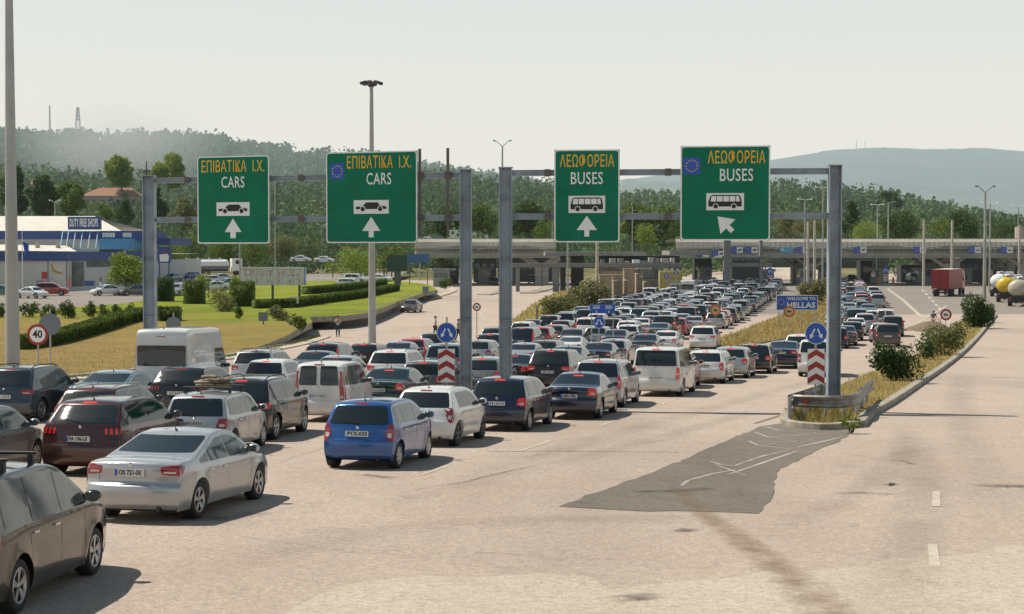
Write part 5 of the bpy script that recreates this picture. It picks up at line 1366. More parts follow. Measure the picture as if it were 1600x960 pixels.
for px, yt, yb, Y, lb in ((1262, 346, 440, 296, 'plain pale concrete pole beside the slim mast over the welcome board'), (1272.5, 344, 442, 294, 'plain pale concrete pole between two lamp masts over the median bush'), (1443, 343, 448, 303, 'plain concrete pole rising through the canopy above the red lorry\'s left side'),
                          (1487, 344, 446, 303, 'plain concrete pole rising above the red lorry'), (1592, 352, 448, 306, 'plain concrete pole by the canopy\'s right end'), (933, 360, 462, 235, 'pale concrete pole below the narrow BUSES sign, right of two'), (887, 360, 470, 212, 'grey pole below the narrow BUSES sign, left of two'),
                          (988, 322, 400, 330, 'thin pale pole between the two BUSES signs'), (656, 300, 380, 350, 'thin pale pole just right of the star-flagged CARS sign'), (375, 372, 455, 235, 'thin pale pole behind the faded billboard'), (430, 262, 400, 360, 'tall thin pole behind the left gantry\'s crossbeams'), (863, 348, 395, 340, 'thin pole left of the narrow BUSES sign')):
    mast(px, yt, yb, Y, .26 if 'concrete' in lb else .13, .2 if 'concrete' in lb else .1, None, lb, M_CPOLE if 'concrete' in lb else M_GALV, cat='pole', name='pole')
mast(503, 353, 404, 380, .12, .08, 'twin', 'small twin-lamp post in the far car park'); mast(86, 316, 358, 330, .14, .1, 'twin', 'small mast of white floodlights behind the shop building')
mast(839, 478, 500, 142, .07, .07, None, 'dark bollard post beside the oleander bush', M_DPOLE, cat='post', name='post'); ob(atY(839, 500, 142).x, 142, .1)

# ------------------------------------------------------------------ hills
def hill_mat(name, c1, c2, s, D, c3=None):
    m = bpy.data.materials.new(name); m.use_nodes = True; nt = m.node_tree; b = nt.nodes['Principled BSDF']; b.inputs['Roughness'].default_value = 1; b.inputs['Specular IOR Level'].default_value = 0
    c = mix_rgb(nt, c1, c2, noise(nt, s, 5, .4, .65)); 
    if c3: c = mix_rgb(nt, c, c3, noise(nt, s*3, 5, .52, .7))
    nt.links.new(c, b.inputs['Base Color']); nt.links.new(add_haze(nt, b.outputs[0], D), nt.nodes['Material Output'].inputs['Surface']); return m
def hill(name, D, front, sky, mat, drop=0, back=1.5):
    """ridge whose skyline is given by photo points; falls towards the camera over `front` metres"""
    X = []; Z = []
    xs = np.arange(sky[0][0], sky[-1][0]+1, 6 if D < 1200 else 8)
    ks = [p[0] for p in sky]; kz = [p[1] for p in sky]
    V = []; rows = [0, .12, .25, .4, .55, .7, .85, 1.0, 1.25]
    rng = np.random.default_rng(int(D)); wob = rng.normal(size=len(xs)) * .6
    def H(px): return np.interp(px, ks, kz)
    for t in rows:
        Y = D - front*(1-min(t, 1)) + (front*.8*(t-1) if t > 1 else 0)
        for i, px in enumerate(xs):
            zt = 7 + (390 - (H(px) + drop))/F*D + wob[i]*D/F*.6; zb = 5
            X_ = (px-800)/F*Y
            f = t**.85 * (1 + .05*math.sin(px*.03 + t*7)*(1-t)) if t <= 1 else 1 - (t-1)*1.2
            V.append((X_, Y, zb + (zt-zb)*f))
    n = len(xs); Fq = [(i*n+j, i*n+j+1, (i+1)*n+j+1, (i+1)*n+j) for i in range(len(rows)-1) for j in range(n-1)]
    o = link(name, np_mesh(name, np.array(V), np.array(Fq), [mat], smooth=True)); tag(o, kind='structure')
    G = np.array(V).reshape(len(rows), n, 3)
    def at(u, t):
        r = np.interp(t, rows, range(len(rows))); i = int(min(r, len(rows)-1.001)); fr = r - i; q = u*(n-1); j = int(min(q, n-1.001)); fq = q - j
        return (G[i, j]*(1-fr)*(1-fq) + G[i+1, j]*fr*(1-fq) + G[i, j+1]*(1-fr)*fq + G[i+1, j+1]*fr*fq)
    return at
def forest(name, at, n, h, rad, leaf, q, mats, seed, label=None, tmin=0, tmax=1, dens=None, conif=.5, clear=None):
    rng = np.random.default_rng(seed); Qs = []; mi = []
    for k in range(n):
        u = rng.random(); t = tmin + (tmax-tmin)*rng.random()**.8; p = at(u, t)
        if clear and clear(u, t, rng): continue
        hh = h*(.6+.7*rng.random()); rr = rad*(.6+.7*rng.random()); m = int(q*(.7+.6*rng.random()))
        d = rng.normal(size=(m, 3)); d /= np.linalg.norm(d, axis=1)[:, None]; z = rng.random(m)
        if rng.random() < conif: w_ = (1-z)**.7*.8+.12
        else: w_ = np.sin(PI*(.12+.85*z))**.6
        pos = np.column_stack([p[0] + d[:, 0]*rr*w_, p[1] + d[:, 1]*rr*w_, p[2] + hh*(.05+z*.95)])
        nrm = np.column_stack([d[:, 0], d[:, 1] - .3, d[:, 2]*.5+.35]) + rng.normal(size=(m, 3))*.55; nrm /= np.linalg.norm(nrm, axis=1)[:, None]
        a = np.cross(nrm, rng.normal(size=(m, 3))); a /= np.linalg.norm(a, axis=1)[:, None]; b = np.cross(nrm, a); s = leaf*(.6+.8*rng.random(m))[:, None]
        Qs.append(np.stack([pos-a*s*.5, pos+b*s*.42, pos+a*s*.5, pos-b*s*.42], 1)); mi.append(np.full(m, rng.integers(0, len(mats))))
    Q = np.concatenate(Qs); o = link(name, cloud_mesh(name, Q, mats, np.concatenate(mi))); tag(o, label, 'woodland', None, 'stuff'); return o
H4 = [(900, 300), (940, 291), (960, 283), (1020, 276), (1060, 269), (1130, 262), (1210, 250), (1240, 245), (1270, 240), (1300, 235), (1330, 233), (1380, 231), (1450, 234), (1540, 232), (1600, 238), (1680, 244), (1800, 262)]
hill('mountains', 9000, 3500, H4, hill_mat('far_mountain', (.045, .075, .085), (.11, .125, .12), .0012, 6000))
H3 = [(820, 325), (900, 304), (960, 290), (1000, 284), (1040, 288), (1100, 292), (1210, 294), (1260, 293), (1290, 292), (1340, 297), (1400, 300), (1450, 304), (1520, 312), (1560, 319), (1600, 326), (1720, 338)]
a3 = hill('hills', 3000, 1100, H3, hill_mat('tan_hill', (.24, .20, .13), (.09, .12, .06), .006, 2600, (.05, .08, .04)))
H2 = [(-90, 204), (-20, 205), (20, 207), (60, 212), (120, 209), (170, 215), (200, 211), (300, 213), (345, 216), (365, 225), (395, 230), (420, 232), (470, 235), (520, 237), (600, 247), (650, 260), (700, 268), (800, 282), (900, 302), (1000, 330)]
a2 = hill('hills', 1700, 800, H2, hill_mat('wooded_hill', (.05, .085, .04), (.12, .13, .07), .008, 1900, (.03, .05, .03)), drop=5)
H1 = [(-120, 262), (-60, 258), (0, 257), (60, 263), (110, 270), (200, 274), (300, 282), (420, 286), (480, 281), (560, 276), (650, 270), (740, 276), (860, 287), (960, 301), (1000, 304), (1060, 300), (1210, 285), (1300, 289), (1400, 303), (1480, 322), (1600, 351), (1700, 362), (1800, 368)]
a1 = hill('hills', 800, 330, H1, hill_mat('near_wooded_slope', (.03, .055, .02), (.06, .085, .03), .02, 2200), drop=26)
LP = [fol('leaf_far_c', (.06, .115, .03), (.11, .17, .04), D=2200), fol('leaf_far_a', (.095, .155, .04), (.14, .20, .05), D=2200), fol('leaf_far_b', (.045, .095, .03), (.08, .13, .04), D=2200)]
LP2 = [fol('leaf_ridge_a', (.04, .09, .035), (.08, .13, .045), D=2300), fol('leaf_ridge_b', (.06, .11, .045), (.10, .14, .05), D=2300)]
forest('woodland', a1, 3900, 9, 3.4, 1.25, 46, LP, 5, 'dense pine and oak wood covering the near slope behind the border plaza', .0, 1.0, conif=.45)
# thin white smoke drifting in front of the left ridge
sm = bpy.data.materials.new('smoke'); sm.use_nodes = True; nt = sm.node_tree; nt.nodes.clear(); ou = nt.nodes.new('ShaderNodeOutputMaterial'); pv = nt.nodes.new('ShaderNodeVolumeScatter'); pv.inputs['Color'].default_value = (.95, .95, .92, 1)
tcn = nt.nodes.new('ShaderNodeTexCoord'); ln_ = nt.nodes.new('ShaderNodeVectorMath'); ln_.operation = 'LENGTH'; nt.links.new(tcn.outputs['Object'], ln_.inputs[0]); rr_ = nt.nodes.new('ShaderNodeMapRange'); rr_.inputs['From Min'].default_value = 1; rr_.inputs['From Max'].default_value = .1
nt.links.new(ln_.outputs['Value'], rr_.inputs['Value']); nz_ = nt.nodes.new('ShaderNodeTexNoise'); nz_.inputs['Scale'].default_value = 1.4; nz_.inputs['Detail'].default_value = 3; nt.links.new(tcn.outputs['Object'], nz_.inputs['Vector'])
mm_ = nt.nodes.new('ShaderNodeMath'); mm_.operation = 'MULTIPLY'; nt.links.new(rr_.outputs['Result'], mm_.inputs[0]); nt.links.new(nz_.outputs['Fac'], mm_.inputs[1]); m3_ = nt.nodes.new('ShaderNodeMath'); m3_.operation = 'MULTIPLY'; m3_.inputs[1].default_value = .022; nt.links.new(mm_.outputs[0], m3_.inputs[0])
nt.links.new(m3_.outputs[0], pv.inputs['Density']); nt.links.new(pv.outputs[0], ou.inputs['Volume'])
mb = MB(); mb.lathe([(math.sin(PI*k/10)+.0001, -math.cos(PI*k/10)) for k in range(11)], 'z', (0, 0, 0), 20); o = mb.build('smoke', [sm], None, atY(185, 225, 1150)); o.scale = (78, 60, 38); tag(o, 'thin white smoke drifting across the wooded ridge at upper left', 'smoke', None, 'stuff')
def belt(u, t):
    px = 250 + 1450*u; Y = 372 + 90*t; return np.array(((px-800)/F*Y, Y, ground(Y) + 2.5*t))
forest('woodland', belt, 420, 9.5, 3.2, .75, 110, LP, 15, 'leafy green belt of trees directly behind the toll canopies', 0, 1, conif=.15, clear=lambda u, t, r: .655 < u < .80)
forest('woodland', a2, 4300, 9, 6, 3.4, 16, LP2, 6, 'hazy blue-green wood over the high ridge on the left', .05, 1.02, conif=.3, clear=lambda u, t, r: (.50 < u < .60 and t > .8 and r.random() < .75))
forest('scrub', a3, 1500, 6, 9, 5, 8, LP2, 8, 'scattered dark scrub on the tan hillside at the right', .2, 1.0, conif=.1)
M_TOW = new_mat('tower_steel', (.12, .10, .10), .7, hazeD=2500)
for px, yt, yb, Y, wd, lb in ((122, 168, 210, 1700, 2.6, 'lattice radio tower on the left ridge, the thicker of two'), (78, 165, 213, 1700, .8, 'thin radio mast on the left ridge, left of the lattice tower')):
    p = atY(px, yb, Y); h = (yb-yt)/F*Y; mb = MB(); hw = wd
    for a, b in ((-1, -1), (1, -1), (1, 1), (-1, 1)): mb.bar((a*hw, b*hw, 0), (a*hw*.35, b*hw*.35, h), .5 if wd > 1 else .35, .5 if wd > 1 else .35)
    for k in range(9): z = h*k/9; q = hw*(1-.65*k/9); mb.bar((-q, -q, z), (q, -q, z + h/9), .25, .25); mb.bar((q, -q, z), (-q, -q, z+h/9), .25, .25)
    if wd > 1:
        for k in range(4): mb.box((0, -hw*.5, h*(.55+.12*k)), (2.6, 1, 1.8))
    tag(mb.build('radio_tower', [M_TOW], None, p), lb, 'radio mast')
for px, yt, lb in ((1338, 219, 'faint antenna on the far mountain, left of a pair'), (1352, 221, 'faint antenna on the far mountain, right of a pair')):
    p = atY(px, 234, 9000); mb = MB(); mb.tube((0, 0, -10), (0, 0, (234-yt)/F*9000), 2.5, 1.5, 6); tag(mb.build('antenna', [M_TOW], None, p), lb, 'antenna')
# roofed house on the left slope
Y = 560; s = F/Y; p = atY(172, 334, Y); root = empty('house', p); tag(root, 'low house with a shallow red tiled roof among the trees on the left', 'house'); M_TILE = new_mat('roof_tile', (.32, .15, .09), .85, noise=(.5, .2, None)); M_HWALL = new_mat('house_wall', (.36, .33, .28), .85)
hw = 46/s
mb = MB(); mb.box((0, 4, 3), (hw*2-2, 8, 6)); mb.build('wall', [M_HWALL], root)
mb = MB(); z0 = 5.9; mb.add([(-hw, -1, z0), (hw, -1, z0), (hw, 9, z0), (-hw, 9, z0), (-hw*.45, 4, z0+2.9), (hw*.65, 4, z0+2.9)], [(0, 1, 5, 4), (1, 2, 5), (2, 3, 4, 5), (3, 0, 4), (3, 2, 1, 0)]); mb.build('roof', [M_TILE], root)
mb = MB()
for k in range(7): mb.box((-hw*.8 + k*hw*.27, -.02, 3.9), (1.5, .1, 1.6))
mb.build('window', [M_GLASS], root); mb = MB(); mb.box((0, -.9, 2.4), (hw*1.6, 1.8, .25)); mb.build('balcony', [M_BARK], root)
for px, py, lb in ((1452, 372, 'small far white-gabled house behind the canopy'), (60, 300, 'red-roofed shed among the trees at far left')):
    p = atY(px, py, 600); root = empty('house', p); tag(root, lb, 'house'); mb = MB(); mb.box((0, 2, 1.5), (5, 4, 3)); mb.build('wall', [M_WHITE], root)
    mb = MB(); mb.add([(-2.7, -.3, 3), (2.7, -.3, 3), (2.7, 4.3, 3), (-2.7, 4.3, 3), (-2.7, 2, 4.6), (2.7, 2, 4.6)], [(0,1,5,4), (2,3,4,5), (0,4,3), (1,2,5)]); mb.build('roof', [M_TILE], root)

# ------------------------------------------------------------------ trees one can tell apart
def px_tree(px, ytop, width, ybase, Y, mat, label, shape='round', leaf=None, dens=60, seed=0, low=.25, cat='tree', name='tree'):
    p = atY(px, ybase, Y); H = (ybase-ytop)/F*Y; rad = width/2/F*Y
    return tree(name, p, H, rad, mat, label, leaf or max(.22, H*.055), dens, max(.08, H*.025), seed, shape, None, 0, low, cat)
TL = [(190, 246, 46, 300, 560, L_BRIGHT, 'bright green poplar left of a pair above the red-roofed house', 'poplar'), (263, 243, 50, 300, 560, L_BRIGHT, 'bright green poplar above the left gantry post', 'poplar'),
      (22, 262, 52, 350, 480, L_DARK, 'dark pine right of the tall mast at the left edge', 'round'), (68, 274, 46, 352, 470, L_DARK, 'dark pine behind the shop building\'s roof', 'round'), (112, 284, 44, 352, 470, L_MID, 'rounded tree left of the red-roofed house', 'round'),
      (195, 312, 40, 360, 440, L_DARK, 'dark pine in front of the red-roofed house', 'cone'), (160, 318, 34, 360, 440, L_MID, 'small tree under the house\'s balcony', 'round'), (245, 290, 40, 365, 440, L_DARK, 'dark conifer just right of the left gantry post', 'cone'), (285, 312, 44, 370, 430, L_OLIVE, 'olive-green tree left of the first CARS sign', 'round'),
      (300, 372, 46, 408, 380, L_MID, 'low rounded tree under the first CARS sign\'s left edge', 'round'), (345, 376, 60, 415, 370, L_MID, 'broad low tree just below the first CARS sign', 'round'), (395, 378, 54, 415, 370, L_MID, 'broad low tree behind the billboard\'s left end', 'round'), (440, 372, 50, 412, 372, L_OLIVE, 'greyish tree behind the billboard\'s right end', 'round'), (478, 374, 40, 408, 378, L_OLIVE, 'greyish shrub tree left of the star-flagged CARS sign', 'round'),
      (270, 385, 40, 418, 360, L_MID, 'bushy tree beside the white tanker lorry', 'round'), (556, 394, 76, 434, 300, L_BRIGHT, 'rounded light green tree left of the tall floodlight mast', 'round'), (612, 384, 46, 430, 320, L_MID, 'green tree right of the tall floodlight mast', 'round'), (520, 408, 26, 432, 310, L_BRIGHT, 'small light green tree beside the rounded one', 'round'),
      (700, 330, 60, 380, 420, L_DARK, 'dark tree behind the left canopy, left of the gantry post', 'round'), (752, 322, 54, 378, 400, L_MID, 'green tree seen between the two middle gantry posts', 'round'), (825, 318, 60, 378, 400, L_DARK, 'dark tree right of the middle gantry posts', 'round'), (852, 345, 36, 380, 380, L_MID, 'small tree left of the narrow BUSES sign', 'round'), (690, 402, 34, 440, 322, L_OLIVE, 'pale olive tree under the left canopy\'s end', 'round'),
      (990, 318, 52, 395, 400, L_MID, 'green tree left of centre between the BUSES signs', 'round'), (1035, 325, 56, 395, 400, L_MID, 'green tree right of centre between the BUSES signs', 'round'), (1010, 352, 40, 392, 380, L_BRIGHT, 'lighter bush between the two BUSES signs', 'round'), (1055, 350, 34, 388, 380, L_DARK, 'dark bush just left of the wide BUSES sign', 'round'),
      (1225, 332, 44, 376, 400, L_OLIVE, 'olive tree just right of the wide BUSES sign', 'round'), (1262, 340, 40, 378, 390, L_OLIVE, 'olive tree behind the slim masts', 'round'), (1290, 335, 36, 378, 390, L_MID, 'green tree left of the right gantry post', 'round'), (1330, 312, 34, 376, 410, L_DARK, 'tall dark conifer right of the right gantry post', 'cone'), (1352, 350, 46, 378, 380, L_BRIGHT, 'lighter green rounded tree above the canopy', 'round'),
      (1405, 336, 62, 380, 385, L_DARK, 'big dark round tree behind the canopy\'s middle', 'round'), (1500, 332, 60, 380, 385, L_DARK, 'big dark tree behind the canopy right of the Y column', 'round'), (1475, 342, 36, 380, 380, L_MID, 'greener tree left of the big dark right-hand one', 'round'), (1570, 350, 54, 380, 400, L_DARK, 'dark tree by the canopy\'s right end', 'round'),
      (1385, 300, 40, 345, 600, L_DARK, 'distant dark tree on the slope above the canopy', 'round'), (1575, 405, 40, 438, 335, L_OLIVE, 'olive tree seen under the canopy behind the tankers', 'round')]
for i, t in enumerate(TL): px_tree(*t[:7], shape=t[7], seed=i*3+1, dens=75)
px_tree(197, 397, 66, 462, 218, L_BRIGHT, 'feathery yellow-green tree in front of the shop wall', leaf=.24, dens=300, seed=77, low=.3)
px_tree(345, 452, 56, 506, 160, L_OLIVE, 'small dark twisted tree on the lawn left of the billboard', leaf=.16, dens=260, seed=78, low=.3)
px_tree(318, 430, 30, 465, 190, L_BRIGHT, 'scrubby yellowish tree above the clipped hedge blocks', leaf=.2, dens=160, seed=79, low=.5); px_tree(372, 432, 26, 465, 190, L_BRIGHT, 'scrubby yellowish tree at the billboard\'s left edge', leaf=.2, dens=160, seed=80, low=.5)
px_tree(600, 395, 18, 440, 290, L_DARK, 'narrow dark tree right of the mast behind the lawn', 'poplar', seed=81)
# hedges and clipped shrubs on the left
def pxr(lst, h=1.2): return raised(lst, h)
zl = lambda x, y: ground(y) + .14 + lawn_rise(x, y)
hedge('hedge', pxr([(24, 522), (100, 515), (165, 508), (225, 499), (245, 496)]), 1.3, .9, .16, 110, L_HEDGE, 'long clipped hedge along the back of the scorched grass', base=zl, seed=3)
hedge('hedge', pxr([(396, 482), (450, 481), (500, 474), (560, 466), (618, 454)]), 1.2, .85, .16, 110, L_HEDGE, 'curving clipped hedge behind the green lawn, under the billboard', base=zl, seed=4)
hedge('hedge', pxr([(478, 460), (540, 454), (600, 446)]), 1.2, .9, .16, 80, L_HEDGE, 'low dark hedge beyond the lawn near the white parked cars', base=zl, seed=5)
for i, (x, yb, w_, h_, lb) in enumerate(((44, 497, 40, 20, 'leafy shrub nearest the left mast in the shrub row'), (74, 498, 34, 18, 'second leafy shrub in the row by the car park'), (105, 499, 40, 23, 'roundest dark shrub in the row by the car park'), (142, 497, 32, 22, 'dark round shrub under the green parked car'), (163, 496, 24, 18, 'shrub under the white parked saloon'), (183, 494, 22, 16, 'small shrub near the feathery tree'), (203, 492, 24, 14, 'boxy shrub nearest the gantry post in the row'), (2, 498, 22, 22, 'dark shrub cut by the picture\'s left edge'),
                                           (436, 507, 44, 22, 'spreading shrub below the billboard\'s middle leg'), (470, 516, 30, 22, 'tight round shrub at the lawn\'s corner'), (455, 512, 20, 10, 'low ground shrub between the two corner shrubs'), (372, 500, 20, 18, 'little round shrub right of the twisted tree'), (695, 452, 26, 14, 'low shrub at the lawn\'s far tip'), (120, 520, 26, 14, 'small shrub at the foot of the tall left mast'))):
    q = on_ground(x, yb, 1.1 if yb < 505 else .9); s = F/q.y; z = zl(q.x, q.y)
    bush('shrub', (q.x, q.y, z), (w_/2/s*1.1, w_/2/s, h_/2/s*1.25), .16, 460, L_HEDGE if i not in (8, 10) else L_OLIVE, lb, 'shrub', 'shrubs along the left lawn', seed=i)
for x, yb, w_, h_, lb in ((304, 476, 30, 34, 'block-clipped hedge left of the twisted tree'), (379, 480, 36, 36, 'block-clipped hedge at the billboard\'s left leg'), (257, 472, 26, 34, 'dark clipped block right of the gantry post'), (265, 503, 32, 20, 'low clipped block beside the gantry post')):
    q = on_ground(x, yb, 1.1); s = F/q.y; hedge('hedge_block', [(q.x - w_/2/s, q.y), (q.x + w_/2/s, q.y)], 2.0, h_/s, .17, 120, L_HEDGE if x != 257 else L_DARK, lb, 'hedge block', base=zl, group='clipped hedge blocks', seed=x)
# oleanders and island bushes
def ground_bush(px, yb, w_, h_, mat, lb, leaf=.2, dens=220, lobes=12, flower=0, pointed=0, seed=0, cat='bush', h0=.12):
    q = on_ground(px, yb, h0); s = F/q.y; ob(q.x, q.y+.3, w_/s*.32)
    return bush('bush', (q.x, q.y + .25*w_/s, ground(q.y)+h0), (w_/2/s*1.3, w_/2/s*1.0, h_/2/s*1.12), leaf*1.1, dens*1.35, mat, lb, cat, None, seed, lobes, True, flower, pointed)
ground_bush(872, 495, 60, 34, L_OLIVE, 'wide oleander bush at the near end of the verge left of the queue', .17, 300, 16, .02, seed=31)
ground_bush(915, 485, 62, 44, L_OLIVE, 'tallest oleander bush on the verge, with pale flowers', .17, 300, 18, .09, seed=32)
ground_bush(938, 470, 36, 28, L_OLIVE, 'smaller pale-flowered oleander by the stone wall', .18, 260, 10, .10, seed=33)
ground_bush(1270, 478, 52, 36, L_OLIVE, 'big spreading oleander behind the welcome board', .2, 300, 14, .05, seed=34)
ground_bush(1294, 462, 22, 26, L_OLIVE, 'oleander between the welcome board and the gantry post', .2, 260, 8, .05, seed=35)
ground_bush(1402, 596, 72, 54, L_CYP, 'dense green bush nearest the camera on the right island', .105, 620, 20, pointed=.25, seed=36)
ground_bush(1448, 562, 34, 36, L_CYP, 'small dark green bush left of the broad one on the island', .11, 480, 10, pointed=.3, seed=37)
ground_bush(1480, 556, 66, 48, L_OLIVE, 'broad dusty bush in the middle of the right island', .12, 420, 20, seed=38)
ground_bush(1528, 512, 46, 50, L_CYP, 'upright cypress-like bush near the right island\'s far end', .15, 480, 14, pointed=.5, seed=39)
ground_bush(1548, 503, 22, 30, L_CYP, 'smaller upright bush right of the cypress-like one', .15, 420, 8, pointed=.4, seed=40)
ground_bush(1332, 672, 34, 22, L_MID, 'low green weed clump at the kerb corner below the guard rail', .07, 900, 10, seed=41, cat='weeds')
# ragged weeds and dry stalks
def tufts(name, region, n, h, wd, mats, seed, label, zoff=.12):
    """grass blades scattered inside a world polygon"""
    rng = np.random.default_rng(seed); P_ = np.array([p[:2] for p in region]); lo, hi = P_.min(0), P_.max(0); V = []; mi = []
    def inside(x, y):
        c = False
        for i in range(len(P_)):
            x1, y1 = P_[i]; x2, y2 = P_[i-1]
            if (y1 > y) != (y2 > y) and x < (x2-x1)*(y-y1)/(y2-y1)+x1: c = not c
        return c
    k = 0; tries = 0
    while k < n and tries < n*12:
        tries += 1; x, y = lo + (hi-lo)*rng.random(2)
        if not inside(x, y): continue
        k += 1; z = ground(y) + zoff; a = rng.random()*PI; c_, s_ = math.cos(a)*wd, math.sin(a)*wd; hh = h*(.4+rng.random()); l = rng.normal(size=2)*hh*.35
        V.append([(x-c_, y-s_, z-.02), (x+c_, y+s_, z-.02), (x+l[0]+c_*.15, y+l[1]+s_*.15, z+hh), (x+l[0]-c_*.15, y+l[1]-s_*.15, z+hh)]); mi.append(rng.integers(0, len(mats)))
    Q = np.array(V); o = link(name, cloud_mesh(name, Q, mats, np.array(mi))); tag(o, label, 'grass', None, 'stuff'); return o
L_DRY2 = fol('dry_stalks_pale', (.50, .40, .19), (.40, .31, .12), (.30, .23, .10)); L_WEED = fol('weed_green', (.14, .17, .04), (.22, .23, .07))
tufts('dry_grass', medw, 9000, .22, .05, [L_DRY, L_DRY2, L_DRY2], 50, 'long dry yellow grass covering the median between the lanes')
tufts('dry_grass', islw, 10000, .15, .02, [L_DRY, L_DRY2, L_DRY2, L_DRY, L_WEED], 51, 'short dry grass covering the right island')
tufts('weeds', pxpoly([(1229, 662), (1236, 648), (1300, 640), (1330, 655), (1325, 666), (1270, 668)]), 1300, .24, .02, [L_WEED, L_DRY2, L_DRY], 52, 'ragged weeds under the guard rail')
tufts('verge_grass', pxpoly(VERGE), 5000, .25, .04, [L_WEED, L_DRY, L_MID], 53, 'unmown grass along the oleander verge')
tufts('verge_grass', lk + offset_line(lk, .8)[::-1], 3000, .14, .03, [L_WEED, L_MID], 54, 'thin green weeds along the lawn kerb', .05)
tufts('lawn_tufts', lawn_pts[:10] + pxpoly([(480, 507), (300, 525), (100, 545), (0, 560)]), 2500, .07, .03, [L_DRY, L_DRY2], 55, 'scorched tufts on the near strip of lawn', .16)
# ------------------------------------------------------------------ shop building (left)
M_SHOPB = new_mat('shop_blue', (.02, .06, .24), .5, noise=(.6, .2, None)); M_SHOPW = new_mat('shop_wall', (.56, .56, .55), .7, noise=(.4, .12, None)); M_ROOFP = new_mat('pale_roof', (.62, .58, .50), .7, noise=(.5, .12, None)); M_CYAN = new_mat('shop_cyan', (.06, .24, .46), .5)
M_LBLUE = new_mat('frame_light_blue', (.25, .42, .55), .5); M_GLASSD = new_mat('shop_glass', (.05, .07, .08), .1, spec=.8, noise=(.8, .5, (.14, .16, .16)))
def XZ(px, py, Y): p = atY(px, py, Y); return p.x, p.z
def pbox(mb, px0, py0, px1, py1, Y, depth, m=0, z0=None):
    """box whose front face covers these photo points at distance Y"""
    a = atY(px0, py1, Y); b = atY(px1, py0, Y); zl_ = a.z if z0 is None else z0
    mb.box(((a.x+b.x)/2, Y+depth/2, (zl_+b.z)/2), (abs(b.x-a.x), depth, b.z-zl_), m=m)
def world_build(mb, name, mats, root=None):
    o = mb.build(name, mats, root)
    if root is not None: o.data.transform(Matrix.Translation(-root.location))
    return o
Yb = 262; g = ground(Yb) + .95
root = empty('shop_building', (atY(60, 446, Yb).x, Yb, g)); tag(root, 'long white shop building with dark blue fascia bands and a DUTY FREE SHOPS box', 'shop')
x_l = atY(-70, 446, Yb).x; x_c = atY(103, 446, Yb).x; Yr = 300; x_r = atY(266, 440, Yr).x
z_f0, z_f1 = atY(60, 408, Yb).z, atY(60, 394, Yb).z; zr1 = atY(266, 388.5, Yr).z
mb = MB(); mb.add([(x_l, Yb, g-1), (x_c, Yb, g-1), (x_c, Yb, z_f0), (x_l, Yb, z_f0)], [(0,1,2,3)]); mb.add([(x_c, Yb, g-1), (x_r, Yr, g-1), (x_r, Yr, z_f0), (x_c, Yb, z_f0)], [(0,1,2,3)])
mb.add([(x_l, Yb, z_f1-.4), (x_c, Yb, z_f1-.4), (x_r, Yr, z_f1-.4), (x_r, Yr+30, z_f1-.4), (x_l, Yr+30, z_f1-.4)], [(0,1,2,3,4)], 1)
mb.add([(x_r, Yr, g-1), (x_r, Yr+30, g-1), (x_r, Yr+30, z_f0), (x_r, Yr, z_f0)], [(0,1,2,3)]); world_build(mb, 'wall', [M_SHOPW, M_ROOFP], root)
mb = MB(); e = -.6
mb.add([(x_l, Yb+e, z_f0), (x_c+.3, Yb+e, z_f0), (x_c+.3, Yb+e, z_f1), (x_l, Yb+e, z_f1), (x_l, Yb+.1, z_f1), (x_c, Yb+.1, z_f1), (x_l, Yb, z_f0), (x_c, Yb, z_f0)], [(0,1,2,3), (3,2,5,4), (1,0,6,7)])
mb.add([(x_c+.3, Yb+e, z_f0), (x_r+.5, Yr+e, z_f0-.0), (x_r+.5, Yr+e, z_f1+.1), (x_c+.3, Yb+e, z_f1), (x_c, Yb+.1, z_f1), (x_r, Yr, z_f1+.1), (x_c, Yb, z_f0), (x_r, Yr, z_f0)], [(0,1,2,3), (3,2,5,4), (1,0,6,7)])
world_build(mb, 'fascia', [M_SHOPB], root)
mb = MB(); pbox(mb, 106, 409, 130, 448, Yb-.06+2.0, .1); world_build(mb, 'door', [M_GLASSD], root)
for x in (75, 104, 131): mb = MB(); pbox(mb, x-.7, 408, x+.7, 447, Yb-.06, .06); world_build(mb, 'wall_joint', [M_SBACK], root)
mb = MB(); a = Vector((lerp(x_c, x_r, .18), lerp(Yb, Yr, .18))); b = Vector((lerp(x_c, x_r, .62), lerp(Yb, Yr, .62))); mb.add([(a.x, a.y-.1, z_f0-1.1), (b.x, b.y-.1, z_f0-1.1), (b.x, b.y-.1, z_f0-.05), (a.x, a.y-.1, z_f0-.05)], [(0,1,2,3)]); world_build(mb, 'window', [M_GLASSD], root)
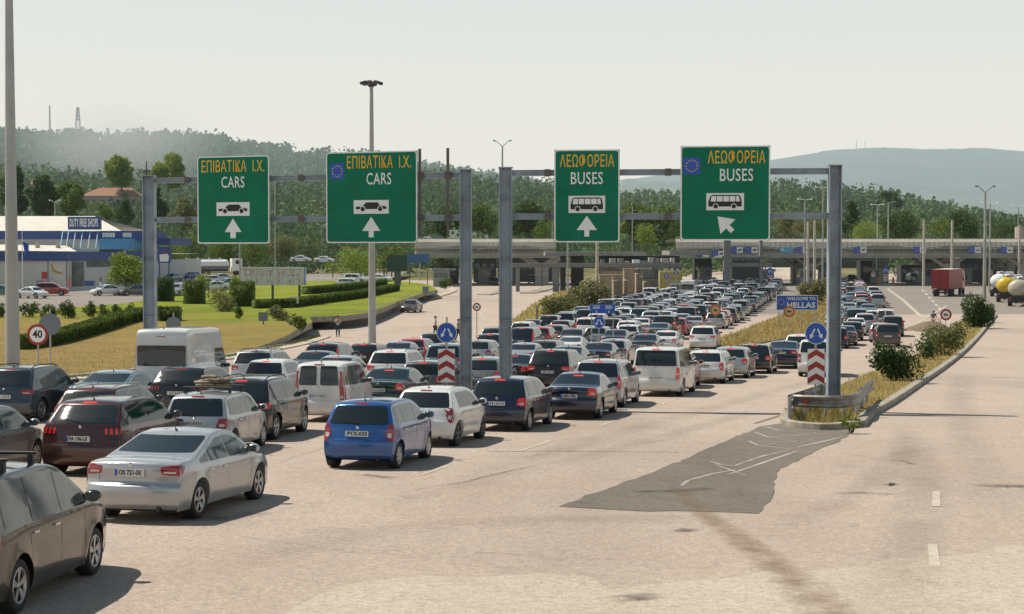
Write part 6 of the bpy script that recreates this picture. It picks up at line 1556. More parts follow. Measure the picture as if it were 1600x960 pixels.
# swoosh painted on the wall
mb = MB(); sw = [(79, 412), (81, 424), (88, 428), (99, 429), (99, 426), (90, 424), (84, 420), (82, 412)]; mb.add([tuple(atY(x, y, Yb-.03)) for x, y in sw], [tuple(range(len(sw)))[::-1]]); world_build(mb, 'wall_swoosh', [new_mat('swoosh_gold', (.42, .27, .08), .6)], root)
Y2 = 285
mb = MB(); pbox(mb, -80, 361, 222, 374, Y2, 20); world_build(mb, 'upper_fascia', [M_SHOPB], root)
mb = MB(); pbox(mb, -80, 374, 155, 396, Y2+.6, 20); world_build(mb, 'upper_wall', [M_SHOPW], root)
mb = MB(); pbox(mb, 155, 373, 209, 390, Y2-1.2, 20); world_build(mb, 'cyan_block', [M_CYAN], root)
mb = MB(); pbox(mb, 209, 372, 266, 383, Y2+6, 20); world_build(mb, 'blue_block', [M_SHOPB], root)
mb = MB(); a, b, c_, d_ = atY(-80, 338, Y2+14), atY(148, 338, Y2+14), atY(190, 361, Y2+2), atY(-80, 361, Y2+2); mb.add([tuple(d_), tuple(c_), tuple(b), tuple(a), (a.x, Y2+26, d_.z), (c_.x, Y2+26, d_.z)], [(0,1,2,3), (3,2,5,4)]); world_build(mb, 'upper_roof', [M_ROOFP], root)
mb = MB(); a, b, c_, d_ = atY(-80, 381, Y2-1), atY(104, 384, Y2-1), atY(120, 393, Yb+4), atY(-80, 391, Yb+4); mb.add([tuple(d_), tuple(c_), tuple(b), tuple(a)], [(0,1,2,3)]); world_build(mb, 'lean_to_roof', [M_ROOFP], root)
# sign box with lettering
mb = MB(); pbox(mb, 106, 339, 156, 359, Y2-4, 1.2); P = Plate(Y2-4.0); x0, z0 = XZ(107, 358, Y2-4); x1, z1 = XZ(155, 340, Y2-4)
fit2(P, 'DUTY FREE SHOPS', (x0+x1)/2, (z0+z1)/2, (z1-z0)*.95, 5, 1, (x1-x0)*.92, .03); o_ = len(mb.v); mb.v += P.mb.v; mb.f += [[i + o_ for i in f] for f in P.mb.f]; mb.m += P.mb.m; mb.sm += P.mb.sm
world_build(mb, 'sign_box', [M_SHOPB, M_WHITE], root)
for x in (98, 107, 118, 129, 141, 153):
    mb = MB(); mb.bar(atY(x-4, 390, Y2-8), atY(x, 362, Y2-4), .14, .14); mb.bar(atY(x-4, 390, Y2-8), atY(x+3, 390, Y2-8), .1, .1); mb.bar(atY(x-2, 377, Y2-6), atY(x+9 if x < 150 else x, 377, Y2-6), .1, .1); world_build(mb, 'sign_frame', [M_LBLUE], root)
mb = MB(); mb.bar(atY(98, 362.5, Y2-4), atY(154, 361.5, Y2-4), .14, .14); mb.bar(atY(95, 389, Y2-8), atY(154, 388, Y2-8), .14, .14); world_build(mb, 'sign_frame', [M_LBLUE], root)
mb = MB()
for x0_, x1_ in ((160, 180), (192, 206)):
    for k in range(5): xx = lerp(x0_, x1_, k/5); pbox(mb, xx, 364, xx+(x1_-x0_)/5-.8, 371, Y2-.2, .2)
world_build(mb, 'roof_vent', [M_WHITE], root)
for x in (57, 89): mb = MB(); pbox(mb, x-2, 379, x+2, 392, Y2-10, 1.2); world_build(mb, 'chimney', [M_CONC], root)
# board at the building's far end
mb = MB(); pbox(mb, 247, 386, 266, 411, 258, .4); P = Plate(258); q = [XZ(x, y, 258) for x, y in ((249, 398), (262, 397), (264, 401), (263, 409), (250, 409))]; P.poly(q[::-1] if False else [q[4], q[3], q[2], q[1], q[0]], 2, 1)
P.poly([XZ(x, y, 258) for x, y in ((256, 397), (258, 392), (262, 396))][::-1], 3, 2); o_ = len(mb.v); mb.v += P.mb.v; mb.f += [[i + o_ for i in f] for f in P.mb.f]; mb.m += P.mb.m; mb.sm += P.mb.sm
for x in (249, 264): pbox(mb, x-.6, 411, x+.6, 452, 258.2, .2)
tag(mb.build('signboard', [M_SHOPB, M_WHITE, M_SRED]), 'blue and white signboard at the far end of the shop, by the gantry post', 'sign')
# flag on a pole
p = on_ground(35.5, 462, 1.1); mb = MB(); zt = atY(35.5, 362, p.y).z; root = empty('flagpole', p); tag(root, 'thin flagpole with a drooping blue flag in front of the shop', 'flag'); mb.tube((0, 0, -.2), (0, 0, zt-p.z), .07, .04, 8); mb.build('pole', [M_WHITE], root)
mb = MB(); s = F/p.y; V = []
for i in range(7):
    for j in range(5): t = i/6; V.append((.05 + .75*j/4*(1-.35*t) + .25*t, .14*math.sin(j*1.9+t*2), zt-p.z - (16+22*t)/s - .25*j/4))
mb.add(V, [(i*5+j, i*5+j+1, (i+1)*5+j+1, (i+1)*5+j) for i in range(6) for j in range(4)], 0, True); mb.build('flag', [new_mat('flag_blue', (.02, .09, .38), .7)], root)
# notice board and bins by the shop wall
mb = MB(); pbox(mb, 65, 425, 73.5, 436, Yb-3, .15); pbox(mb, 71, 436, 72.2, 447, Yb-2.9, .1, 1); tag(mb.build('notice_board', [M_SRED, M_SBACK]), 'dark red notice board on a post by the shop wall', 'sign')
mb = MB(); pbox(mb, 132, 439, 145, 447, Yb-2, 1.2); pbox(mb, 57, 439, 66, 447, Yb-2, 1, 1); tag(mb.build('waste_bin', [M_SHOPB, M_SBACK]), 'low blue bin right of the shop door', 'bin')
# faded billboard on three legs
Y = 178; s = F/Y; g = ground(Y)+1.1; root = empty('billboard', (atY(427, 500, Y).x, Y, g)); tag(root, 'faded white billboard with worn red lettering on three dark legs', 'billboard')
mb = MB(); pbox(mb, 376, 418, 474.5, 446, Y, 1.0); world_build(mb, 'panel', [new_mat('billboard_face', (.70, .69, .67), .7, noise=(1.5, .25, (.56, .53, .50)))], root)
mb = MB(); P = Plate(Y-.01); M_FADED = new_mat('faded_red', (.40, .14, .12), .8, noise=(1.6, .5, (.68, .62, .60)))
x0, z0 = XZ(380, 433, Y); x1, z1 = XZ(472, 420, Y); fit2(P, 'DUTY FREE', (x0+x1)/2, (z0+z1)/2, (z1-z0)*1.1, 1, 0, (x1-x0)*.96)
for k, x in enumerate((386, 402, 419, 435, 452, 467)):
    P.poly([XZ(a, b, Y) for a, b in ((x-3+k*.4, 439.5), (x+2.5, 442.5), (x+2.5, 436))], 1, 0)
for k in range(1, 12): xx = 376+k*8.2; P.poly([XZ(a, b, Y) for a, b in ((xx, 446), (xx+.35, 446), (xx+.35, 418), (xx, 418))], .5, 1)
world_build(P.mb, 'lettering', [M_FADED, M_SBACK], root)
mb = MB(); pbox(mb, 474.5, 418, 477, 446, Y+.2, .8); world_build(mb, 'side_panel', [M_LBLUE], root)
for x in (385, 426, 468): mb = MB(); a = atY(x, 440, Y+.5); mb.box((a.x, Y+.5, (g+a.z)/2), (.24, .24, a.z-g+.2)); world_build(mb, 'leg', [M_DPOLE], root)
for x, y0, y1, Y, lb in ((411.5, 488, 524, 132, 'small square sign back on a leaning post on the lawn'), (461, 464, 492, 170, 'little white arrow plate on a post under the billboard'), (665, 448, 470, 200, 'small sign on a post at the lawn\'s far end')):
    g = ground(Y)+lawn_rise(atY(x, y0, Y).x, Y); root = empty('small_sign', (atY(x, y1, Y).x, Y, g)); tag(root, lb, 'sign'); s = F/Y; h = atY(x, y0, Y).z - g
    mb = MB(); mb.box((0, 0, h/2), (.09, .09, h)); mb.build('post', [M_DPOLE], root); mb = MB(); mb.box((0, -.06, h-.35), (.75, .03, .7)); mb.build('plate', [M_SBACK if x != 461 else M_WHITE], root)
# dark matrix sign and blue direction panel above the lawn's far end
Y = 262; root = empty('matrix_sign', (atY(624, 452, Y).x, Y, ground(Y))); tag(root, 'dark green square matrix sign on a thick dark column by the left canopy', 'sign'); mb = MB(); pbox(mb, 605, 399, 636, 424, Y, 1); world_build(mb, 'cabinet', [new_mat('dark_cabinet', (.015, .05, .035), .5)], root)
mb = MB(); pbox(mb, 616, 424, 626, 452, Y+.3, .6, z0=ground(Y)-.1); world_build(mb, 'column', [M_DPOLE], root)
Y = 268; root = empty('direction_sign', (atY(654, 452, Y).x, Y, ground(Y))); tag(root, 'wide blue panel on thin posts right of the dark matrix sign', 'sign'); mb = MB(); pbox(mb, 637, 397, 671, 411, Y, .3); world_build(mb, 'panel', [new_mat('panel_blue', (.04, .12, .30), .5)], root)
for x in (640, 668): mb = MB(); pbox(mb, x-.6, 411, x+.6, 452, Y+.1, .2, z0=ground(Y)-.1); world_build(mb, 'post', [M_RUST], root)

# ------------------------------------------------------------------ toll canopies
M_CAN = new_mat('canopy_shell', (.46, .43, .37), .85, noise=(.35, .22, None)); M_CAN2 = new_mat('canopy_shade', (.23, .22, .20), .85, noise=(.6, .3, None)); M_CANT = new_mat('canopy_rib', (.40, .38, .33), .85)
M_BOOTH = new_mat('booth_metal', (.20, .21, .22), .5, .3); M_SHADE = new_mat('shade_dark', (.03, .03, .032), .6); M_UNDER = new_mat('canopy_underside', (.05, .048, .045), .9)
YC = 308; DC = 22
def canopy(x0px, x1px, label, peaks, gap=None, y_top=373.5, y_mid=388, y_low=402):
    """ribbed concrete canopy: sloping upper shell, lower fascia that dips in shallow arches between its columns"""
    xa, xb = atY(x0px, 400, YC).x, atY(x1px, 400, YC).x; zt, zm, zl_ = atY(800, y_top, YC).z, atY(800, y_mid, YC).z, atY(800, y_low, YC).z
    root = empty('toll_canopy', ((xa+xb)/2, YC+DC/2, ground(YC))); tag(root, label, 'canopy')
    n = int((xb-xa)/1.0); mb = MB(); V = []
    for i in range(n+1):
        x = lerp(xa, xb, i/n); px = 800 + x*F/YC
        d = min(abs(px - p) for p in peaks); k = math.exp(-(d/46)**2)          # folded gable over each peak
        wv = .5+.5*math.cos((px-peaks[0])/48*PI)
        V += [(x, YC+DC, zt-.5), (x, YC+DC*.55, zt), (x, YC+.8, zt-.05 - .5*(1-k)*0), (x, YC+.25, zt-.55), (x, YC-.2, zm+.25*k), (x, YC+.35+.8*k, zm-.35), (x, YC-.1-.5*k, zl_+.55), (x, YC, zl_), (x, YC+DC, zl_+.4)]
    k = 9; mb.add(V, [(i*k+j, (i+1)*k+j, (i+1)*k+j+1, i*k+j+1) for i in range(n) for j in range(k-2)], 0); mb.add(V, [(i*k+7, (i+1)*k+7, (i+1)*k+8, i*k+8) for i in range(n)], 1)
    x = xa + .3; i = 0
    while x < xb:
        mb.bar((x, YC-.02, zt-.6), (x, YC-.32, zm+.05), .12, .10, 2); mb.bar((x, YC-.02+.25, zm-.3), (x, YC-.30, zl_+.1), .10, .10, 2); x += .95; i += 1
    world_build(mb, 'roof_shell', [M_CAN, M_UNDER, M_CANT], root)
    mb = MB(); mb.bar((xa, YC-.45, zm-.02), (xb, YC-.45, zm-.02), .25, .14); mb.bar((xa, YC+.1, zt+.02), (xb, YC+.1, zt+.02), .3, .12); mb.bar((xa, YC-.3, zl_), (xb, YC-.3, zl_), .3, .16); world_build(mb, 'edge_beam', [M_CAN], root)
    for p in peaks:
        x = atY(p, 400, YC).x; w_ = 4.6; mb = MB(); m = 10
        for j in range(m):
            t0, t1 = -1+2*j/m, -1+2*(j+1)/m; f = lambda t: zm + 1.25*(1-abs(t)**1.3)
            mb.bar((x+t0*w_*1.4, YC-.55, f(t0)-.4), (x+t1*w_*1.4, YC-.55, f(t1)-.4), .22, .12)
        world_build(mb, 'fold_rib', [M_CAN], root)
    for p in peaks:
        for yy in (YC+3, YC+DC-4):
            x = atY(p, 400, YC).x + (1487-1380)/F*YC; x = min(x, xb-2); g = ground(yy); mb = MB(); mb.box((x, yy, (g+zl_-1.6)/2+.2), (1.3, 1.0, zl_-1.6-g+.4))
            for sg in (-1, 1): mb.bar((x+sg*.4, yy, zl_-1.9), (x+sg*3.6, yy, zl_+.2), .8, .55)
            world_build(mb, 'column', [M_CONC], root)
    return root
canopy(1056, 1640, 'long ribbed concrete toll canopy across the right half, above the red lorry', [1166, 1380, 1500, 1600])
canopy(648, 869, 'shorter ribbed concrete canopy over the left exit lanes', [735, 800])
# blue lane boards hung on the canopy edge
for px, py, kind in ((1098, 397, 'p'), (1122, 397, 'p'), (1151, 391, 'p'), (1174, 391, 'p'), (1229, 391, 'g'), (1254, 391, 'p'), (1344, 391, 'p'), (1437, 391, 'b'), (1523, 391, 'b'), (1573, 391, 'b')):
    Y = YC-1.3; x, z = XZ(px, py, Y); s = F/Y; mb = MB()
    if kind == 'g':
        mb.box((x, Y, z), (19/s, .12, 8.5/s), m=1); P = Plate(Y-.065); w_, h_ = 19/s, 8.5/s
        P.rect(x-w_/2, z-.04, x-w_*.12, z+.06, 1, 0); P.rect(x-w_*.36, z-h_*.1, x-w_*.30, z+h_*.45, 1.5, 0); o_ = len(mb.v); mb.v += P.mb.v; mb.f += [[i + o_ for i in f] for f in P.mb.f]; mb.m += P.mb.m; mb.sm += P.mb.sm
        mb.tube((x-w_*.4, Y, z), (x-w_*.4, Y+1, z+.6), .05, n=6, m=2); mb.tube((x+w_*.4, Y, z), (x+w_*.4, Y+1, z+.6), .05, n=6, m=2)
        tag(mb.build('lane_board', [M_WHITE, new_mat('board_light_blue', (.10, .34, .55), .5), M_SBACK]), 'light blue lane board with a white cross, over the open roadway', 'lane board', 'blue lane boards along the canopy')
    else:
        mb.box((x-4.7/s, Y, z), (9.2/s, .12, 9.5/s), m=0); mb.box((x+4.9/s, Y, z), (9.4/s, .10, 9/s), m=1)
        P = Plate(Y-.065); cx = x+4.9/s
        if kind == 'p': P.poly([(cx-.4, z-.05), (cx-.05, z+.2), (cx+.45, z+.22), (cx+.2, z-.02), (cx+.25, z-.15), (cx-.1, z-.1), (cx-.35, z-.2)], 1, 2)
        else: P.rect(cx-.32, z-.18, cx+.32, z+.2, 1, 2); P.rect(cx-.26, z-.0, cx+.26, z+.14, 2, 1)
        for k in range(12): a = 2*PI*k/12; P.disc(x-4.7/s+.28*math.cos(a), z+.28*math.sin(a), .045, 1, 3, 5)
        o_ = len(mb.v); mb.v += P.mb.v; mb.f += [[i + o_ for i in f] for f in P.mb.f]; mb.m += P.mb.m; mb.sm += P.mb.sm
        mb.tube((x, Y, z+.3), (x, Y+1, z+.6), .05, n=6, m=2)
        o = tag(mb.build('lane_board', [M_SBLUE, M_WHITE, M_SBLACK, M_SYEL]), None, 'lane board', 'blue lane boards along the canopy')
        o['label'] = {1098: 'blue and white lane board lowest and leftmost, under the wide BUSES sign', 1122: 'blue and white lane board, second from the left under the wide BUSES sign', 1151: 'blue and white lane board left of the pair beside the grey portal column', 1174: 'blue and white lane board right of the pair beside the grey portal column',
                      1254: 'blue and white lane board between the light blue board and the slim masts', 1344: 'blue and white lane board with a slanting arrow, above the guard booth', 1437: 'blue and white lane board above the red lorry\'s left side', 1523: 'blue and white lane board just left of the Y-lamp mast', 1573: 'blue and white lane board above the tanker lorries'}[px]
# booths and traffic islands under the canopies
def booth(px, Y, label, w_=2.6, tall=2.9, sign=True, cones=True):
    g = ground(Y); x = atY(px, 440, Y).x; root = empty('toll_booth', (x, Y, g)); tag(root, label, 'booth', 'toll booths')
    mb = MB(); mb.box((0, 3.5, .1), (w_+.8, 13, .24)); mb.build('plinth', [M_KERB], root)
    mb = MB(); mb.box((0, 3.5, .25+tall*.22), (w_, 4.2, tall*.44)); mb.box((0, 3.5, .25+tall*.93), (w_+.5, 5, tall*.14))
    for a in (-1, 1):
        for b in (-1, 1): mb.box((a*(w_/2-.06), 3.5+b*2.0, .25+tall*.65), (.12, .12, tall*.46))
    mb.build('cabin', [M_BOOTH], root); mb = MB(); mb.box((0, 3.5, .25+tall*.65), (w_-.14, 4.0, tall*.42)); mb.build('window', [M_GLASSD], root)
    if sign:
        mb = MB(); mb.tube((-.1, -2.2, 0), (-.1, -2.2, 3.2), .06, n=6, m=3); P = Plate(-2.3); P.disc(-.1, 2.85, .62, 0, 0, 20)
        for sg in (-1, 1): P.poly(arrow(-.1+sg*.22, 2.8, .62, .10, .28, .24, 180-25*sg), 1, 1)
        P.rect(-.5, .9, .3, 2.0, 0, 1)
        for k in range(2): z0 = 1.0+.5*k; P.poly([(-.5, z0), (-.1, z0+.25), (-.1, z0+.5), (-.5, z0+.25)], 1, 2); P.poly([(-.1, z0+.25), (.3, z0), (.3, z0+.25), (-.1, z0+.5)], 1, 2)
        o_ = len(mb.v); mb.v += P.mb.v; mb.f += [[i + o_ for i in f] for f in P.mb.f]; mb.m += P.mb.m; mb.sm += P.mb.sm; mb.build('keep_sign', [M_SBLUE, M_SWHITE, M_SRED, M_STEEL], root)
    if cones:
        for sg in (-1, 1): mb = MB(); mb.box((sg*(w_/2+.1), -2.6, .75), (.34, .34, 1.2)); mb.box((sg*(w_/2+.1), -2.6, 1.4), (.4, .4, .14)); mb.build('bollard', [M_SORANGE], root)
    return root
for px, Y, lb in ((1380, 312, 'grey toll booth with the round blue sign left of the red lorry'), (1296, 316, 'toll booth partly behind the right gantry post'), (1201, 300, 'toll booth with the round blue sign beside the open road'), (1262, 306, 'toll booth between the concrete poles'),
                  (1155, 318, 'toll booth in the shade behind the grey portal'), (1104, 318, 'toll booth in the shade at the canopy\'s left end'), (1448, 316, 'toll booth in the shade behind the red lorry'), (1512, 316, 'toll booth in the shade between the lorry and the tankers'),
                  (1565, 318, 'toll booth in the shade behind the tankers'), (757, 318, 'toll booth under the left canopy between the middle gantry posts'), (800, 320, 'toll booth under the left canopy behind the right gantry\'s left post')):
    booth(px, Y, lb, sign=px in (1380, 1201), cones=px in (1380, 1296), w_=2.4)
# dark blocks, no real cabins, added under the canopies to stand in for shade
for x0, x1, y0, y1, Y, lb in ((1442, 1468, 405, 443, 331, 'dark block standing in for shade just left of the red lorry'), (1578, 1640, 405, 442, 333, 'dark block standing in for shade behind the tanker lorries'), (1240, 1258, 404, 444, 326, 'dark block standing in for shade beside the open road'), (1345, 1362, 408, 444, 328, 'dark block standing in for shade left of the grey toll booth'), (1144, 1186, 403, 410, 300, 'dark block standing in for shade over the grey portal'), (740, 775, 404, 436, 334, 'dark block standing in for shade between the middle gantry posts'), (778, 862, 403, 440, 338, 'long dark block standing in for shade under the left canopy'), (1500, 1560, 404, 440, 334, 'long dark block standing in for shade behind the red lorry'), (1408, 1440, 414, 441, 332, 'dark pillar block in the canopy\'s shade left of the red lorry'), (700, 716, 416, 446, 326, 'dark block standing in for the shade of the left canopy'), (1085, 1112, 404, 445, 330, 'dark cabin block under the canopy\'s left end')):
    root = empty('cabin', (atY((x0+x1)/2, y1, Y).x, Y, ground(Y))); tag(root, lb, 'cabin'); mb = MB(); pbox(mb, x0, y0, x1, y1, Y, 4, z0=ground(Y)-.1); world_build(mb, 'wall', [M_SHADE], root)
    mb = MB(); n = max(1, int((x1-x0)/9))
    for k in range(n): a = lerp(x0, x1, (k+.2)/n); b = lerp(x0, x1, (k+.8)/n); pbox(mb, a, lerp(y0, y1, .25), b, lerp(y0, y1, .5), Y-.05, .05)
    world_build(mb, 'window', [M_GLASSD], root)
root = empty('white_cabin', (atY(680, 447, 300).x, 300, ground(300))); tag(root, 'pale cabin with three small windows at the left canopy\'s end', 'cabin'); mb = MB(); pbox(mb, 677, 423, 702, 447, 300, 4, z0=ground(300)-.1); world_build(mb, 'wall', [new_mat('cabin_grey', (.24, .25, .24), .6)], root)
mb = MB(); pbox(mb, 675, 420.5, 712, 423, 299.6, 5); world_build(mb, 'roof', [M_SBACK], root); mb = MB()
for k in range(3): pbox(mb, 679+k*7.3, 427, 684.5+k*7.3, 434, 299.93, .06)
world_build(mb, 'window', [M_GLASSD], root)
# grey portal frame in front of the canopy
M_PORT = new_mat('portal_concrete', (.20, .20, .195), .8, noise=(.6, .2, None))
Y = 272; root = empty('portal_frame', (atY(1165, 440, Y).x, Y, ground(Y))); tag(root, 'grey concrete portal frame above the queue, left of the open road', 'portal')
for a, b in ((1131, 1142), (1187, 1192)): mb = MB(); pbox(mb, a, 376, b, 448, Y, 1.3, z0=ground(Y)-.1); world_build(mb, 'column', [M_PORT], root)
mb = MB(); pbox(mb, 1128, 400.5, 1205, 403.5, Y+.2, 10); world_build(mb, 'beam', [M_PORT], root); mb = MB(); pbox(mb, 1142, 411, 1187, 417, Y+.3, 1.0); pbox(mb, 1192, 411, 1206, 417, Y+.3, 1.0); world_build(mb, 'beam', [M_PORT], root)
ob(atY(1136, 440, Y).x, Y, .9); ob(atY(1189, 440, Y).x, Y, .6)
# flat-roofed control building, centre
M_STONE = new_mat('limestone', (.40, .31, .22), .9, noise=(1.8, .35, None), bump=(3, .1)); M_FLAT = new_mat('flat_roof', (.30, .285, .26), .85, noise=(.8, .3, None))
Y = 268; root = empty('control_building', (atY(960, 440, Y).x, Y, ground(Y))); tag(root, 'low flat-roofed control building with grey beams and stone base, in the centre', 'building')
mb = MB(); pbox(mb, 936, 424, 1066, 445, Y+.6, 10, z0=ground(Y)-.1); world_build(mb, 'wall', [M_STONE], root)
mb = MB(); pbox(mb, 936, 418, 975, 424, Y+.8, 8); pbox(mb, 992, 418, 1030, 436, Y+.5, 8); world_build(mb, 'window', [M_GLASSD], root)
mb = MB()
for a, b in ((800, 812), (864, 874), (932, 936), (1062, 1066)): pbox(mb, a if a > 800 else 806, 412, b, 448, Y, 1.2, z0=ground(Y)-.1)
world_build(mb, 'column', [M_PORT], root)
mb = MB(); pbox(mb, 796, 411.5, 1068, 418, Y-.2, 2.0); world_build(mb, 'beam', [M_PORT], root)
mb = MB(); pbox(mb, 852, 394, 1010, 400, Y+4, 14); pbox(mb, 1046, 392, 1110, 399, Y+5, 14); world_build(mb, 'flat_roof', [M_FLAT], root)
mb = MB(); pbox(mb, 876, 400, 884, 447, Y+5, 4, z0=ground(Y)-.1); pbox(mb, 893, 400, 912, 446, Y+7, 4, z0=ground(Y)-.1); pbox(mb, 936, 400, 1062, 411, Y+6, 10); world_build(mb, 'shaded_core', [M_SHADE], root)
mb = MB(); pbox(mb, 995, 419, 1019, 421.5, Y-3, 5); pbox(mb, 1002, 421, 1004, 441, Y-2.5, .3); world_build(mb, 'porch', [M_FLAT], root)
for k in range(10):
    xx = 940+k*12 + random.uniform(-3, 3); mb = MB(); pbox(mb, xx, 411.5 - random.uniform(3, 9), xx+random.uniform(5, 12), 411.5, Y+1.5, 2); world_build(mb, 'roof_unit', [random.choice([M_CONC, M_FLAT, M_WHITE, M_SBACK])], root)
for a, b, c_, d_, Y, lb in ((937, 956, 431, 463, 228, 'pale limestone pier nearest the oleanders'), (957, 973, 431, 460, 233, 'second limestone pier behind the oleanders'), (975, 992, 421, 452, 246, 'tallest limestone pier, beside the control building'), (993, 1004, 434, 446, 256, 'low limestone pier by the porch')):
    mb = MB(); pbox(mb, a, c_, b, d_, Y, 2.2, z0=ground(Y)-.1); p0 = atY(a, c_, Y); p1 = atY(b, c_, Y); mb.box(((p0.x+p1.x)/2, Y+1.1, p0.z+.06), (p1.x-p0.x+.16, 2.4, .14)); mb.box((p1.x+.6, Y+6, (ground(Y)+p0.z)/2-.3), (.5, 9, p0.z-ground(Y)-.8))
    o = tag(mb.build('stone_pier', [M_STONE]), lb, 'wall', 'limestone piers')
mb = MB(); pbox(mb, 1031, 424, 1066, 441, 262, 2.5, z0=ground(262)-.1); pbox(mb, 1034, 426, 1039, 441, 261.8, .3, 1, z0=ground(262)); pbox(mb, 1052, 425, 1064, 434, 261.8, .3, 1); tag(mb.build('kiosk', [new_mat('kiosk_yellow', (.40, .33, .16), .7), new_mat('kiosk_panel', (.48, .36, .05), .6)]), 'mustard-yellow kiosk at the end of the control building', 'kiosk')
for px, lb in ((1041, 'small white-ringed round sign left of the pair by the kiosk'), (1056.5, 'small blue square sign right of the pair by the kiosk')):
    round_sign(px, 432 if px < 1050 else 426, 3.6, 238, 'arrowsq', lb)
# lorry park clutter on the rise behind: white box vans and a coach
def box_lorry(p, rz, L, W_, H_, mat, cab_mat, label, dark=False):
    root = empty('lorry', p, rz); tag(root, label, 'lorry'); mb = MB(); mb.box((L/2, 0, 1.15+(H_-1.15)/2), (L, W_, H_-1.15)); 
    for sg in (-1, 1): mb.box((L/2, sg*(W_/2+.01), 1.22), (L, .04, .16)); mb.box((-.012, sg*(W_/2-.06), 1.15+(H_-1.15)/2), (.03, .10, H_-1.2))
    mb.build('trailer', [mat], root)
    mb = MB(); mb.box((-.02, 0, 1.15+(H_-1.15)/2), (.03, .05, H_-1.4)); mb.box((L/2, 0, 1.0), (L-.3, .9, .28)); mb.box((.06, 0, .62), (.16, W_-.2, .26)); mb.build('chassis', [M_TRIM], root)
    mb = MB(); mb.box((L/2, 0, H_+.02), (L-.04, W_-.04, .03)); mb.build('roof', [M_ROOFP], root)
    for sg in (-1, 1): mb = MB(); mb.box((-.03, sg*(W_/2-.28), .98), (.05, .46, .16)); mb.build('tail_light', [M_RED], root)
    cb = MB(); x0 = L+.5
    V = [(x0, -W_/2+.03, .9), (x0+2.1, -W_/2+.03, .9), (x0+2.1, -W_/2+.03, 2.1), (x0+1.85, -W_/2+.08, 3.3), (x0+1.1, -W_/2+.15, 3.75), (x0, -W_/2+.12, 3.75)]; V2 = [(x, -y, z) for x, y, z in V]; k = 6
    cb.add(V+V2, [tuple(range(k)), tuple(range(k, 2*k))[::-1]] + [(i, (i+1) % k + 0, (i+1) % k + k, i+k)[::-1] for i in range(k)]); cb.build('cab', [cab_mat], root)
    gl = MB(); gl.add([(x0+2.115, -W_/2+.2, 2.1), (x0+2.115, W_/2-.2, 2.1), (x0+1.885, W_/2-.25, 3.15), (x0+1.885, -W_/2+.25, 3.15)], [(0,1,2,3)])
    for sg in (-1, 1): gl.add([(x0+.9, sg*(W_/2-.0), 2.05), (x0+1.9, sg*(W_/2-.0), 2.05), (x0+1.75, sg*(W_/2-.06), 2.95), (x0+.9, sg*(W_/2-.06), 2.95)], [(0,1,2,3)])
    gl.build('window', [M_GLASS], root)
    for x in (1.6, 2.9, 4.2, L-1.2 if L > 7 else L-.5, x0+1.2):
        if x > L+.2 or x < L or True:
            for sg in (-1, 1): w_ = MB(); w_.lathe([(.001, -.16), (.48, -.16), (.52, -.10), (.52, .12), (.46, .16), (.26, .15), (.24, .05), (.001, .06)], 'y', (0, 0, 0), 18); w_.build('wheel', [M_RUBBER], root, (x, sg*(W_/2-.18), .52))
    mm = MB()
    for sg in (-1, 1): mm.box((x0+1.7, sg*(W_/2+.22), 2.6), (.12, .22, .7)); mm.bar((x0+1.7, sg*(W_/2-.1), 2.9), (x0+1.7, sg*(W_/2+.2), 2.9), .05, .05)
    mm.build('wing_mirror', [M_TRIM], root)
    return root
p = on_ground(1469, 464); h = R(24.5); box_lorry(Vector((p.x, p.y, ground(p.y))), PI/2 - h, 11.5, 2.5, 3.95, new_mat('lorry_red', (.28, .014, .018), .5, noise=(.7, .2, None)), new_mat('cab_red', (.36, .02, .02), .3, coat=.6), 'dark red curtain-sided lorry pulling up to the toll canopy'); ob(p.x, p.y, 3)
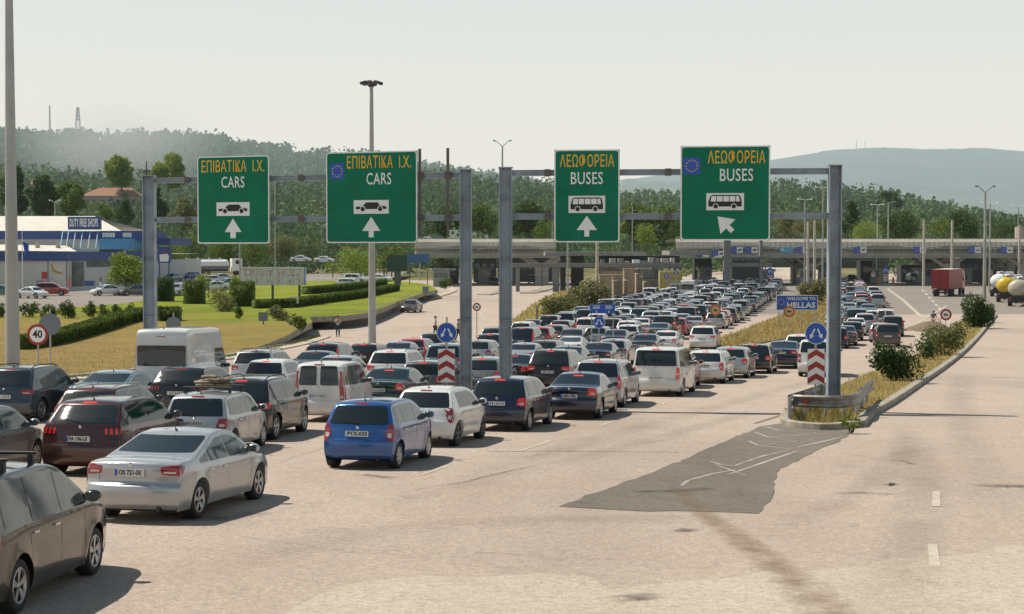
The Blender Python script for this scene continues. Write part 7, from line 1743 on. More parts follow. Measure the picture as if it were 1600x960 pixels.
def tanker(p, rz, tank_mat, band_mat, label):
    root = empty('tanker_lorry', p, rz); tag(root, label, 'tanker lorry'); L = 10
    mb = MB(); pr = [(.001, -.25), (.55, -.18), (1.0, .05), (1.16, .4), (1.18, 1.5), (1.18, L-1), (1.05, L-.2), (.5, L), (.001, L)]; mb.lathe(pr, 'x', (0, 0, 2.25), 26); mb.v = [(x, y*1.05, 2.25 + (z-2.25)*(.92)) for x, y, z in mb.v]; mb.build('tank', [tank_mat], root)
    mb = MB(); mb.lathe([(1.215, .45), (1.215, L*.98)], 'x', (0, 0, 2.25), 26); mb.v = [(x, y*1.05, 2.25 + (z-2.25)*.92) for x, y, z in mb.v if True]; mb.f = [f for f in mb.f if sum(mb.v[i][2] for i in f)/4 < 1.9]; mb.m = [0]*len(mb.f); mb.sm = [True]*len(mb.f); mb.build('tank_skirt', [band_mat], root)
    mb = MB(); mb.box((L*.5, 0, 3.42), (L*.7, .7, .10)); 
    for k in range(4): mb.lathe([(.001, .16), (.28, .16), (.3, 0)], 'z', (1.5+k*2.3, 0, 3.44), 12)
    mb.build('walkway', [M_STEEL], root)
    mb = MB(); mb.box((L/2, 0, 1.0), (L-.3, 1.0, .3)); mb.box((.1, 0, .75), (.25, 2.35, .5)); mb.box((.0, 0, 1.15), (.2, 1.5, .3)); mb.build('chassis', [M_TRIM], root)
    for sg in (-1, 1): mb = MB(); mb.box((-.05, sg*.95, .82), (.06, .34, .16)); mb.build('tail_light', [M_RED], root)
    for x in (1.2, 2.5, 3.8, L+1.6):
        for sg in (-1, 1): w_ = MB(); w_.lathe([(.001, -.16), (.48, -.16), (.52, -.10), (.52, .12), (.46, .16), (.24, .05), (.001, .06)], 'y', (0, 0, 0), 18); w_.build('wheel', [M_RUBBER], root, (x, sg*1.07, .52))
    cb = MB(); cb.box((L+1.6, 0, 2.2), (2.1, 2.4, 2.6)); cb.build('cab', [M_WHITE], root); gl = MB(); gl.box((L+2.66, 0, 2.75), (.03, 2.0, .9)); gl.box((L+1.8, 0, 2.75), (1.0, 2.43, .8)); gl.build('window', [M_GLASS], root)
    return root
M_TYEL = new_mat('tanker_yellow', (.62, .40, .02), .4, noise=(1, .15, None)); M_TCREAM = new_mat('tanker_cream', (.46, .42, .33), .45, noise=(.8, .25, None)); M_TBROWN = new_mat('tanker_brown', (.30, .15, .09), .6)
for px, py, tm_, bm_, lb in ((1571, 473, M_TYEL, M_WHITE, 'tanker lorry with a bright yellow rear tank, middle of three at right'), (1590, 479.5, M_TCREAM, M_TBROWN, 'cream tanker lorry with a brown skirt, at the right edge'), (1560, 464, M_WHITE, M_SBACK, 'pale tanker lorry partly behind the yellow one')):
    p = on_ground(px, py); tanker(Vector((p.x, p.y, ground(p.y))), PI/2 - R(21), tm_, bm_, lb); ob(p.x, p.y, 3)
p = on_ground(281, 431, 1.2); tanker(Vector((p.x, p.y, p.z)), R(20), M_WHITE, M_SBACK, 'white tanker lorry parked beyond the clipped hedge blocks, left of the billboard')
for px, py, L_, c, lb in ((700, 381, 7, M_WHITE, 'white box lorry on the rise above the left canopy'), (1428, 417, 9, new_mat('coach_maroon', (.12, .03, .06), .4), 'maroon lorry passing behind the canopy above the red one'), (1565, 378, 8, new_mat('pink_box', (.42, .33, .30), .7), 'pinkish box lorry beyond the canopy\'s right end')):
    Y = {700: 400, 1428: 390, 1565: 380}[px]; p = atY(px, py, Y); 
    if px == 1565: Y = 350; p = atY(1588, 400, 350)
    box_lorry(p, R(4) if px != 1565 else R(0), L_, 2.5, 3.3 if px != 1565 else 6, c, M_WHITE, lb)

# ------------------------------------------------------------------ people
SKIN = new_mat('skin', (.42, .25, .17), .6); HAIR = new_mat('dark_hair', (.02, .014, .01), .7)
def skin_mesh(name, pts, edges, radii, root_i, mat, sub=2):
    me = bpy.data.meshes.new(name); me.from_pydata(pts, edges, []); o = bpy.data.objects.new(name, me); COL.objects.link(o)
    md = o.modifiers.new('s', 'SKIN'); md.use_smooth_shade = True
    for i, r in enumerate(radii): me.skin_vertices[0].data[i].radius = (r, r) if not hasattr(r, '__len__') else r
    for i in range(len(pts)): me.skin_vertices[0].data[i].use_root = (i == root_i)
    m2 = o.modifiers.new('u', 'SUBSURF'); m2.levels = m2.render_levels = sub
    dg = bpy.context.evaluated_depsgraph_get(); dg.update(); r = bpy.data.meshes.new_from_object(o.evaluated_get(dg)); bpy.data.objects.remove(o); bpy.data.meshes.remove(me)
    r.materials.clear(); r.materials.append(mat); r.polygons.foreach_set('use_smooth', [True]*len(r.polygons)); return r
def person(X, Y, z, face, label, top=(.7, .7, .7), legs=(.02, .03, .06), pose='stand', skirt=False, sleeves=.6, extra=None, hair=HAIR):
    """upright figure 1.75 m tall; face = heading in degrees the figure looks (0 = away from the camera)"""
    root = empty('person', (X, Y, z), -R(face) + PI/2); tag(root, label, 'person')
    st = .16 if pose in ('stand',) else .28
    J = dict(pelvis=(0, 0, .95), waist=(0, 0, 1.08), chest=(.01, 0, 1.28), neck0=(.0, 0, 1.44), neck=(.02, 0, 1.52), head=(.035, 0, 1.63), crown=(.02, 0, 1.73))
    bend = 0
    if pose == 'bend': 
        for k, (dx, dz) in dict(waist=(.03, 0), chest=(.13, -.03), neck0=(.22, -.07), neck=(.27, -.08), head=(.33, -.10), crown=(.36, -.10)).items(): a = J[k]; J[k] = (a[0]+dx, 0, a[2]+dz)
    for sg, nm in ((1, 'l'), (-1, 'r')):
        ph = sg if pose in ('walk', 'bend') else .25*sg
        J[nm+'hip'] = (0, sg*.09, .90); J[nm+'knee'] = (.03 + .10*ph, sg*.10, .50); J[nm+'ankle'] = (.18*ph - .02, sg*.10, .09); J[nm+'toe'] = (.18*ph+.15, sg*.11, .035)
        c = J['chest']; n0 = J['neck0']; J[nm+'sh'] = (n0[0], sg*.185, n0[2]-.03)
        sh = J[nm+'sh']
        if pose == 'hips': J[nm+'el'] = (sh[0]-.05, sg*.36, sh[2]-.25); J[nm+'wr'] = (sh[0]+.06, sg*.20, sh[2]-.42)
        elif pose == 'phone': J[nm+'el'] = (sh[0]+.02, sg*.26, sh[2]-.28); J[nm+'wr'] = (sh[0]+.22, sg*.12, sh[2]-.05)
        elif pose == 'bend': J[nm+'el'] = (sh[0]+.06, sg*.24, sh[2]-.29); J[nm+'wr'] = (sh[0]+.26, sg*.18, sh[2]-.44)
        else: J[nm+'el'] = (sh[0]-.03-.08*ph, sg*.24, sh[2]-.29); J[nm+'wr'] = (sh[0]+.04-.16*ph, sg*.25, sh[2]-.53)
    names = list(J); P_ = [J[k] for k in names]; ix = {k: i for i, k in enumerate(names)}
    E = [('pelvis','waist'), ('waist','chest'), ('chest','neck0'), ('neck0','neck'), ('neck','head'), ('head','crown')]
    rad = dict(pelvis=(.14,.11), waist=(.125,.10), chest=(.15,.11), neck0=.085, neck=.055, head=.098, crown=.07, lhip=.085, rhip=.085, lknee=.055, rknee=.055, lankle=.038, rankle=.038, ltoe=.035, rtoe=.035, lsh=.058, rsh=.058, lel=.040, rel=.040, lwr=.027, rwr=.027)
    for nm in 'lr': E += [('pelvis', nm+'hip'), (nm+'hip', nm+'knee'), (nm+'knee', nm+'ankle'), (nm+'ankle', nm+'toe'), ('neck0', nm+'sh'), (nm+'sh', nm+'el'), (nm+'el', nm+'wr')]
    Ei = [(ix[a], ix[b]) for a, b in E]; Rr = [rad[k] for k in names]
    # hands: palm plus five unequal, slightly curled fingers
    for nm, sg in (('l', 1), ('r', -1)):
        w_ = Vector(J[nm+'wr']); d = (w_ - Vector(J[nm+'el'])).normalized(); side = d.cross(Vector((0, sg, 0))).normalized(); palm = w_ + d*.06
        i0 = len(P_); P_.append(tuple(palm)); Rr.append((.032, .018)); Ei.append((ix[nm+'wr'], i0)); cv = Vector((0, -sg, 0))
        for k, ln in enumerate((.075, .085, .08, .06)):
            off = side*(.03 - .02*k); a = palm + d*.035 + off; b = a + d*ln*.5 + cv*.012; c_ = b + d*ln*.35 + cv*.03
            j = len(P_); P_ += [tuple(a), tuple(b), tuple(c_)]; Rr += [.010, .009, .007]; Ei += [(i0, j), (j, j+1), (j+1, j+2)]
        a = palm + side*.035; b = a + side*.025 + d*.03 + cv*.02; j = len(P_); P_ += [tuple(a), tuple(b)]; Rr += [.012, .009]; Ei += [(i0, j), (j, j+1)]
    body = link('body', skin_mesh('body', P_, Ei, Rr, 0, SKIN, 1), root)
    def sub_mesh(name, keys, edges, scale, mat, cut=None):
        kk = {k: i for i, k in enumerate(keys)}; pts = [J[k] if k in J else cut[k] for k in keys]; rr = []
        for k in keys:
            r = rad.get(k, scale if k not in rad else None); r = r if k in rad else cut[k+'_r']; rr.append(tuple(v+scale for v in r) if hasattr(r, '__len__') else r+scale)
        link(name, skin_mesh(name, pts, [(kk[a], kk[b]) for a, b in edges], rr, 0, mat, 1), root)
    cut = {}
    for nm in 'lr': a, b = Vector(J[nm+'sh']), Vector(J[nm+'el']); cut[nm+'sl'] = tuple(a.lerp(b, sleeves)); cut[nm+'sl_r'] = .050
    sub_mesh('shirt', ['waist', 'pelvis', 'chest', 'neck0', 'lsh', 'lsl', 'rsh', 'rsl'], [('pelvis','waist'), ('waist','chest'), ('chest','neck0'), ('neck0','lsh'), ('lsh','lsl'), ('neck0','rsh'), ('rsh','rsl')], .014, new_mat('cloth_%.2f_%.2f_%.2f' % top, top, .85), cut)
    if skirt == 'shorts':
        for nm in 'lr': a, b = Vector(J[nm+'hip']), Vector(J[nm+'knee']); cut[nm+'sh2'] = tuple(a.lerp(b, .85)); cut[nm+'sh2_r'] = .07
        sub_mesh('shorts', ['pelvis', 'lhip', 'lsh2', 'rhip', 'rsh2'], [('pelvis','lhip'), ('lhip','lsh2'), ('pelvis','rhip'), ('rhip','rsh2')], .016, new_mat('cloth_%.2f_%.2f_%.2f' % legs, legs, .85), cut)
    else: sub_mesh('trousers', ['pelvis', 'lhip', 'lknee', 'lankle', 'rhip', 'rknee', 'rankle'], [('pelvis','lhip'), ('lhip','lknee'), ('lknee','lankle'), ('pelvis','rhip'), ('rhip','rknee'), ('rknee','rankle')], .016, new_mat('cloth_%.2f_%.2f_%.2f' % legs, legs, .85), cut)
    h = Vector(J['head']); mb = MB(); 
    mb.lathe([(.106, -.02), (.112, .03), (.10, .08), (.06, .115), (.001, .125)], 'z', (0, 0, 0), 14); mb.v = [(h.x - .018 + x*1.08, h.y + y*.95, h.z + .01 + z - (.03 if x < 0 else 0)) for x, y, z in mb.v]; mb.build('hair', [hair], root)
    mb = MB()
    for sg in (-1, 1): mb.box((h.x+.092, sg*.033, h.z+.012), (.012, .022, .010)); 
    mb.build('eyes', [M_SBLACK], root); mb = MB(); mb.add([(h.x+.088, -.014, h.z-.025), (h.x+.088, .014, h.z-.025), (h.x+.122, 0, h.z-.022), (h.x+.094, 0, h.z+.02)], [(0,1,2), (0,2,3), (1,3,2)]); mb.box((h.x+.088, 0, h.z-.055), (.01, .04, .008))
    for sg in (-1, 1): mb.box((h.x-.005, sg*.100, h.z), (.03, .014, .05))
    mb.build('face', [SKIN], root); mb = MB()
    for nm in 'lr': a = J[nm+'ankle']; mb.lathe([(.001, -.10), (.045, -.08), (.055, 0), (.05, .12), (.001, .16)], 'x', (0, 0, 0), 10); n0 = len(mb.v)-50; mb.v[n0:] = [(a[0]+.04+x, a[1]+y*.9, .045+z*.8) for x, y, z in mb.v[n0:]]
    mb.build('shoes', [M_TRIM], root)
    if extra == 'backpack': c = J['chest']; mb = MB(); mb.lathe([(.001, -.24), (.12, -.22), (.15, -.1), (.15, .1), (.11, .2), (.001, .22)], 'z', (0, 0, 0), 12); mb.v = [(c[0]-.19+x*.75, y*1.05, c[2]+z) for x, y, z in mb.v]; o = mb.build('backpack', [new_mat('backpack', (.03, .03, .035), .8)], root)
    return root
def put_person(px, py, face, label, **k):
    p = on_ground(px, py, k.pop('dz', 0)); ob(p.x, p.y, .25); return person(p.x, p.y, p.z, face, label, **k)
put_person(528, 527, 175, 'man in a pale shirt and dark trousers standing on the exit road by the wall', top=(.45, .52, .60), pose='phone', extra='backpack')
put_person(680, 528, 95, 'man in a white T-shirt walking beside the blue arrow disc', top=(.72, .72, .74), legs=(.03, .04, .08), pose='walk', sleeves=.5)
put_person(716, 534, 100, 'dark-haired person half hidden between the arrow disc and the gantry post', top=(.12, .20, .24), pose='walk')
put_person(1055, 535, 10, 'man in a red shirt standing with hands on hips behind the white SUV', top=(.42, .02, .02), legs=(.03, .04, .05), pose='hips', sleeves=.5)
put_person(1036, 522, 200, 'woman in a pink top among the middle rows of cars', top=(.62, .30, .40), legs=(.5, .5, .5), sleeves=.3)
put_person(1458, 515, 20, 'person in a dark top and pink shorts beside a bicycle by the earth mound', top=(.04, .04, .05), legs=(.55, .30, .28), skirt='shorts', pose='bend')
put_person(108, 452, 180, 'person in a red top at the shop door', top=(.60, .08, .05), legs=(.5, .15, .12), dz=1.0)
put_person(157, 451, 180, 'person in a white skirt and black top by the shop wall', top=(.03, .03, .04), legs=(.65, .65, .65), dz=1.0)
put_person(1041, 452, 190, 'person in pale clothes left of a pair on the gravel by the kiosk', top=(.5, .5, .5), legs=(.3, .3, .32))
put_person(1046, 455, 180, 'person in a brown coat right of a pair on the gravel by the kiosk', top=(.16, .11, .08), legs=(.1, .08, .07), sleeves=.9)
# bicycle leaning by the mound
p = on_ground(1462, 515); root = empty('bicycle', (p.x+.3, p.y, p.z), R(60)); tag(root, 'dark bicycle held beside the earth mound', 'bicycle')
for x in (-.52, .52):
    mb = MB(); k = 24; V = []
    for i in range(k): a = 2*PI*i/k; V.append((x+.33*math.cos(a), 0, .34+.33*math.sin(a)))
    mb.path(V+[V[0]], .022, 5); 
    for i in range(0, k, 3): mb.tube((x, 0, .34), V[i], .004, n=4)
    mb.build('wheel', [M_RUBBER], root)
mb = MB(); mb.path([(-.52, 0, .34), (-.15, 0, .82), (.38, 0, .80), (.0, 0, .30), (-.52, 0, .34)], .018, 6); mb.path([(-.15, 0, .82), (0, 0, .30)], .018, 6); mb.path([(.52, 0, .34), (.38, 0, .80), (.34, 0, .98)], .018, 6); mb.build('frame', [M_DPOLE], root)
mb = MB(); mb.tube((.34, -.26, 1.0), (.34, .26, 1.0), .014, n=6); mb.build('handlebar', [M_TRIM], root); mb = MB(); mb.lathe([(.001, -.12), (.04, -.10), (.08, .08), (.001, .14)], 'x', (0, 0, 0), 8); mb.v = [(-.17-x, y, .90+z*.3) for x, y, z in mb.v]; mb.tube((-.15, 0, .8), (-.17, 0, .9), .014, n=6); mb.build('saddle', [M_TRIM], root)
# ------------------------------------------------------------------ the queue
def W(px, py, kind, col, hdeg, label, **k):
    x, y = by_wheel(px, py, kind, R(hdeg)); return register(kind, col, x, y, R(hdeg), label, force=True, **k)
def Tt(px, py, kind, col, label=None, hdeg=None, **k):
    x, y = by_roof(px, py, kind); h = hfield(x, y) if hdeg is None else R(hdeg)
    k.setdefault('gap', .04)
    r = register(kind, col, x, y, h, label, **k)
    if r is None:                       # nudge back along the lane until it fits
        for d in (.5, -.5, 1, -1, 1.6, 2.2, 2.8, -1.6, -2.2, 3.4, 4):
            for e_ in (0, .35, -.35, .7, -.7):
                r = register(kind, col, x + math.sin(h)*d + e_*math.cos(h), y + math.cos(h)*d, h, label, **k)
                if r: return r
        print([ (round(c_['X'],1), round(c_['Y'],1), c_['kind']) for c_ in CARS if abs(c_['X']-x)<4 and abs(c_['Y']-y)<7], round(x,1), round(y,1))
        print('DROPPED', kind, col, px, py, label)
    return r
# nearest lane, right wheels seen
register('ducato', 'white', -12.0, 56.6, R(6), 'high-roofed white van towering over the cars at the left', force=True, gap=-.05)
W(22, 958, 'minivan', 'black', 4.5, 'black people carrier with a roof rack, cut by the bottom-left corner', extra='rack')
W(306, 810, 'octavia', 'silver', 12.5, 'silver sedan nearest the camera, its whole right side showing')
W(619, 732, 'jazz', 'blue', 12.5, 'bright blue small hatchback standing alone at the lane\'s outer edge')
W(712, 697, 'swift', 'white', 14, 'white small hatchback with dark wheels just ahead of the blue one')
W(824, 673, 'sandero', 'navy', 14.5, 'dark navy hatchback between the white hatchback and the navy sedan', lit=True)
W(936, 654, 'rover', 'navy', 13, 'dark navy sedan between the dark navy hatchback and the silver people carrier', lit=True)
W(973, 636, 'touran', 'silver', 14, 'silver people carrier with upright lamps left of the white van', lit=True)
W(1064, 619, 'vito', 'white', 14.5, 'white passenger van with dark glass in the outer lane', lit=True)
W(1080, 607, 'hatch', 'red', 13, 'red hatchback hidden behind the white passenger van\'s nose')
W(1131, 599, 'estate', 'white', 15, 'white estate car with silver roof rails ahead of the red hatchback', lit=True)
W(1167, 591, 'hatch', 'silver', 15, 'silver-white hatchback between the white estate and the black hatchback', lit=True)
W(1203, 584, 'hatch', 'black', 15, 'black hatchback just behind the dark blue sedan near the median', lit=True)
W(1246, 576, 'octavia', 'navy', 14.5, 'dark navy sedan left of the chevron board behind the guard rail', lit=True)
W(428, 687, 'suv', 'black', 9, 'black SUV with roof rails, left of the bright blue hatchback', lit=True)
register('peug', 'maroon', -9.22, 35.1, R(10), 'maroon SUV with three-bar lamps just behind the silver sedan', lit=True, force=True)
x_ = on_ground(52, 722); 
W(-30, 752, 'sandero', 'lightgrey', 8, 'light grey hatchback nosing in from the left edge, behind the black people carrier')
Tt(0, 573, 'xtrail', 'slate', 'slate blue SUV cut by the left edge near the tall mast', 8)
Tt(124, 604, 'estate', 'maroon', 'dark red estate with silver roof bars, left of the maroon SUV', 8)
Tt(152, 576, 'octavia', 'paleblue', 'pale blue sedan right of the slate blue SUV at the left', 8)
Tt(271, 573, 'peug', 'black', 'black SUV right behind the high-roofed white van', 8)
register('logan', 'silver', -7.62, 39.5, R(8), 'silver estate carrying a bundle on its roof bars', force=True, gap=0, extra='luggage')
Tt(408, 562, 'hatchr', 'white', 'white hatchback with round red lamps, above the black SUV\'s roof', 9, lit=True)
Tt(390, 547, 'suv', 'silver', 'silver SUV just right of the high-roofed white van', 8)
Tt(452, 551, 'sedan', 'slate', 'slate blue sedan mostly hidden left of the tall-lamped grey SUV', 9)
Tt(495, 566, 'kangoo', 'white', 'boxy white small van with two rear door windows', 10)
Tt(498, 536, 'crv', 'slate', 'tall slate SUV with red pillar lamps by the exit road', 9, lit=True)
Tt(563, 537, 'hatch', 'maroon', 'brownish red hatchback at the foot of the tall floodlight mast', 9, lit=True)
Tt(508, 556, 'sedan', 'silver', 'silver roofed sedan hidden by the boxy white small van', 10)
Tt(603, 547, 'suv', 'white', 'white SUV between the dark green sedan and the foot of the mast', 10, lit=True)
Tt(588, 574, 'sedan', 'green', 'dark green sedan with wide lamps, behind the bright blue hatchback', 11, lit=True)
Tt(612, 534, 'sedan', 'paleblue', 'pale blue sedan right of the tall floodlight mast', 9)
Tt(640, 529, 'hatch', 'red', 'dark red hatchback left of the man in the white T-shirt', 10, lit=True)
Tt(654, 564, 'hatch', 'grey', 'grey hatchback half behind the left chevron board', 12, lit=True)
Tt(672, 521, 'estate', 'green', 'dark green estate beyond the man in the white T-shirt', 9)
Tt(690, 537, 'minivan', 'paleblue', 'pale blue people carrier behind the left blue arrow disc', 11)
Tt(728, 559, 'hatch', 'lightgrey', 'light grey hatchback seen past the left gantry\'s right post', 12, lit=True)
Tt(790, 553, 'sedan', 'black', 'black sedan between the two middle gantry posts', 13, lit=True)
Tt(824, 547, 'xtrail', 'black', 'black SUV just right of the right gantry\'s left post', 13, lit=True)
Tt(876, 541, 'octavia', 'slate', 'slate blue sedan just above the roof of the dark navy sedan', 13, lit=True)
Tt(928, 535, 'sedan', 'navy', 'navy sedan above the silver people carrier\'s roof', 13)
Tt(955, 530, 'hatch', 'silver', 'silver hatchback right of the navy sedan over the people carrier', 13)
Tt(1003, 522, 'sedan', 'slate', 'slate sedan left of the white van\'s roof', 13)
Tt(1036, 517, 'sedan', 'white', 'white sedan just above the white passenger van\'s roof', 13, lit=True)
Tt(1080, 510, 'suv', 'white', 'white SUV at the tip of the dry grass median', 13, lit=True)
Tt(762, 522, 'crv', 'black', 'black SUV seen between the two middle gantry posts', 12, lit=True)
Tt(745, 531, 'hatch', 'silver', 'silver hatchback beside the left gantry\'s right post', 12)
Tt(768, 512, 'suv', 'grey', 'grey SUV with roof bars, rearmost between the middle gantry posts', 11)
Tt(808, 536, 'sedan', 'silver', 'silver sedan just right of the gantry post, behind the black SUV', 12)
Tt(846, 532, 'estate', 'grey', 'grey estate second to the right of the right gantry\'s left post', 12)
Tt(885, 525, 'prius', 'white', 'white fastback behind the navy sedan', 12)
Tt(813, 512, 'crv', 'navy', 'navy SUV touching the right gantry\'s left post', 12, lit=True)
Tt(812, 503, 'estate', 'white', 'white estate above the navy SUV at the gantry post', 11)
Tt(840, 511, 'hatch', 'red', 'red hatchback right of the navy SUV by the gantry post', 12, lit=True)
Tt(862, 508, 'estate', 'grey', 'grey estate between the red hatchback and the dark sedan', 12, lit=True)
Tt(888, 514, 'sedan', 'black', 'black sedan just below the small blue arrow disc, on its left', 12)
Tt(917, 513, 'hatch', 'silver', 'silver hatchback under the small blue arrow disc', 12)
Tt(957, 515, 'sedan', 'slate', 'slate sedan right of the small blue arrow disc', 12)
Tt(978, 508, 'hatch', 'white', 'white hatchback between the slate sedan and the black van', 12)
Tt(1005, 506, 'octavia', 'grey', 'grey sedan just left of the dark van in the middle rows', 12, lit=True)
Tt(1030, 495, 'vito', 'grey', 'dark grey van standing tall in the middle rows', 12)
Tt(1056, 497, 'hatch', 'red', 'red hatchback behind the man in red', 12, lit=True)
Tt(1076, 496, 'sedan', 'silver', 'silver sedan right of the red hatchback near the median', 12, lit=True)
Tt(855, 493, 'suv', 'black', 'black SUV at the near end of the oleander verge', 11, lit=True)
Tt(873, 501, 'estate', 'maroon', 'dark red estate right of the black SUV by the verge', 12)
Tt(899, 497, 'crv', 'white', 'white SUV with tall red lamps left of the blue board', 12, lit=True)
Tt(833, 498, 'sedan', 'grey', 'grey sedan at the queue\'s left edge beyond the gantry post', 11)
Tt(882, 487, 'hatch', 'grey', 'grey hatchback under the big oleander', 11)
Tt(905, 479, 'octavia', 'paleblue', 'pale blue sedan against the oleander bush', 11, lit=True)
Tt(930, 490, 'hatchr', 'white', 'white hatchback behind the small blue board', 12, lit=True)
Tt(972, 481, 'hatch', 'white', 'white hatchback right of the blue board', 12, lit=True)
Tt(958, 494, 'sedan', 'slate', 'slate sedan slewed across the lane right of the blue board', 22)
Tt(997, 482, 'xtrail', 'teal', 'dark teal SUV behind the slewed slate sedan', 12)
Tt(1016, 486, 'suv', 'silver', 'silver SUV left of the dark grey van', 12)
# right-hand lanes past the gantry post
Tt(1247, 523, 'estate', 'white', 'white estate just beyond the dark navy sedan by the arrow disc', 14, lit=True)
Tt(1276, 531, 'pickup', 'white', 'white off-roader with dark rear glass behind the arrow disc post', 14)
Tt(1306, 512, 'hatch', 'black', 'black hatchback emerging right of the gantry post', 13, lit=True)
Tt(1318, 511, 'sedan', 'grey', None, 13); Tt(1331, 503, 'hatch', 'black', None, 13); Tt(1337, 497, 'sedan', 'white', None, 13)
Tt(1339, 483, 'vito', 'teal', 'teal van in the right-hand column of cars', 13)
Tt(1326, 473, 'sedan', 'silver', None, 12); Tt(1343, 468, 'sedan', 'silver', None, 12); Tt(1358, 489, 'suv', 'silver', None, 12, lit=True); Tt(1357, 475, 'sedan', 'paleblue', None, 12)
Tt(1378, 505, 'hatch', 'silver', 'silver hatchback touching the brown SUV on the right', 11, lit=True)
Tt(1384, 484, 'kangoo', 'white', 'white small van at the right edge of the right-hand column', 11)
Tt(1366, 485, 'hatch', 'white', None, 11)
Tt(1396, 494, 'crv', 'green', 'tall dark green SUV behind the brown one at the right', 11)
W(1405, 543, 'duster', 'bronze', 9.5, 'brown SUV last in the right-hand column, before the big green bush')
Tt(1329, 448, 'hatch', 'green', None, 12); Tt(1331, 457, 'sedan', 'paleblue', None, 12); Tt(1347, 461, 'hatch', 'silver', None, 12)
Tt(1074, 438, 'ducato', 'white', 'tall white camper van far up the queue near the stone piers', 12)
# the rest of the queue, lane by lane towards the booths
rng = random.Random(21)
KW = [('hatch', 26), ('sedan', 20), ('octavia', 10), ('estate', 10), ('suv', 9), ('crv', 5), ('minivan', 5), ('hatchr', 5), ('xtrail', 4), ('prius', 3), ('kangoo', 3), ('vito', 3)]
CW = [('silver', 21), ('white', 22), ('black', 13), ('grey', 12), ('slate', 6), ('navy', 5), ('red', 6), ('paleblue', 7), ('blue', 2), ('maroon', 3), ('beige', 4), ('teal', 1), ('lightgrey', 8)]
def pick(l): 
    t = rng.random()*sum(w for _, w in l)
    for k, w in l:
        t -= w
        if t <= 0: return k
XL = [(118, -4.5), (132, 1.6), (162, 6.4), (208, 14.0), (243, 22.5), (300, 36.0)]; XR = [(118, 11.0), (132, 15.0), (162, 22.5), (208, 32.2), (243, 39.0), (300, 49.0)]
NL = 6; lanes = []
for k in range(NL):
    Y = 128 + rng.random()*3; n = 0
    while Y < 297:
        kind = pick(KW); s_ = SPECS[kind]; f = (k+.5)/NL
        x = lerp(smooth_tab(XL, Y), smooth_tab(XR, Y), f) + rng.uniform(-.2, .2); x2 = lerp(smooth_tab(XL, Y+4), smooth_tab(XR, Y+4), f)
        h = math.atan2(x2 - lerp(smooth_tab(XL, Y), smooth_tab(XR, Y), f), 4); h = max(R(6), min(R(20), h)) + R(rng.uniform(-1.5, 1.5))
        r = register(kind, pick(CW), x, Y, h, None, lit=rng.random() < .35, lane=k, gap=.02)
        Y += (s_.L*math.cos(h) + rng.uniform(.7, 1.9)) if r else .8
for k, (xa, xb) in enumerate((((150, 29.2), (300, 59.5)), ((172, 36.2), (300, 62.5)), ((200, 44.0), (245, 53.0)))):
    (Y0, X0), (Y1, X1) = xa, xb; Y = Y0
    while Y < Y1:
        kind = pick(KW); s_ = SPECS[kind]; x = lerp(X0, X1, (Y-Y0)/(Y1-Y0)) + rng.uniform(-.15, .15); h = math.atan2(X1-X0, Y1-Y0) + R(rng.uniform(-1, 1))
        r = register(kind, pick(CW), x, Y, h, None, lit=rng.random() < .3, lane=10+k, gap=.02); Y += (s_.L*math.cos(h) + rng.uniform(.8, 1.9)) if r else .8
# vehicles away from the queue
def away(px, py, kind, col, hdeg, label, dz=0, Y=None):
    if Y: p = atY(px, py, Y)
    else: p = on_ground(px, py, dz)
    s = SPECS[kind]; h = R(hdeg); x = p.x - math.sin(h)*s.L/2; y = p.y - math.cos(h)*s.L/2
    return register(kind, col, x, y, h, label, base=p.z, gap=-.3)
away(643, 488, 'sedan', 'bronze', 190, 'dark car coming towards the camera on the exit road beside the wall')
away(832, 443, 'suv', 'black', 178, 'black SUV facing out of the shaded bay in the control building'); away(771, 445, 'hatch', 'grey', 180, 'grey hatchback facing out under the left canopy')
LOT = [(4, 463, 'sedan', 'teal', 100, 'teal car half hidden by the tall mast at the left edge'), (50, 466, 'sedan', 'white', 118, 'white sedan nearest the flagpole in the car park'), (80, 462, 'suv', 'red', 82, 'dark red SUV parked right of the flagpole'), (128, 461, 'sedan', 'green', 230, 'dark green parked car by the shop door'),
       (168, 462, 'sedan', 'white', 235, 'white saloon left of the feathery tree'), (212, 462, 'sedan', 'grey', 240, 'dark grey car under the feathery tree'), (250, 458, 'hatch', 'white', 225, 'white car just right of the gantry post in the lot'), (276, 463, 'suv', 'silver', 190, 'silver SUV behind the left clipped hedge block'),
       (270, 440, 'sedan', 'paleblue', 200, 'pale blue car below the white tanker'), (335, 455, 'sedan', 'white', 240, 'white car between the two clipped hedge blocks'), (325, 444, 'hatch', 'white', 240, 'white hatchback in the back row between the hedge blocks'), (345, 440, 'sedan', 'silver', 235, 'silver car in the far row behind the twisted tree'),
       (355, 450, 'hatch', 'paleblue', 235, 'pale blue hatchback beside the white car between the hedge blocks'), (300, 437, 'hatch', 'blue', 200, 'blue hatchback in front of the white tanker'), (312, 450, 'hatch', 'silver', 235, 'silver hatchback left of the white car between the hedge blocks'),
       (548, 450, 'estate', 'white', 100, 'white estate parked behind the clipped hedge left of the tall mast'), (556, 443, 'suv', 'white', 105, 'white SUV behind the white parked estate'), (594, 441, 'sedan', 'white', 110, 'white car just right of the tall mast, beyond the lawn')]
for q in LOT: away(*q, dz=1.1)
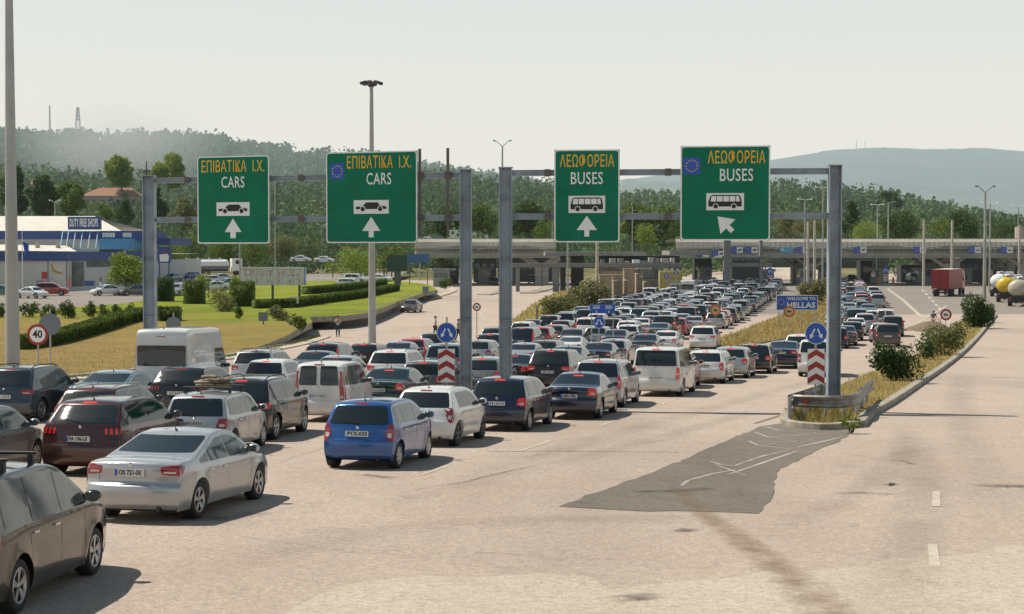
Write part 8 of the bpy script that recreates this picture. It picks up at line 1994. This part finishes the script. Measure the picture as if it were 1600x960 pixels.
for i, (px, py, kind, col) in enumerate(((470, 410, 'sedan', 'white'), (483, 411, 'hatch', 'silver'), (494, 410, 'sedan', 'paleblue'), (507, 411, 'sedan', 'white'), (518, 410, 'hatch', 'silver'))):
    away(px, py, kind, col, 95 + i*3, ['white sedan leftmost in the far row above the billboard', 'silver hatchback second in the far row above the billboard', 'pale blue sedan in the middle of the far row above the billboard', 'white sedan fourth in the far row above the billboard', 'silver hatchback rightmost in the far row above the billboard'][i], Y=345)
away(685, 381, 'suv', 'slate', 200, 'slate SUV on the rise above the left canopy, beside the white lorry', Y=395); away(667, 380, 'hatch', 'white', 200, 'white hatchback above the left canopy next to the slate SUV', Y=395)
away(1407, 432, 'suv', 'slate', 178, 'slate SUV facing the plaza on the road beyond the canopy', Y=350); away(1427, 440, 'suv', 'white', 175, 'white-nosed SUV coming out of the shade left of the red lorry', Y=322); away(1330, 441, 'hatch', 'black', 180, 'black hatchback facing the plaza just beyond the barrier', Y=318)
away(1438, 441, 'hatch', 'black', 178, 'black hatchback in the canopy\'s shade left of the red lorry', Y=322)
print('CARS', len(CARS), 'in queue', sum(1 for c in CARS if c['lane'] is not None))

# caravan in the queue
# ------------------------------------------------------------------ labels that single each car out
def fullname(c): return COLW.get(c['color'], c['color']) + ' ' + KINDW[c['kind']]
ORD = {1: 'first', 2: 'second', 3: 'third', 4: 'fourth', 5: 'fifth', 6: 'sixth', 7: 'seventh', 8: 'eighth', 9: 'ninth', 10: 'tenth'}
def ordw(n):
    if n in ORD: return ORD[n]
    return '%d%s' % (n, 'th' if n % 100 in (11, 12, 13) else {1: 'st', 2: 'nd', 3: 'rd'}.get(n % 10, 'th'))
LN = {0: 'the lane along the oleander verge', 1: 'the second lane from the oleanders', 2: 'the third lane from the oleanders', 3: 'the third lane from the median', 4: 'the second lane from the median', 5: 'the lane along the dry median',
      10: 'the lane right of the median', 11: 'the outer right-hand lane', 12: 'the short rightmost lane'}
for k in LN:
    lst = sorted([c for c in CARS if c['lane'] == k], key=lambda c: -c['Y'])
    for i, c in enumerate(lst):
        ln = LN[k]
        c['label'] = '%s, %s from the booths in %s' % (fullname(c), ordw(i+1), ln)
rest = [c for c in CARS if not c['label']]
for i, c in enumerate(rest):
    near = min((d for d in CARS if d is not c and d['Y'] > c['Y'] and d['label']), key=lambda d: (d['X']-c['X'])**2 + (d['Y']-c['Y'])**2)
    c['label'] = '%s right of the gantry post, just behind a %s' % (fullname(c), fullname(near))
seen = {}
for c in CARS:
    l = c['label']
    if l in seen: seen[l] += 1; c['label'] = l + ', ' + ordw(seen[l]) + ' such'
    else: seen[l] = 1
# ------------------------------------------------------------------ build them
NEAR, MID = 96, 150
LUG = new_mat('luggage_cloth', (.30, .24, .17), .9, noise=(9, .5, None))
for c in CARS:
    P_ = proto(c['kind']); s = P_.spec; z = c['base'] if c['base'] is not None else None
    h = c['h']; X, Y = c['X'], c['Y']; dz_ = 0; pitch = 0
    if z is None:
        xf, yf = X + math.sin(h)*s.wx[1], Y + math.cos(h)*s.wx[1]; xr_, yr_ = X + math.sin(h)*s.wx[0], Y + math.cos(h)*s.wx[0]
        zf, zr = ground(yf), ground(yr_); pitch = math.atan2(zf - zr, s.wx[1]-s.wx[0]); z = zr - math.tan(pitch)*s.wx[0]
    pm = paint(c['color'], COLS[c['color']], metal=0 if c['color'] in ('white', 'red') else .4)
    cat = CATW.get(c['kind'], 'car'); nm = cat if cat == 'van' else 'car'
    off_queue = c['base'] is not None; grp = 'vehicles parked or passing away from the queue' if off_queue else 'cars queueing for the border booths'
    lod = 0 if (Y < NEAR and not off_queue) else (1 if Y < MID and not off_queue else 2)
    M = Matrix.Rotation(PI/2 - h, 4, 'Z') @ Matrix.Rotation(-pitch, 4, 'Y')
    def roof_box(par):
        q = MB(); q.lathe([(.001, -.95), (.22, -.90), (.36, -.6), (.40, 0), (.38, .55), (.24, .95), (.001, 1.05)], 'x', (0, 0, 0), 12); q.v = [(x + s.xr + 1.25, y*1.0 + .12, s.H + .17 + max(z, -.18)*.42) for x, y, z in q.v]; q.build('roof_box', [M_TRIM if c['color'] != 'black' else M_STEEL], par)
        for xx in (s.xr + .75, s.xr + 1.75): q = MB(); q.box((xx, 0, s.H + .045), (.06, 1.15, .05)); q.build('roof_bar', [M_TRIM], par)
    boxed = c['lane'] is not None and nm == 'car' and rng.random() < .08
    if lod == 2:
        o = link(nm, P_.far); o.matrix_world = Matrix.Translation((X, Y, z)) @ M; o.material_slots[0].link = 'OBJECT'; o.material_slots[0].material = pm
        tag(o, c['label'], cat, grp)
        if boxed: roof_box(o)
        continue
    root = link(nm, None); root.matrix_world = Matrix.Translation((X, Y, z)) @ M; root.empty_display_size = .2; tag(root, c['label'], cat, grp)
    b = link('body', P_.body, root); b.material_slots[0].link = 'OBJECT'; b.material_slots[0].material = pm
    objs = []
    plate_eu = rng.random() < .6
    for pt in P_.parts:
        if lod == 1 and (pt[3] or (pt[0] == 'wing_mirror' and False)) and pt[0] not in ('brake_light',): objs.append(None); continue
        par = root if pt[2] is None else objs[pt[2]]
        o = link(pt[0], pt[1], par, pt[4], pt[5]); objs.append(o)
        if len(pt) > 6: o.material_slots[0].link = 'OBJECT'; o.material_slots[0].material = pm
        if c['lit'] and pt[0] in ('tail_light', 'brake_light'): o.material_slots[0].link = 'OBJECT'; o.material_slots[0].material = M_REDLIT if pt[0] == 'brake_light' else M_REDHALF
        if pt[0] == 'number_plate' and not plate_eu: o.material_slots[1].link = 'OBJECT'; o.material_slots[1].material = M_PLATE
    ptxt = {'octavia|silver|12': 'OS 721-IX', 'jazz|blue|12': 'PTX-035', 'peug|maroon|10': 'PA 196-LR', 'rover|navy|13': 'HKN 902'}.get('%s|%s|%d' % (c['kind'], c['color'], round(math.degrees(h))))
    if ptxt and Y < 75:
        xp, zp = P_.plate; vs, fs = text_mesh(ptxt, .115, .78, .004); xs = [v[0] for v in vs]; k = (.42 if ptxt[0] != 'P' or ptxt[1] == 'A' else .46)/(max(xs)-min(xs)); mid = (max(xs)+min(xs))/2
        mb = MB(); mb.box((xp-.001, 0, zp), (.016, .53, .118), m=1); 
        mb.add([(xp-.013, -((x-mid)*k) - .012, zp + y) for x, y in vs], [tuple(f) for f in fs], 0); 
        if ptxt != 'PTX-035': mb.box((xp-.0105, .243, zp), (.004, .042, .112), m=2)
        for o in objs:
            if o is not None and o.name.startswith('number_plate'): o.data = mb.mesh('number_plate', [M_INK, M_PLATE, M_PLATEB])
    if c['extra']:
        bars = MB()
        for xx in (1.15, 2.1):
            bars.tube((xx, -.62, s.H+.10), (xx, .62, s.H+.10), .022, n=8)
            for sg in (-1, 1): bars.box((xx, sg*.56, s.H+.02), (.08, .06, .18))
        bars.build('roof_bars', [M_TRIM], root)
        if c['extra'] == 'rack': continue
        lg = MB(); lr = random.Random(4)
        for k in range(4):
            zc = s.H+.15+.062*k; n = 18; V = []; sk = (.42, .40, .30, .22)[k]; ox = (0, .03, -.06, .05)[k]
            for r_, dz2 in ((.001, -.04), (1, -.03), (1.04, 0), (1, .03), (.001, .04)):
                for i in range(n): a = 2*PI*i/n; sq = 1/max(abs(math.cos(a)), abs(math.sin(a)))**.7; V.append((1.62 + ox + r_*sk*sq*math.cos(a)*(1+lr.uniform(-.10, .10)), ox*2 + r_*sk*.95*sq*math.sin(a)*(1+lr.uniform(-.10, .10)), zc+dz2+lr.uniform(-.02, .02)))
            lg.add(V, [(q*n+i, q*n+(i+1) % n, (q+1)*n+(i+1) % n, (q+1)*n+i) for q in range(4) for i in range(n)], 0, True)
        o = lg.build('bundle', [LUG], None); o.matrix_world = root.matrix_world.copy(); tag(o, 'flattened bundle of brownish blankets tied on the silver estate\'s roof bars', 'luggage')
